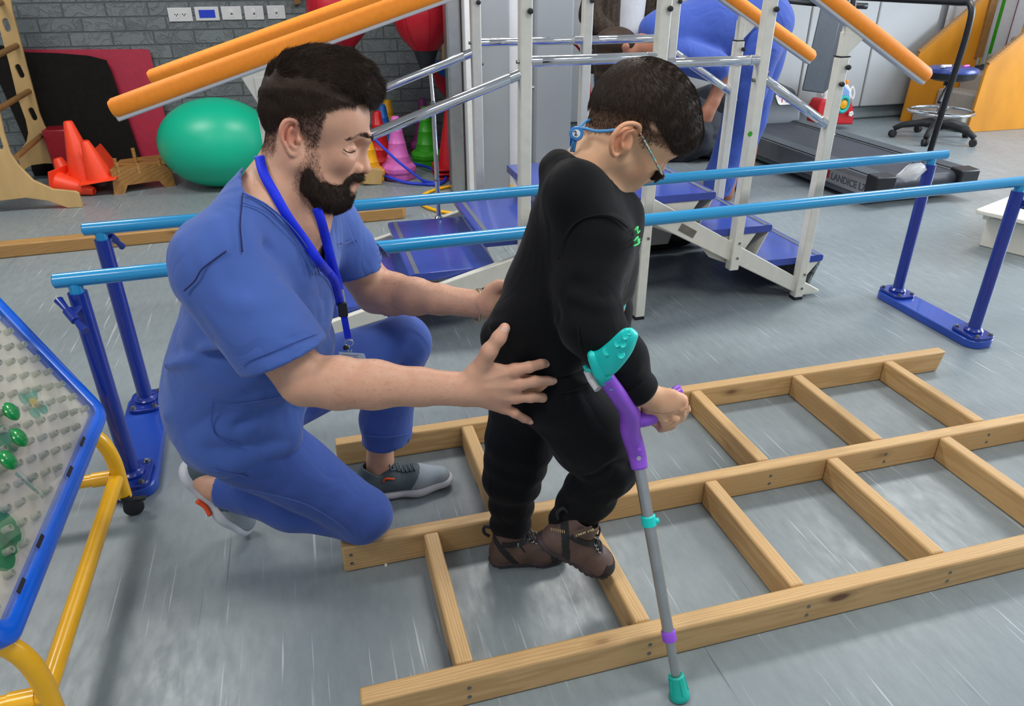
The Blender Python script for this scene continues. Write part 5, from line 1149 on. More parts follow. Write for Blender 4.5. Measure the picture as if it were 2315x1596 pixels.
for s in (-1,):
    BR = [(762, 320), (783, 311), (803, 305), (824, 305), (842, 309), (841, 317), (822, 314), (803, 312), (783, 316)]
    strands('eyebrow', P, QF, lambda P: pip(*near_px(P), BR)*(P[:, 1] < YM), lambda P: np.tile([.9, 0, -.1], (len(P), 1)), 2600, .009, .0003, M['hair'], man, lift=.15, seed=8, segs=2, jitter=.16)
    LS = [(777, 336), (785, 341), (804, 338), (806, 344), (786, 348), (777, 342)]
    lsh = [on_surf(P, None, x, y, .0002) for x, y in ((776, 337), (784, 343), (794, 345), (804, 341))]; MB().tube(spline(lsh, 4), [.0005]+[.0011]*11+[.0005], 6).build('lash_line', M['hair'], man, smooth=180)
# hair on the near forearm and far forearm
fm = lambda P: ((P[:, 0] > elN[0]-.0) & (P[:, 0] < wrN[0]-.01) & (P[:, 1] < 1.26)).astype(float)
strands('arm_hair', P, Q, fm, lambda P: np.tile([.8, 0, -.35], (len(P), 1)), 1800, .009, .0001, M['hairl'], bodyo, lift=.35, seed=11, segs=3, jitter=.4, curl=.3)
fm = lambda P: ((P[:, 0] > elF[0]-.0) & (P[:, 0] < wrF[0]-.01) & (P[:, 1] > 1.40) & (P[:, 2] < .75)).astype(float)
strands('arm_hair', P, Q, fm, lambda P: np.tile([.8, 0, .35], (len(P), 1)), 1900, .010, .00013, M['hairl'], bodyo, lift=.5, seed=12, segs=3, jitter=.4, curl=.3)
# nails on the near hand
def nail(c, d, out, w, l, par):
    d = np.array(d, float); d /= np.linalg.norm(d); out = np.array(out, float); out -= d*(d@out); out /= np.linalg.norm(out); s = np.cross(d, out); V = []; m_ = 8
    for i in range(m_+1):
        for j in range(m_+1):
            a, b = (i/m_-.5)*2, (j/m_-.5)*2; V.append(np.array(c)+s*w*a*(1-.12*b*b)+d*l*b*(1-.25*a*a)+out*(.0012-.0022*a*a))
    F = [(i*(m_+1)+j, (i+1)*(m_+1)+j, (i+1)*(m_+1)+j+1, i*(m_+1)+j+1) for i in range(m_) for j in range(m_)]
    o = mesh_obj('fingernail', V, F, M['nail'], par, smooth=180); so = o.modifiers.new('t', 'SOLIDIFY'); so.thickness = .0007
M['nail'] = plain('nail', '#e0b7a4', .25, var=.02)
for P_, r in zip(FG, (.0082, .0084, .0080, .0072)):
    d = P_[3]-P_[2]; nail(P_[3]-d*.10+np.array([0, -r*1.04, r*.25]), d, (0, -1, .25), r*.62, r*.72, bodyo)
d = TH_[3]-TH_[2]; nail(TH_[3]-d*.05+np.array([-.003, -.0094, .001]), d, (-.35, -1, 0), .0066, .0085, bodyo)

# ---- scrub top
top = Spec()
top.u(rc(sN+np.array([.008, -.002, -.014]), bf(-.05, -.0, .0), .064, .070), .03).u(rc(sF+np.array([0, 0, -.01]), bf(.05, 0, -.0), .066, .07), .03)
top.u(rc(sN+np.array([.02, .0, .025]), PY(600, 432, 1.40), .052, .058), .03).u(rc(sF+np.array([0, 0, .015]), PY(690, 455, 1.47), .052, .05), .03)
top.u(ell(bf(0, .0, -.095), (.185, .128, .17), BF), .05)
top.u(ell(bf(-.01, .015, -.24), (.175, .150, .17), BF), .05)
top.u(ell((-.21, 1.445, .51), (.145, .158, .16)), .05)
top.u(ell((-.235, 1.44, .445), (.120, .150, .125)), .05)
top.u(rc(PY(470, 985, 1.34), PY(640, 985, 1.34), .05, .05), .04).u(rc(PY(455, 1010, 1.37), PY(480, 1068, 1.345), .012, .004), .02)
# sleeves
ua = (elN-sN)/np.linalg.norm(elN-sN); seN = sN+ua*.235
top.u(rc(sN+np.array([0, 0, -.02]), sN+ua*.27, .080, .082), .04)
top.s(half(seN, (*(ua+np.array([.18, 0, -.10])),), sN+ua*.25-.16, sN+ua*.33+.16), .003) if 0 else None
uf = (elF-sF)/np.linalg.norm(elF-sF); 
top.u(rc(sF+np.array([0, 0, -.01]), sF+uf*.26+np.array([.012, 0, 0]), .066, .078), .03)
lo_t, hi_t = np.array([-.47, 1.10, .20]), np.array([.22, 1.78, 1.0])
wrinkles(top, lo_t, hi_t, .0105, 28, (1, .7, 1.7), 21); wrinkles(top, lo_t, hi_t, .003, 75, (1.6, 1, .7), 31)
Y1 = 1.26
for pts, a, w in (([PY(365, 650, 1.36), PY(450, 700, 1.27), PY(560, 760, 1.22)], .006, .012), ([PY(352, 830, 1.36), PY(450, 800, 1.28), PY(540, 760, 1.24)], .008, .014), ([PY(350, 790, 1.36), PY(430, 800, 1.30), PY(520, 800, 1.26)], -.006, .012),
    ([PY(470, 700, 1.22), PY(560, 720, 1.18), PY(650, 740, 1.16)], .004, .010), ([PY(560, 600, 1.24), PY(640, 660, 1.22), PY(690, 730, 1.20)], .006, .013), ([PY(600, 560, 1.27), PY(660, 600, 1.27), PY(700, 680, 1.26)], -.006, .012),
    ([PY(380, 940, 1.36), PY(500, 880, 1.30), PY(620, 830, 1.27)], .005, .012), ([PY(420, 1000, 1.36), PY(520, 960, 1.30), PY(640, 930, 1.28)], -.005, .012),
    ([PY(700, 520, 1.36), PY(725, 640, 1.32), PY(735, 760, 1.30)], .007, .014), ([PY(740, 540, 1.36), PY(760, 640, 1.34), PY(760, 760, 1.32)], -.006, .012), ([PY(420, 560, 1.28), PY(470, 640, 1.21), PY(560, 690, 1.17)], .004, .014),
    ([PY(800, 560, 1.58), PY(810, 600, 1.57), PY(850, 620, 1.57)], .004, .010)): top.crease(pts, a*1.9, w*1.1)
# cuts: sleeve ends, hollow cuffs, neck opening
n1 = ua+np.array([-.03, 0, -.42]); n1 /= np.linalg.norm(n1)
c1 = PY(645, 808, 1.19)
top.s((lambda x, y, z, p=c1, n=n1: np.maximum(np.maximum(-((x-p[0])*n[0]+(y-p[1])*n[1]+(z-p[2])*n[2]), np.sqrt((x-p[0]-n[0]*.05)**2+(y-p[1]-n[1]*.05)**2+(z-p[2]-n[2]*.05)**2)-.115), -.5), c1-.17, c1+.17), .003)
top.s(rc(c1-n1*.05-np.array([0, 0, 0]), c1+n1*.05, .052, .066), .003)
n2 = np.array([.24, -.1, -.96]); n2 /= np.linalg.norm(n2); c2_ = PY(832, 606, 1.62)
top.s((lambda x, y, z, p=c2_, n=n2: np.maximum(-((x-p[0])*n[0]+(y-p[1])*n[1]+(z-p[2])*n[2]), np.sqrt((x-p[0]-n[0]*.07)**2+(y-p[1]-n[1]*.07)**2+(z-p[2]-n[2]*.07)**2)-.125), c2_-.22, c2_+.22), .003)
top.s(rc(c2_-n2*.03, c2_+n2*.04, .050, .064), .003)
NECK = [(540, 330), (575, 352), (556, 372), (545, 395), (549, 432), (600, 458), (650, 500), (695, 556), (726, 622), (735, 600), (733, 560), (726, 520), (716, 480), (712, 440), (740, 330)]
def poly_cut(poly, y0, y1):    # everything that projects inside the outline, between two depths
    pp = np.array(poly, float); lo = np.min([PY(x, y, Y) for x, y in poly for Y in (y0, y1)], 0); hi = np.max([PY(x, y, Y) for x, y in poly for Y in (y0, y1)], 0); lo[1], hi[1] = y0, y1
    def f(x, y, z):
        X, Y, Z = np.broadcast_arrays(x, y, z); d = np.stack([X-EYE[0], Y-EYE[1], Z-EYE[2]], -1); w = d@FW; u = d@RT*FPX/w+CX; v = -(d@UP)*FPX/w+CY
        best = np.full(u.shape, 1e9); n = len(pp)
        for i in range(n):
            a, b = pp[i], pp[(i+1) % n]; e = b-a; t = np.clip(((u-a[0])*e[0]+(v-a[1])*e[1])/(e@e), 0, 1); best = np.minimum(best, np.hypot(u-a[0]-t*e[0], v-a[1]-t*e[1]))
        ins = pip(u.ravel(), v.ravel(), [tuple(p) for p in pp]).reshape(u.shape); s = np.where(ins, -best, best)*w/FPX
        return np.maximum(s, np.maximum(y0-Y, Y-y1))
    return f, lo, hi
top.s(poly_cut(NECK, 1.20, 1.56), .003)
PT, QT = sculpt(top, [(lo_t, hi_t, .0052)])
scrub = fast_mesh('scrub_top', PT, QT, M['scrub'], man)
def hits(P, x, y):
    d = ray(x, y); d = d/np.linalg.norm(d); q = P-EYE; return np.linalg.norm(q-(q@d)[:, None]*d, axis=1).min() < .008
def seamline(name, P, pix, r, mat, par, off=.0012):
    pix = [q for q in pix if hits(P, *q)]
    if len(pix) < 2: return None
    return MB().tube(spline([on_surf(P, None, x, y, off) for x, y in pix], 4), r, 6).build(name, mat, par, smooth=180)
seamline('shoulder_seam', PT, [(549, 434), (546, 470), (543, 510), (546, 545), (548, 570)], .0014, M['seam'], scrub)
seamline('sleeve_seam', PT, [(512, 567), (480, 590), (455, 610), (440, 635), (415, 658)], .0014, M['seam'], scrub)
seamline('neck_band', PT, [(549, 436), (600, 462), (650, 504), (693, 558), (724, 622)], .0016, M['scrub2'], scrub)
seamline('neck_band', PT, [(548, 458), (600, 478), (640, 512), (680, 560), (708, 622)], .0010, M['scrub2'], scrub)
seamline('cuff_stitch', PT, [(540, 822), (600, 800), (660, 776), (722, 752)], .0010, M['scrub2'], scrub)
seamline('pocket_edge', PT, [(770, 550), (785, 549), (802, 540), (806, 548)], .0014, M['scrub2'], scrub)
seamline('tunic_hem', PT, [(482, 1062), (560, 1078), (625, 1080), (665, 1055)], .0022, M['scrub2'], scrub)
seamline('pocket_stitch', PT, [(482, 905), (520, 915), (600, 905), (670, 888)], .0012, M['scrub2'], scrub)
seamline('pocket_stitch', PT, [(482, 905), (478, 950), (490, 985), (540, 1005)], .0012, M['scrub2'], scrub)
# ---- trousers
tr = Spec()
tr.u(ell((-.215, 1.45, .45), (.125, .145, .11)), .04)
tr.u(rc((-.19, 1.38, .415), knN+np.array([-.022, 0, .006]), .098, .062), .03).u(ell(knN+np.array([-.008, .0, -.005]), (.062, .056, .060)), .03)
tr.u(chain([knN+np.array([-.03, .02, -.022]), (knN+anN)/2+np.array([0, 0, -.01]), anN+np.array([.01, 0, .0])], [.058, .064, .052]), .03)
tr.u(chain([(-.16, 1.56, .42), knF+np.array([-.035, 0, -.025])], [.10, .066]), .04).u(ell(knF+np.array([-.03, 0, -.025]), (.062, .066, .064)), .02)
tr.u(chain([knF+np.array([-.035, 0, -.03]), anF+np.array([.020, 0, .10]), anF+np.array([.018, 0, .01])], [.064, .067, .070]), .02)
lo_p, hi_p = np.array([-.44, 1.22, -.01]), np.array([.36, 1.78, .64])
wrinkles(tr, lo_p, hi_p, .006, 34, (1.4, 1, .8), 41)
for pts, a, w in (([PY(640, 1120, 1.42), PY(740, 1150, 1.40), PY(830, 1215, 1.38)], -.008, .008), ([PY(600, 1100, 1.42), PY(700, 1130, 1.38), PY(800, 1190, 1.36)], .006, .012), ([PY(750, 1180, 1.40), PY(800, 1205, 1.38), PY(850, 1215, 1.37)], -.005, .006),
    ([PY(560, 1010, 1.34), PY(660, 1000, 1.32), PY(760, 960, 1.34)], .004, .012), ([PY(860, 830, 1.58), PY(900, 790, 1.56), PY(930, 760, 1.56)], .005, .012), ([PY(870, 860, 1.58), PY(910, 820, 1.56), PY(950, 800, 1.56)], -.005, .008)): tr.crease(pts, a, w)
n3 = np.array([.03, 0, -1.]); c3 = PY(885, 995, 1.66)
tr.s((lambda x, y, z, p=c3: np.maximum(z-p[2]-.08*(x-p[0]), np.sqrt((x-p[0])**2+(y-p[1])**2)-.16)+0*x, c3-np.array([.17, .17, .2]), c3+np.array([.17, .17, .03])), .002)
tr.s(rc(c3-np.array([0, 0, .03]), c3+np.array([0, 0, .03]), .054, .046), .003)
n4 = anN-knN; n4 /= np.linalg.norm(n4); c4 = anN-n4*.012
tr.s((lambda x, y, z, p=c4, n=n4: np.maximum(-((x-p[0])*n[0]+(y-p[1])*n[1]+(z-p[2])*n[2]), np.sqrt((x-p[0])**2+(y-p[1])**2+(z-p[2])**2)-.14), c4-.15, c4+.15), .003)
tr.s((lambda x, y, z: z-.001+0*x+0*y, lo_p, np.array([.36, 1.78, .0])), 0)
tr.s(boxp((.3, 1.406, .0), (.345, .024, .0785)), .004)
PTr, QTr = sculpt(tr, [(lo_p, hi_p, .0052)])
trou = fast_mesh('scrub_trousers', PTr, QTr, M['scrub2'], man)
seamline('leg_seam', PTr, [(520, 1100), (600, 1115), (690, 1140), (760, 1180), (800, 1215)], .0011, M['scrub'], trou)
seamline('hem_stitch', PTr, [(826, 985), (870, 988), (910, 984), (935, 978)], .0010, M['scrub'], trou)
# ---- lanyard
def ribbon(name, path, w, mat, par, P, face=None, off=.004, thick=.0012):
    pts = [on_surf(P, None, x, y, off) for x, y in path]; S = spline(pts, 6); V = []
    for i, p in enumerate(S):
        t = S[min(i+1, len(S)-1)]-S[max(i-1, 0)]; s_ = np.cross(t, ray(*near_px(p[None])[:2][0:2] if 0 else (near_px(p[None])[0][0], near_px(p[None])[1][0]))); s_ /= np.linalg.norm(s_)
        V += [p+s_*w, p-s_*w]
    F = [(2*i, 2*i+1, 2*i+3, 2*i+2) for i in range(len(S)-1)]; o = mesh_obj(name, V, F, mat, par, smooth=30); so = o.modifiers.new('t', 'SOLIDIFY'); so.thickness = thick; so.offset = 0; return o
PALL = np.concatenate([P[P[:, 2] < 1.0], PT])
ly = thing('lanyard', tuple(hm(640, 470)), 'bright blue lanyard with black buckle and clear badge around his neck', 'lanyard')
NK = on_surf(PALL, None, 590, 362, .004)
ribbon('strap', [(586, 352), (596, 392), (622, 440), (652, 492), (690, 545), (722, 592), (748, 622)], .0088, M['lany'], ly, PALL)
ribbon('strap', [(716, 470), (728, 505), (738, 545), (748, 585), (760, 625), (768, 655)], .0088, M['lany'], ly, PALL)
ribbon('strap', [(745, 618), (758, 640), (770, 690)], .0088, M['lany'], ly, PALL, off=.006)
YL = (on_surf(PALL, None, 770, 690, .0)[1])-.012
ZB = PY(775, 700, YL)
MB().box(ZB-np.array([.0095, .003, .016]), ZB+np.array([.0095, .004, .016])).build('buckle', M['black'], ly, bevel=.002)
a_, b_ = PY(778, 716, YL), PY(787, 765, YL); MB().bar(a_, b_, .014, .0015, (0, 1, 0)).build('strap', M['lany'], ly)
c = PY(789, 775, YL); MB().tube([c+np.array([.009*math.cos(t), 0, .007*math.sin(t)]) for t in np.linspace(0, 6.28, 20, endpoint=False)], .0011, 8, closed=True).build('ring', M['chrome'], ly)
MB().tube(spline([PY(790, 782, YL), PY(786, 790, YL), PY(791, 797, YL), PY(796, 790, YL)], 4), .0016, 8).build('clip', M['chrome'], ly)
MB().lathe([(0, -.005), (.006, -.003), (.006, .003), (0, .005)], PY(782, 786, YL), (0, 0, 1), 12).build('black_bead', M['black'], ly)
cd = [PY(765, 795, YL), PY(823, 799, YL-.01), PY(838, 842, YL-.02), PY(776, 846, YL-.012)]
cdn = np.cross(cd[1]-cd[0], cd[3]-cd[0]); cdn /= np.linalg.norm(cdn); cdn = cdn if cdn[1] < 0 else -cdn
crd = MB().prism(cd, cdn*.0015).build('badge_card', plain('badge_card', '#aab6cc', .25, var=.03), ly, bevel=.0004)
for k in range(8):
    t = .12+.095*k; p0 = cd[0]*(1-t)+cd[3]*t; p1 = cd[1]*(1-t)+cd[2]*t; MB().bar(p0*.88+p1*.12+cdn*.0018, p0*(.25+.05*(k % 3))+p1*(.75-.05*(k % 3))+cdn*.0018, .0009, .0003, cdn).build('print_line', M['nosing'], crd)
# ---- bracelets on the far wrist
for k, (x, dy) in enumerate(((1079, 0), (1084, .002))):
    c = PY(x, 691, wrF[1]); MB().tube([c+np.array([.004*math.sin(t), .030*math.cos(t), .0365*math.sin(t)]) for t in np.linspace(0, 6.283, 36, endpoint=False)], .0026, 8, closed=True).build('bracelet' if k == 0 else 'bracelet', plain('bracelet_metal', '#c4b99c', .3, .8), thing('bracelet_pair', tuple(c), 'two thin metal bracelets on his far wrist', 'bracelet') if k == 0 else [o for o in scene.objects if o.name.startswith('bracelet_pair')][0])

# ---- trainers
def shoe(par, heel, toe, up, width, name='trainer', h=.095, lab=None):
    """running shoe: heel and toe are sole points; sculpted upper on a white sole"""
    heel, toe = np.array(heel, float), np.array(toe, float); L = np.linalg.norm(toe-heel); X = (toe-heel)/L; U = np.array(up, float); U -= X*(U@X); U /= np.linalg.norm(U); S = np.cross(U, X)
    t = thing(name, tuple(heel), lab, 'shoe') if par is None else par
    p = lambda a, s, u: heel+X*L*a+S*width*s+U*h*u
    A = [X, S, U]; W = width
    so = Spec()
    for a, b, ra, rb in ((.13, .35, .40, .34), (.35, .62, .34, .44), (.62, .86, .44, .36)): so.u(rc(p(a, 0, .22), p(b, 0, .20 if b < .8 else .26), W*ra*1.06, W*rb*1.06, (U, .55)), .02)
    so.s((lambda x, y, z: h*.44-((x-heel[0])*U[0]+(y-heel[1])*U[1]+(z-heel[2])*U[2]), *(lambda q: (q-L*1.5, q+L*1.5))(heel)), .004)
    so.s((lambda x, y, z: ((x-heel[0])*U[0]+(y-heel[1])*U[1]+(z-heel[2])*U[2])-0.0, *(lambda q: (q-L*1.5, q+L*1.5))(heel)), .002)
    c_ = (heel+toe)/2; P1, Q1 = sculpt(so, [(c_-L*.68-.02, c_+L*.68+.04, .003)]); sole = fast_mesh('sole', P1, Q1, M['shoew'], t)
    upp = Spec()
    for a, b, ra, rb, ua_, ub in ((.12, .35, .33, .32, .62, .60), (.35, .6, .32, .37, .60, .42), (.6, .85, .37, .30, .42, .34)): upp.u(rc(p(a, 0, ua_), p(b, 0, ub), W*ra*.92, W*rb*.92), .03)
    upp.u(rc(p(.12, 0, .4), p(.62, 0, .36), W*.33, W*.38), .02).u(rc(p(.62, 0, .34), p(.84, 0, .30), W*.38, W*.31), .02)
    upp.u(rc(p(.10, 0, .65), p(.16, 0, 1.0), W*.27, W*.29), .02).u(rc(p(.36, 0, .8), p(.31, 0, 1.12), W*.18, W*.13), .02)
    upp.s(ell(p(.20, 0, 1.12), (L*.105, W*.24, h*.42), A), .006)
    upp.s((lambda x, y, z: ((x-heel[0])*U[0]+(y-heel[1])*U[1]+(z-heel[2])*U[2])-h*.36, c_-L, c_+L), .004)
    P2, Q2 = sculpt(upp, [(c_-L*.68-.03, c_+L*.68+.06, .0028)])
    # two tones: slate rear, knit toe
    a2 = ((P2[Q2].mean(1))-heel)@X/L; u2 = ((P2[Q2].mean(1))-heel)@U/h
    toebox = (a2 > .56-.25*(.5-u2)) ; 
    for nm, mk, mt in (('toe_knit', toebox, M['shoeg']), ('heel_upper', ~toebox, M['shoed'])):
        q = Q2[mk]; us = np.unique(q); mm = np.full(len(P2), -1); mm[us] = np.arange(len(us)); fast_mesh(nm, P2[us], mm[q], mt, t)
    def srf(a, s): # top surface point over (a, s)
        q = heel+X*L*a+S*W*s; r = P2-q; t_ = r@U; d_ = np.linalg.norm(r-t_[:, None]*U, axis=1); k = np.where(d_ < .006, t_, -9); i = int(np.argmax(k)); return q+U*(t_[i]+.0012)
    for k in range(6):
        a = .38+.042*k; MB().tube(spline([srf(a+.012, -.20), srf(a, -.07)+U*.003, srf(a+.004, .07)+U*.003, srf(a+.016, .20)], 4), .0024, 8).build('lace', M['shoed'], t, smooth=180)
        MB().tube(spline([srf(a-.02, -.19), srf(a-.002, 0)+U*.004, srf(a+.02, .19)], 4), .0022, 8).build('lace', M['shoed'], t, smooth=180)
    b0 = srf(.375, -.02)
    for s_ in (-1, 1): MB().tube(spline([b0, b0+U*.010+S*s_*-.012-X*.006, b0+S*s_*-.024-U*.004-X*.004, b0+S*s_*-.016-U*.010+X*.006, b0], 5), .0022, 8).build('lace_bow', M['shoed'], t, smooth=180)
    for s_ in (-1, 1):
        e = p(.33, s_*.345, .78); MB().tube(spline([e-X*.016, e-X*.010+U*.010, e+X*.004+U*.007, e+X*.014+U*.004], 4), .0028, 8).build('orange_loop', M['shoeo'], t, smooth=180)
    return t, p, (X, S, U)
hl, to = G(862, 1112), G(1018, 1104)
tF, pF, _ = shoe(None, np.array([.012, 1.662, .0]), np.array([.283, 1.660, .0]), (0, 0, 1), .098, h=.088, lab='grey and white running shoe on his front foot, flat on the floor')
tN, pN, (sx, ss, su) = shoe(None, PY(402, 1062, 1.60), G(548, 1207, .004), (.80, -.15, .55), .10, h=.088, lab='grey and white running shoe on his rear foot, heel raised')
for k in range(3): MB().tube(spline([pN(.16+.03*k, -.40, .35), pN(.24+.03*k, -.37, .62), pN(.20+.03*k, -.31, .85)], 4), .0022, 8).build('white_stripe', M['shoew'], tN, smooth=180)
MB().tube(spline([pN(.30, -.47, .12), pN(.40, -.46, .17), pN(.50, -.50, .12)], 4), .006, 10).build('orange_insert', M['shoeo'], tN, smooth=180)
# ------------------------------------------------------------------ the boy
boy = thing('person', (.42, 1.25, 0), 'boy in black sweatshirt and black trousers stepping through the ladder with a crutch', 'person')
YK = 1.22
def hk(px, py, dy=0.): return PY(px, py, YK+dy)
kb = Spec()
kb.u(ell(hk(1436, 250), (.077, .072, .078)), .01).u(ell(hk(1472, 262), (.070, .066, .075)), .03).u(ell(hk(1505, 300), (.038, .050, .040)), .03)
kb.u(ell(hk(1440, 340), (.050, .052, .055)), .03)
for s in (-1, 1): kb.u(ell(hk(1436, 378, s*.030), (.028, .024, .026)), .02).u(rc(hk(1398, 358, s*.044), hk(1402, 412, s*.022), .020, .016), .025)
kb.u(ell(hk(1408, 418), (.0155, .020, .016)), .02).u(ell(hk(1432, 404), (.018, .022, .018)), .02)
kb.u(rc(hk(1490, 378), hk(1466, 398), .010, .0095), .014).u(ell(hk(1467, 401), (.0095, .0105, .0085)), .008)
for s in (-1, 1):
    kb.u(ell(hk(1458, 404, s*.009), (.007, .006, .006)), .005)
    kb.s(ell(hk(1505, 372, s*.030), (.014, .013, .011)), .012).u(ell(hk(1484, 368, s*.028), (.013, .012, .011)), .005)
    kb.s(rc(hk(1480, 378, s*.038), hk(1490, 384, s*.030), .001, .001), .003)
kb.u(rc(hk(1436, 419, -.013), hk(1438, 417, .013), .0052, .0052), .005).u(rc(hk(1421, 424, -.011), hk(1424, 424, .011), .005, .005), .005)
for s in (-1, 1):
    kb.u(ell(hk(1410, 318, s*.068), (.017, .008, .024)), .008)
    kb.u(chain(spline([hk(1446, 300, s*.069), hk(1445, 286, s*.075), hk(1431, 279, s*.081), hk(1410, 282, s*.084), hk(1392, 298, s*.085), hk(1382, 320, s*.083), hk(1382, 340, s*.079), hk(1388, 351, s*.074), hk(1396, 348, s*.070)], 3), [.0036]*25), .003)
    kb.s(ell(hk(1412, 318, s*.083), (.012, .009, .014)), .004).u(chain(spline([hk(1432, 294, s*.079), hk(1414, 300, s*.079), hk(1404, 318, s*.078), hk(1404, 332, s*.075)], 3), [.0028]*10), .003).u(ell(hk(1418, 334, s*.072), (.005, .004, .006)), .003)
kb.u(rc(hk(1380, 315), hk(1315, 400), .046, .050), .03).u(rc(hk(1384, 395), hk(1350, 450), .022, .034), .03)
kb.u(rc(PY(1310, 450, 1.17), PY(1320, 450, 1.29), .045, .045), .04).u(rc(hk(1310, 480), PY(1240, 800, 1.23), .07, .08), .04)
kb.u(chain([PY(1225, 850, 1.17), PY(1385, 1060, 1.15), PY(1290, 1180, 1.17)], [.06, .04, .032]), .03).u(chain([PY(1200, 860, 1.29), PY(1175, 1050, 1.32), PY(1155, 1200, 1.33)], [.055, .04, .032]), .03)
kw = PY(1452, 888, 1.03)
kb.u(chain([PY(1335, 540, 1.12), PY(1338, 738, 1.06), kw], [.040, .034, .024]), .02)
kb.u(chain([PY(1340, 540, 1.34), PY(1375, 700, 1.36), PY(1385, 800, 1.32)], [.038, .032, .022]), .02).u(ell(PY(1390, 815, 1.31), (.026, .02, .03)), .01)
# fist around the crutch grip
def hg(px, py, dy=0.): return PY(px, py, 1.03+dy)
kb.u(rc(kw, hg(1495, 908, -.004), .023, .026, ((0, 1, 0), .85)), .012).u(ell(hg(1505, 912, -.010), (.028, .020, .026)), .012)
for a, b, c, d_, r_ in (((1518, 890), (1543, 903), (1549, 926), (1532, 930), .0105), ((1510, 900), (1537, 922), (1540, 945), (1520, 942), .0108), ((1500, 915), (1522, 945), (1518, 962), (1502, 950), .0105), ((1490, 925), (1505, 960), (1497, 970), (1485, 955), .0098)):
    kb.u(chain([hg(*a, -.016), hg(*b, -.016), hg(*c, .004), hg(*d_, .018)], [r_*1.05, r_, r_*.94, r_*.85]), .003)
kb.u(chain([hg(1465, 925, .004), hg(1480, 948, .018), hg(1500, 945, .026)], [.014, .0115, .0095]), .008)
for x, y in ((1543, 903), (1538, 922), (1523, 944)): kb.u(ell(hg(x, y, -.018), (.0105, .0100, .0105)), .005)
PK, QK = sculpt(kb, [(hk(1300, 560, -.12), hk(1600, 60, .12), .0024), (PY(1400, 1000, .97), PY(1590, 860, 1.09), .0022)], (np.array([.18, .95, .01]), np.array([.85, 1.45, 1.2]), .0075))
tk = np.ones((len(PK), 3)); uk, vk = near_px(PK)
def paintk(c, col, r, soft=.5):
    d = np.linalg.norm(PK-np.array(c), axis=1); m_ = np.clip((r-d)/(r*soft), 0, 1)[:, None]; tk[:] = tk*(1-m_)+tk*np.array(col)*m_
paintk(hk(1436, 418, -.008), (.95, .62, .62), .011); paintk(hk(1426, 424, -.006), (.95, .65, .64), .010)
for s in (-1, 1): paintk(hk(1410, 315, s*.082), (1.06, .80, .72), .040, .7); paintk(hk(1440, 385, s*.05), (1.02, .90, .86), .03, .9)
for x, y in ((1545, 905), (1540, 925), (1525, 948)): paintk(hg(x, y, -.02), (1.03, .88, .84), .016, .9)
KH = [(1318, 300), (1335, 250), (1350, 205), (1385, 165), (1430, 140), (1500, 140), (1550, 190), (1580, 260), (1575, 310), (1545, 352), (1519, 342), (1500, 330), (1475, 322), (1462, 322), (1455, 332), (1447, 326), (1448, 300), (1440, 282), (1420, 276), (1400, 286), (1392, 296), (1355, 298)]
jj = np.random.RandomState(5).randn(2, len(PK))*3.5; q = pip(uk+jj[0], vk+jj[1], KH) & (PK[:, 2] > 1.0) & (PK[:, 1] > YK-.0735); tk[q] *= np.array((.48, .44, .43))
kbo = fast_mesh('body', PK, QK, M['skin_kid'], boy, tint=tk)
HK = Spec()
HK.u(ell(hk(1437, 248), (.0825, .0775, .0835)), .01).u(ell(hk(1472, 258), (.0765, .0715, .0830)), .03).u(ell(hk(1508, 272), (.050, .062, .062)), .03).u(ell(hk(1535, 300), (.030, .055, .036)), .03)
lo_, hi_ = hk(1290, 480, -.13), hk(1620, 60, .13)
HK.d(lambda x, y, z: .0006*wob(25, 420)(x, y, z)+.0005*wob(26, 150)(x, y, z), lo_, hi_)
P1, Q1 = sculpt(HK, [(lo_, hi_, .003)])
u1, v1 = near_px(P1[Q1].mean(1)); lim = np.interp(u1, [1320, 1345, 1400, 1450, 1480, 1505, 1519, 1521, 1545, 1580], [232, 236, 244, 252, 276, 312, 340, 346, 352, 330]); Q1 = Q1[v1 < lim]
us = np.unique(Q1); mp = np.full(len(P1), -1); mp[us] = np.arange(len(us)); P1, Q1 = P1[us], mp[Q1]
khair = fast_mesh('hair', P1, Q1, M['hairk'], boy)
def kflow(P):
    c = hk(1440, 150); f = P-c; f[:, 1] *= .5; f /= np.maximum(np.linalg.norm(f, axis=1), 1e-6)[:, None]; f[:, 2] -= .35; f[:, 0] += .25; return f
strands('hair_strands', P1, Q1, lambda P: np.ones(len(P)), kflow, 26000, .013, .00036, M['hairk'], khair, lift=.22, seed=31, segs=3, jitter=.22)
qh = (PK[QK[:, 0], 2] > 1.0)
strands('hair_strands', PK, QK[qh], lambda P: pip(*near_px(P), KH)*(P[:, 1] > YK-.0735)*(near_px(P)[1] > np.interp(near_px(P)[0], [1320, 1345, 1400, 1450, 1480, 1505, 1519], [230, 235, 240, 250, 272, 300, 320]))*np.clip(1-(near_px(P)[1]-262)/80, .3, 1), kflow, 34000, .0075, .00024, M['hairk2'], khair, lift=.35, seed=32, segs=2, jitter=.25)
BRK = [(1492, 352), (1510, 357), (1524, 360), (1523, 365), (1508, 363), (1492, 358)]
strands('eyebrow', PK, QK[qh], lambda P: pip(*near_px(P), BRK)*(P[:, 1] < YK), lambda P: np.tile([.9, 0, -.3], (len(P), 1)), 700, .006, .00026, M['hairk'], boy, lift=.2, seed=33, segs=2, jitter=.2)
LK = [(1478, 374), (1494, 380), (1492, 386), (1478, 380)]
strands('eyelashes', PK, QK[qh], lambda P: pip(*near_px(P), LK)*(P[:, 1] < YK), lambda P: np.tile([.5, -.3, -.8], (len(P), 1)), 160, .006, .0003, M['hairk'], boy, lift=.5, seed=34, segs=2, jitter=.2)
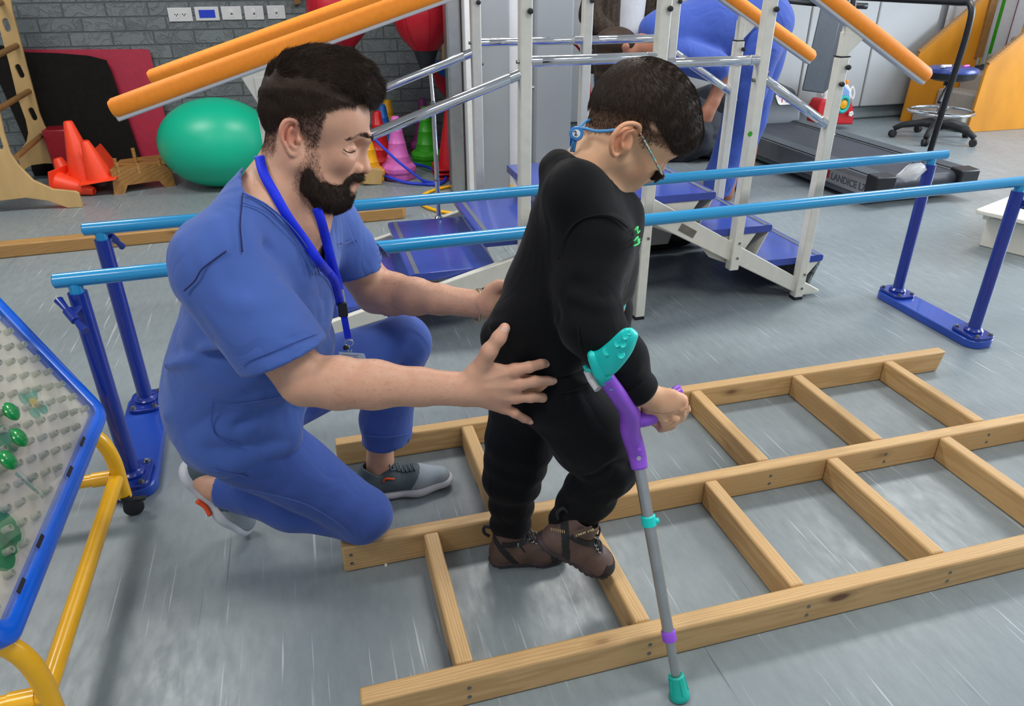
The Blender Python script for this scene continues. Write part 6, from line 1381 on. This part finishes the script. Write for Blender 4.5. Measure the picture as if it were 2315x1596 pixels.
# ---- sweatshirt
sw = Spec()
sw.u(rc(PY(1300, 440, 1.16), PY(1312, 440, 1.28), .060, .060), .04).u(rc(PY(1258, 380, 1.22), PY(1300, 430, 1.22), .034, .05), .03)
sw.u(ell(PY(1308, 545, 1.225), (.100, .130, .125)), .05).u(ell(PY(1262, 680, 1.23), (.108, .130, .115)), .05).u(ell(PY(1218, 765, 1.23), (.102, .125, .070)), .04)
sw.u(rc(PY(1130, 760, 1.22), PY(1160, 740, 1.20), .035, .05), .04).u(rc(PY(1395, 480, 1.22), PY(1385, 640, 1.23), .045, .05), .04)
sw.u(chain([PY(1348, 548, 1.13), PY(1328, 650, 1.10), PY(1334, 738, 1.065)], [.066, .050, .054]), .03).u(chain([PY(1340, 738, 1.065), PY(1400, 810, 1.045), PY(1428, 862, 1.032)], [.054, .047, .040]), .02)
sw.u(chain([PY(1340, 545, 1.33), PY(1375, 700, 1.36), PY(1385, 780, 1.325)], [.060, .050, .036]), .03)
lo_s, hi_s = np.array([.18, .95, .55]), np.array([.78, 1.45, 1.10])
wrinkles(sw, lo_s, hi_s, .006, 38, (1, .8, 1.5), 61)
for pts, a, w in (([PY(1260, 585, 1.10), PY(1290, 520, 1.09), PY(1350, 485, 1.08), PY(1410, 500, 1.09)], .005, .008), ([PY(1290, 700, 1.06), PY(1330, 760, 1.02), PY(1400, 790, 1.0)], .007, .012), ([PY(1300, 640, 1.06), PY(1350, 640, 1.04), PY(1420, 600, 1.06)], -.007, .012),
    ([PY(1290, 670, 1.06), PY(1350, 690, 1.03), PY(1400, 690, 1.05)], .007, .010), ([PY(1190, 560, 1.12), PY(1220, 650, 1.11), PY(1270, 720, 1.08)], -.006, .014), ([PY(1110, 740, 1.18), PY(1180, 720, 1.12), PY(1240, 730, 1.10)], .007, .013),
    ([PY(1200, 770, 1.12), PY(1260, 760, 1.10), PY(1310, 770, 1.09)], -.005, .012), ([PY(1345, 800, 1.02), PY(1390, 845, 1.0), PY(1440, 830, 1.0)], .005, .009)): sw.crease(pts, a, w)
sw.s(rc(hk(1400, 300), hk(1318, 412), .052, .0555), .004)
sw.s(half(PY(1240, 822, 1.1), (.05, 0, -1.), np.array([.15, 1.085, .5]), np.array([.56, 1.5, .68])), .004) if 0 else None
P2, Q2 = sculpt(sw, [(lo_s, hi_s, .0048)])
swo = fast_mesh('sweatshirt', P2, Q2, M['sweat'], boy)
def ringpath(c, ax, r, k=28, e=1.):
    u, v, _ = frame_of(ax); return [np.array(c)+u*r*math.cos(t)+v*r*e*math.sin(t) for t in np.linspace(0, 2*math.pi, k, endpoint=False)]
nax = hk(1400, 300)-hk(1318, 412)
MB().tube([p+nax/np.linalg.norm(nax)*.0*i for i, p in enumerate(ringpath(hk(1322, 398), nax, .0565))], .0085, 10, closed=True).tube(ringpath(hk(1327, 388), nax, .0545), .0065, 10, closed=True).build('collar', M['sweat'], swo, smooth=180)
cax = PY(1465, 885, 1.03)-PY(1400, 820, 1.04); cax /= np.linalg.norm(cax)
MB().lathe([(.030, 0), (.0385, .002), (.036, .016), (.0345, .036), (.032, .044), (.028, .046), (.024, .040)], PY(1421, 853, 1.033), cax, 32).build('cuff', M['pants'], swo, smooth=60)
seamline('shoulder_seam', P2, [(1262, 588), (1272, 545), (1300, 505), (1340, 488), (1385, 490), (1420, 515)], .0016, M['pants'], swo)
seamline('side_seam', P2, [(1305, 735), (1308, 770), (1306, 800)], .0014, M['pants'], swo)
# printed motif on the front of the sweatshirt, only its edge shows
M['pgreen'] = plain('print_green', '#2fd06a', .5); M['pwhite'] = plain('print_white', '#d5d5d8', .5); M['ppink'] = plain('print_pink', '#e58f86', .5)
for pix in ([(1436, 520), (1442, 512), (1440, 528), (1446, 522)], [(1434, 545), (1442, 535), (1441, 548), (1446, 540)], [(1433, 556), (1443, 551), (1446, 546)]): MB().tube(spline([on_surf(P2, None, x, y, .001) for x, y in pix], 3), .0016, 6).build('front_print', M['pgreen'], swo, smooth=180)
for pix in ([(1400, 645), (1412, 632), (1424, 616)], [(1402, 668), (1410, 652), (1420, 636)]): MB().tube(spline([PY(x, y, 1.16) for x, y in pix], 3), .0013, 6).build('front_print', M['pwhite'], swo, smooth=180)
for r_, m_, o_ in ((.019, 'ppink', .0), (.0165, 'purple', .0006), (.0145, 'toyteal', .0012)):
    c = PY(1407, 683, 1.215); MB().lathe([(0, 0), (r_, 0), (r_, .003+o_), (0, .004+o_)], c, (.75, -.6, .1), 28).build('front_print', M[m_], swo)
# ---- trousers
kt = Spec()
kt.u(ell(PY(1213, 855, 1.23), (.092, .120, .085)), .04)
kt.u(chain([PY(1262, 885, 1.165), PY(1330, 980, 1.15), PY(1375, 1055, 1.15)], [.082, .075, .062]), .04).u(chain([PY(1375, 1055, 1.15), PY(1330, 1120, 1.16), PY(1288, 1180, 1.17)], [.060, .056, .047]), .02)
kt.u(chain([PY(1190, 890, 1.29), PY(1175, 1000, 1.31), PY(1160, 1070, 1.32), PY(1154, 1185, 1.33)], [.082, .070, .062, .049]), .04)
lo_q, hi_q = np.array([.20, 1.0, .03]), np.array([.70, 1.48, .72])
wrinkles(kt, lo_q, hi_q, .0055, 36, (1, 1, 1.6), 71)
w5 = wob(81, 14)
kt.d(lambda x, y, z: .0026*np.sin(z*105+4.5*w5(x, y, z))*np.clip((.42-z)*6, 0, 1), lo_q, hi_q)
for pts, a, w in (([PY(1420, 1050, 1.10), PY(1380, 1045, 1.08), PY(1330, 1075, 1.10)], -.006, .010), ([PY(1400, 1090, 1.10), PY(1360, 1100, 1.10), PY(1310, 1120, 1.12)], .006, .010), ([PY(1290, 880, 1.10), PY(1300, 950, 1.08), PY(1330, 1010, 1.09)], -.004, .010),
   ([PY(1190, 850, 1.12), PY(1260, 845, 1.10), PY(1330, 870, 1.11)], .004, .008)): kt.crease(pts, a, w)
P3, Q3 = sculpt(kt, [(lo_q, hi_q, .0048)])
kto = fast_mesh('trousers', P3, Q3, M['pants'], boy)
seamline('pocket_seam', P3, [(1252, 893), (1290, 885), (1325, 872), (1343, 858)], .0014, M['sweat'], kto)
# ---- boots
def boot(heel, toe, up, lab, side):
    heel, toe = np.array(heel, float), np.array(toe, float); L = np.linalg.norm(toe-heel); X = (toe-heel)/L; U = np.array(up, float); U -= X*(U@X); U /= np.linalg.norm(U); S = np.cross(U, X); S = -S if S[1] > 0 else S    # S points to the camera
    t = thing('hiking_boot', tuple(heel), lab, 'shoe'); W = .076; p = lambda a, s, u: heel+X*L*a+S*s+U*u; c_ = (heel+toe)/2
    so = Spec()
    for a, b, ra, rb in ((.16, .4, .030, .028), (.4, .66, .028, .036), (.66, .80, .036, .032)): so.u(rc(p(a, 0, .013), p(b, 0, .013), ra, rb, (U, .5)), .01)
    so.s((lambda x, y, z: ((x-heel[0])*U[0]+(y-heel[1])*U[1]+(z-heel[2])*U[2])-.001, c_-L, c_+L), .002)
    so.d(lambda x, y, z: .0022*np.sin(((x-heel[0])*X[0]+(y-heel[1])*X[1]+(z-heel[2])*X[2])*420)*(((x-heel[0])*U[0]+(y-heel[1])*U[1]+(z-heel[2])*U[2]) < .010), c_-L, c_+L)
    a1, b1 = sculpt(so, [(c_-L*.62-.03, c_+L*.62+.03, .0026)]); fast_mesh('lugged_sole', a1, b1, M['solebr'], t)
    up_ = Spec(); up_.u(rc(p(.17, 0, .030), p(.42, 0, .030), .029, .028), .02).u(rc(p(.42, 0, .030), p(.70, 0, .028), .030, .034), .02).u(ell(p(.76, 0, .026), (.040, .033, .026), [X, S, U]), .02)
    up_.u(rc(p(.20, 0, .05), p(.24, 0, .104), .029, .0285), .02).u(rc(p(.40, 0, .055), p(.30, 0, .100), .026, .026), .03).u(rc(p(.42, 0, .052), p(.62, 0, .036), .024, .026), .02)
    up_.s(ell(p(.25, 0, .125), (.030, .026, .026), [X, S, U]), .004).s((lambda x, y, z: ((x-heel[0])*U[0]+(y-heel[1])*U[1]+(z-heel[2])*U[2])-.016, c_-L, c_+L), .003)
    up_.crease([p(.78, .020, .048), p(.66, .026, .046), p(.60, .024, .052)], -.0012, .003).crease([p(.86, .008, .046), p(.74, .010, .054), p(.64, .006, .060)], -.0012, .003)
    a2, b2 = sculpt(up_, [(c_-L*.62-.06, c_+L*.62+.09, .0026)]); upo = fast_mesh('leather_upper', a2, b2, M['leather'], t)
    cap = np.array([((a2[b2].mean(1)-heel)@X/L), ((a2[b2].mean(1)-heel)@U)]).T; N_ = normals(a2, b2)
    mk = (cap[:, 0] > .76-.8*(cap[:, 1]-.03)) & (cap[:, 1] < .05)
    def shell(mk, off, name, mat):
        q = b2[mk]; us = np.unique(q); mm = np.full(len(a2), -1); mm[us] = np.arange(len(us)); return fast_mesh(name, a2[us]+N_[us]*off, mm[q], mat, t)
    shell(mk, .0012, 'toe_cap', M['rubber'])
    mk2 = (np.abs(cap[:, 0]-(.10+.22*(.085-cap[:, 1])/.06)) < .045) & (cap[:, 1] > .02) & (cap[:, 1] < .10); shell(mk2, .0010, 'heel_band', M['rubber'])
    mk3 = (cap[:, 1] > .075) & (cap[:, 1] < .092) & (cap[:, 0] > .18) & (cap[:, 0] < .50); shell(mk3, .0022, 'ankle_strap', M['rubber'])
    def sf(a, s, off=.0015):
        q = p(a, s, 0); r = a2-q; t_ = r@U; d_ = np.linalg.norm(r-t_[:, None]*U, axis=1); i = int(np.argmax(np.where(d_ < .006, t_, -9))); return q+U*(t_[i]+off)
    for k in range(4):
        a = .44+.05*k
        for s_ in (-1, 1): MB().tube(spline([sf(a, s_*.017), sf(a+.015, 0)+U*.003, sf(a+.035, -s_*.017)], 4), .0020, 8).build('lace', M['rubber'], t, smooth=180)
        for s_ in (-1, 1): MB().tube([e for e in ringpath(sf(a, s_*.019), U, .0035, 12)], .0011, 6, closed=True).build('eyelet', M['steel'], t, smooth=180)
    MB().tube(spline([p(.03, 0, .085), p(-.03, 0, .098), p(-.02, 0, .115), p(.05, 0, .112)], 4), .004, 8).build('pull_loop', M['rubber'], t, smooth=180)
    return t, p, (X, S, U), sf
tB, pB, xB, sB = boot((.300, 1.325, 0.001), (.500, 1.290, 0.001), (0, 0, 1), 'brown hiking boot flat on the floor, the rear foot of the boy', -1)
if 1:
    X, S, U = xB; a = pB(.36, .031, .088); b = pB(.47, .033, .045); MB().bar(a, b, .004, .003, S).build('zip', M['rubber'], tB); MB().bar(a+S*.002, a+S*.002-U*.012, .003, .002, S).build('zip_puller', M['chrome'], tB)
tA, pA, xA, sA = boot(PY(1202, 1219, 1.165), PY(1378, 1303, 1.14), (.42, -.22, .85), 'brown hiking boot lifted over the rung, toe pointing down', -1)
X, S, U = xA
PA_ = np.array([list(ORG[o]+v.co) for o in tA.children if o.name.startswith('leather_upper') for v in o.data.vertices])
PA_ = PA_-0
def ob_(x, y, off): return on_surf(PA_, None, x, y, off)
cn = ob_(1318, 1200, .003); nf = -ray(1318, 1200); nf /= np.linalg.norm(nf); yb_ = cn[1]-.004
tq = [PY(x, y, yb_) for x, y in ((1294, 1203), (1338, 1188), (1340, 1203), (1299, 1217))]
tab = MB().prism(tq, nf*.004).build('strap_tab', M['leather'], tA, bevel=.001)
tx = tq[1]-tq[0]; text_part('strap_lettering', 'New Ma', .0118, PY(1302, 1213, yb_)+nf*.0062, tx, UP, plain('gold_thread', '#c8b67c', .5), tab, depth=.0003, bold=.0002)
for k in range(8):
    a = ob_(1246+4.2*k, 1193+.8*k, .0035); MB().bar(a, a-UP*.0065+RT*.001, .0016, .001, FW).build('strap_stitching', M['ply'], tA)
# ---- glasses with cord
gl = thing('glasses', tuple(hk(1470, 350, -.06)), 'dark glasses with colourful temple arm and blue cord on the boy', 'glasses')
M['temple'] = NT('patterned_temple').m; t_ = NT('temple_pattern'); vo = t_.n('ShaderNodeTexVoronoi'); vo.inputs['Scale'].default_value = 320; t_.l(t_.coords(), vo.inputs['Vector'])
sep = t_.n('ShaderNodeSeparateColor'); t_.l(vo.outputs['Color'], sep.inputs[0]); t_.col(t_.ramp(sep.outputs[0], [(.0, lin('#3fb9b8')), (.3, lin('#8fd0c8')), (.45, lin('#d89a2e')), (.6, lin('#d9d4c8')), (.75, lin('#b0245e')), (.9, lin('#22303a'))])); t_.t.nodes['Color Ramp'].color_ramp.interpolation = 'CONSTANT'; t_.b.inputs['Roughness'].default_value = .3
for s in (-1, 1): MB().bar(hk(1447, 300, s*.073), hk(1496, 394, s*.068), .0022, .0075, (0, 1, 0)).build('temple_arm', t_.m, gl, bevel=.0006)
M['lens'] = mk_glass('dark_lens', '#14161a', .06, .05)
for s in (-1, 1):
    MB().tube(spline([hk(1496, 390, s*.068), hk(1500, 398, s*.062), hk(1494, 402, s*.052), hk(1482, 410, s*.030), hk(1482, 411, s*.010)], 4), .0026, 8).build('brow_bar', M['black'], gl, smooth=180)
    fx = (hk(1494, 400, s*.05)-hk(1462, 398, s*.05)); fx /= np.linalg.norm(fx); c = hk(1479, 398, s*.036); yv = np.array([.28*fx[0], s*-.9, .28*fx[2]]); yv = np.array([0, 1., 0])+fx*.35*s*-1; yv /= np.linalg.norm(yv)
    el = [c+fx*.0135*math.cos(t)+yv*.020*math.sin(t) for t in np.linspace(0, 2*math.pi, 28, endpoint=False)]; nn = np.cross(fx, yv)
    if s < 0:
        lp = [hk(x, y, dy) for x, y, dy in ((1470, 401, -.030), (1472, 393, -.032), (1480, 387, -.042), (1490, 387, -.056), (1499, 394, -.064), (1496, 401, -.060), (1485, 406, -.046), (1474, 406, -.034))]
        MB().prism(lp, (.0006, .003, .0006)).build('lens', M['lens'], gl, bevel=.0008); MB().tube(spline(lp, 4, True), .0013, 8, closed=True).build('rim', M['black'], gl, smooth=180)
    else: MB().tube(el, .0016, 8, closed=True).build('rim', M['black'], gl, smooth=180); MB().prism(el, nn*.0012).build('lens', M['lens'], gl)
M['cord'] = plain('cord_blue', '#4f93c8', .6, var=.1, nscale=500)
MB().tube(spline([hk(1394, 293, -.078), hk(1370, 296, -.072), hk(1345, 296, -.055), hk(1325, 291, -.038), hk(1312, 290, -.028)], 5), .0026, 10).build('cord', M['cord'], gl, smooth=180)
MB().tube(spline([hk(1338, 271, .0), hk(1325, 274, -.010), hk(1314, 284, -.020), hk(1310, 293, -.026)], 5), .0026, 10).build('cord', M['cord'], gl, smooth=180)
MB().tube(spline([hk(1301, 310, -.026), hk(1295, 325, -.024), hk(1291, 342, -.020)], 4), .0024, 8).tube(spline([hk(1304, 311, -.028), hk(1300, 326, -.026), hk(1297, 343, -.022)], 4), .0024, 8).build('cord_tail', M['cord'], gl, smooth=180)
MB().tube([hk(1394, 293, -.078), hk(1402, 290, -.080)], .0022, 8).build('cord_tip', M['black'], gl)
c = hk(1303, 302, -.032); nd = -ray(1303, 302); nd /= np.linalg.norm(nd)
bt = MB().lathe([(0, -.005), (.0105, -.005), (.012, -.002), (.012, .002), (.0105, .0045), (0, .0048)], c, nd, 28).build('cord_button', plain('button_blue', '#2d7cc0', .4), gl)
MB().lathe([(0, 0), (.0066, 0), (.0066, .0006), (0, .0008)], c+nd*.0048, nd, 24).build('button_dot', M['white'], bt)
rx = RT; text_part('button_numeral', '2', .0115, c+nd*.0066-RT*.0036-UP*.0036, RT*.97+UP*.2, UP*.97-RT*.2, M['black'], bt, depth=.0002, bold=.0003)

# ------------------------------------------------------------------ the bending man in the background
YB = 4.15
bm = thing('person', (2.50, 4.15, 0), 'person in blue scrubs bending far forward behind the training stairs', 'person')
def hb_(px, py, dy=0.): return PY(px, py, YB+dy)
bs = Spec()
bs.u(ell(hb_(1405, 122), (.115, .085, .098)), .02).u(ell(hb_(1395, 150), (.10, .075, .085)), .03).u(rc(hb_(1380, 165), hb_(1362, 172), .05, .035), .03).u(rc(hb_(1392, 190), hb_(1380, 200), .03, .02), .03)
for s in (-1, 1): bs.u(ell(hb_(1412, 104, s*.085), (.035, .012, .026)), .01)
bs.u(rc(hb_(1430, 105), hb_(1490, 110), .062, .07), .03).u(rc(hb_(1500, 100), hb_(1720, 70), .14, .13), .05)
bs.u(chain([hb_(1545, 130, -.17), hb_(1640, 165, -.2), hb_(1612, 230, -.22), hb_(1600, 255, -.22)], [.06, .05, .036, .04]), .02)
bs.u(chain([hb_(1600, 250, -.22), hb_(1596, 268, -.23)], [.034, .020]), .02)
for k in range(4): bs.u(chain([hb_(1594+k*5, 258, -.23), hb_(1593+k*5, 276, -.24)], [.012, .009]), .004)
bs.u(chain([hb_(1530, 130, .17), hb_(1480, 185, .1), hb_(1400, 195, .05)], [.06, .05, .035]), .02)
for s, dx in ((-.1, 0), (.1, 30)): bs.u(chain([hb_(1700+dx*.4, 110, s), hb_(1665+dx, 290, s), hb_(1640+dx*1.2, 440, s)], [.10, .07, .05]), .03)
PBm, QBm = sculpt(bs, [], (hb_(1300, 560, -.45), hb_(1830, -60, .45), .012))
fast_mesh('body', PBm, QBm, M['skin_dk'], bm, tint=np.ones((len(PBm), 3)))
hs = Spec(); hs.u(ell(hb_(1392, 98), (.125, .094, .088)), .02).u(ell(hb_(1368, 140), (.065, .085, .075)), .03).u(ell(hb_(1360, 170), (.042, .06, .035)), .02); hs.s(ell(hb_(1420, 150), (.09, .2, .07)), .02)
a_, b_ = sculpt(hs, [(hb_(1300, 260, -.3), hb_(1520, 10, .3), .008)]); fast_mesh('hair', a_, b_, M['hair'], bm)
ts = Spec(); ts.u(rc(hb_(1510, 85), hb_(1600, 70), .17, .18), .06).u(rc(hb_(1600, 70), hb_(1715, 40), .18, .17), .06).u(ell(hb_(1720, 60), (.17, .2, .16)), .05)
ts.u(rc(hb_(1545, 125, -.17), hb_(1618, 150, -.20), .085, .085), .04).u(rc(hb_(1540, 125, .17), hb_(1500, 170, .15), .085, .085), .04).u(rc(hb_(1470, 60), hb_(1520, 70), .05, .12), .05).u(rc(hb_(1560, 120, -.05), hb_(1640, 140, -.05), .10, .08), .05)
l_, h_2 = hb_(1400, 300, -.5), hb_(1860, -80, .5); lo2, hi2 = np.minimum(l_, h_2), np.maximum(l_, h_2)
wrinkles(ts, lo2, hi2, .02, 11, (1, 1, 1.4), 91)
a_, b_ = sculpt(ts, [(lo2, hi2, .012)]); fast_mesh('scrub_top', a_, b_, M['scrub3'], bm)
tt = Spec(); tt.u(ell(hb_(1725, 90), (.15, .18, .16)), .05)
for s, dx in ((-.1, 0), (.1, 22)): tt.u(chain([hb_(1712+dx*.6, 110, s), hb_(1672+dx, 270, s), hb_(1628+dx, 400, s), hb_(1612+dx*1.4, 470, s)], [.145, .105, .09, .085]), .04)
l_, h_2 = hb_(1500, 560, -.4), hb_(1860, -20, .4); lo2, hi2 = np.minimum(l_, h_2), np.maximum(l_, h_2); lo2[2] = .03
wrinkles(tt, lo2, hi2, .012, 16, (1, 1, 1.6), 95)
a_, b_ = sculpt(tt, [(lo2, hi2, .012)]); fast_mesh('scrub_trousers', a_, b_, M['scrub3'], bm)
for s, dx in ((-.1, 0), (.1, 34)):
    g = hb_(1612+dx, 470, s); MB().tube([(g[0]-.12, g[1], .035), (g[0]-.02, g[1], .045), (g[0]+.08, g[1], .05)], [.035, .045, .042], 16).build('shoe', M['black'], bm, smooth=180)
# ------------------------------------------------------------------ the person standing at the very back
sp = thing('person', (2.30, 5.25, 0), 'person in brown knitted cardigan over white shirt and jeans, standing at the back', 'person')
def hp_(px, py, dy=0.): return PY(px, py, 5.25+dy)
cx0 = hp_(1400, 60)[0]
M['knit'] = plain('brown_knit', '#3c3027', .95, var=.3, nscale=90, bump=.8, bscale=90, vstretch=(1, 1, .5)); M['tee'] = mk_cloth('white_tee', '#c2c4cb', fold=.006); M['jean'] = mk_cloth('denim', '#2b4468', fold=.02)
d3 = Spec(); 
d3.u(rc((cx0+.02, 5.25, .95), (cx0+.02, 5.25, 1.30), .15, .165), .05); a_, b_ = sculpt(d3, [((cx0-.4, 4.9, .6), (cx0+.45, 5.6, 1.6), .012)]); fast_mesh('shirt', a_, b_, M['tee'], sp)
d4 = Spec(); d4.u(rc((cx0-.12, 5.24, .75), (cx0-.11, 5.24, 1.33), .14, .14), .04).u(rc((cx0+.25, 5.28, .75), (cx0+.2, 5.28, 1.33), .09, .11), .04).u(rc((cx0+.05, 5.38, .80), (cx0+.05, 5.36, 1.34), .15, .15), .04)
d4.u(chain([(cx0-.2, 5.22, 1.33), (cx0-.27, 5.15, 1.02), (cx0-.16, 4.98, .90)], [.075, .065, .055]), .03).u(chain([(cx0+.26, 5.25, 1.33), (cx0+.33, 5.18, 1.02), (cx0+.25, 5.0, .86)], [.075, .065, .055]), .03)
d4.s(boxp((cx0+.065, 5.02, 1.1), (.085, .22, .6)), .01); d4.d(lambda x, y, z: .005*np.sin(x*150)*np.sign(.5)+0*y+0*z, (cx0-.5, 4.8, .5), (cx0+.5, 5.7, 1.5))
a_, b_ = sculpt(d4, [((cx0-.5, 4.8, .55), (cx0+.5, 5.7, 1.6), .010)]); fast_mesh('cardigan', a_, b_, M['knit'], sp)
d5 = Spec(); d5.u(rc((cx0-.06, 5.27, .85), (cx0+.09, 5.27, .85), .14, .14), .04)
for s in (-1, 1): d5.u(chain([(cx0+.015+s*.09, 5.27, .80), (cx0+.015+s*.10, 5.24, .42), (cx0+.015+s*.10, 5.27, .10)], [.10, .075, .06]), .03)
a_, b_ = sculpt(d5, [((cx0-.4, 4.9, .02), (cx0+.4, 5.6, 1.05), .012)]); fast_mesh('jeans', a_, b_, M['jean'], sp)
d6 = Spec(); d6.u(ell((cx0+.01, 5.22, 1.66), (.078, .095, .115)), .02).u(ell((cx0+.01, 5.14, 1.62), (.05, .03, .06)), .03).u(rc((cx0+.01, 5.26, 1.42), (cx0+.01, 5.24, 1.58), .055, .05), .02).u(rc((cx0+.01, 5.12, 1.66), (cx0+.01, 5.105, 1.63), .01, .014), .01)
d6.u(chain([(cx0-.16, 4.98, .90), (cx0-.10, 4.93, .88)], [.036, .03]), .01).u(chain([(cx0+.25, 5.0, .86), (cx0+.18, 4.94, .85)], [.036, .03]), .01).u(rc((cx0+.01, 5.27, .8), (cx0+.01, 5.27, 1.4), .1, .12), .05)
for s in (-1, 1):
    for k in range(4): d6.u(chain([(cx0+.01+s*(.13 if s < 0 else .19), 4.94, .88-.018*k), (cx0+.01+s*(.07 if s < 0 else .12), 4.91, .87-.018*k)], [.010, .008]), .004)
a_, b_ = sculpt(d6, [((cx0-.4, 4.85, .7), (cx0+.45, 5.5, 1.85), .010)]); fast_mesh('body', a_, b_, M['skin'], sp, tint=np.ones((len(a_), 3)))
d7 = Spec(); d7.u(ell((cx0+.01, 5.25, 1.69), (.088, .100, .115)), .02).s(ell((cx0+.01, 5.10, 1.62), (.07, .09, .10)), .01); a_, b_ = sculpt(d7, [((cx0-.2, 5.0, 1.5), (cx0+.2, 5.5, 1.85), .008)]); fast_mesh('hair', a_, b_, M['hair'], sp)
for s in (-1, 1): MB().tube([(cx0+.015+s*.10, 5.32, .04), (cx0+.015+s*.11, 5.20, .045), (cx0+.015+s*.11, 5.08, .03)], [.038, .045, .03], 14).build('shoe', M['black'], sp, smooth=180)
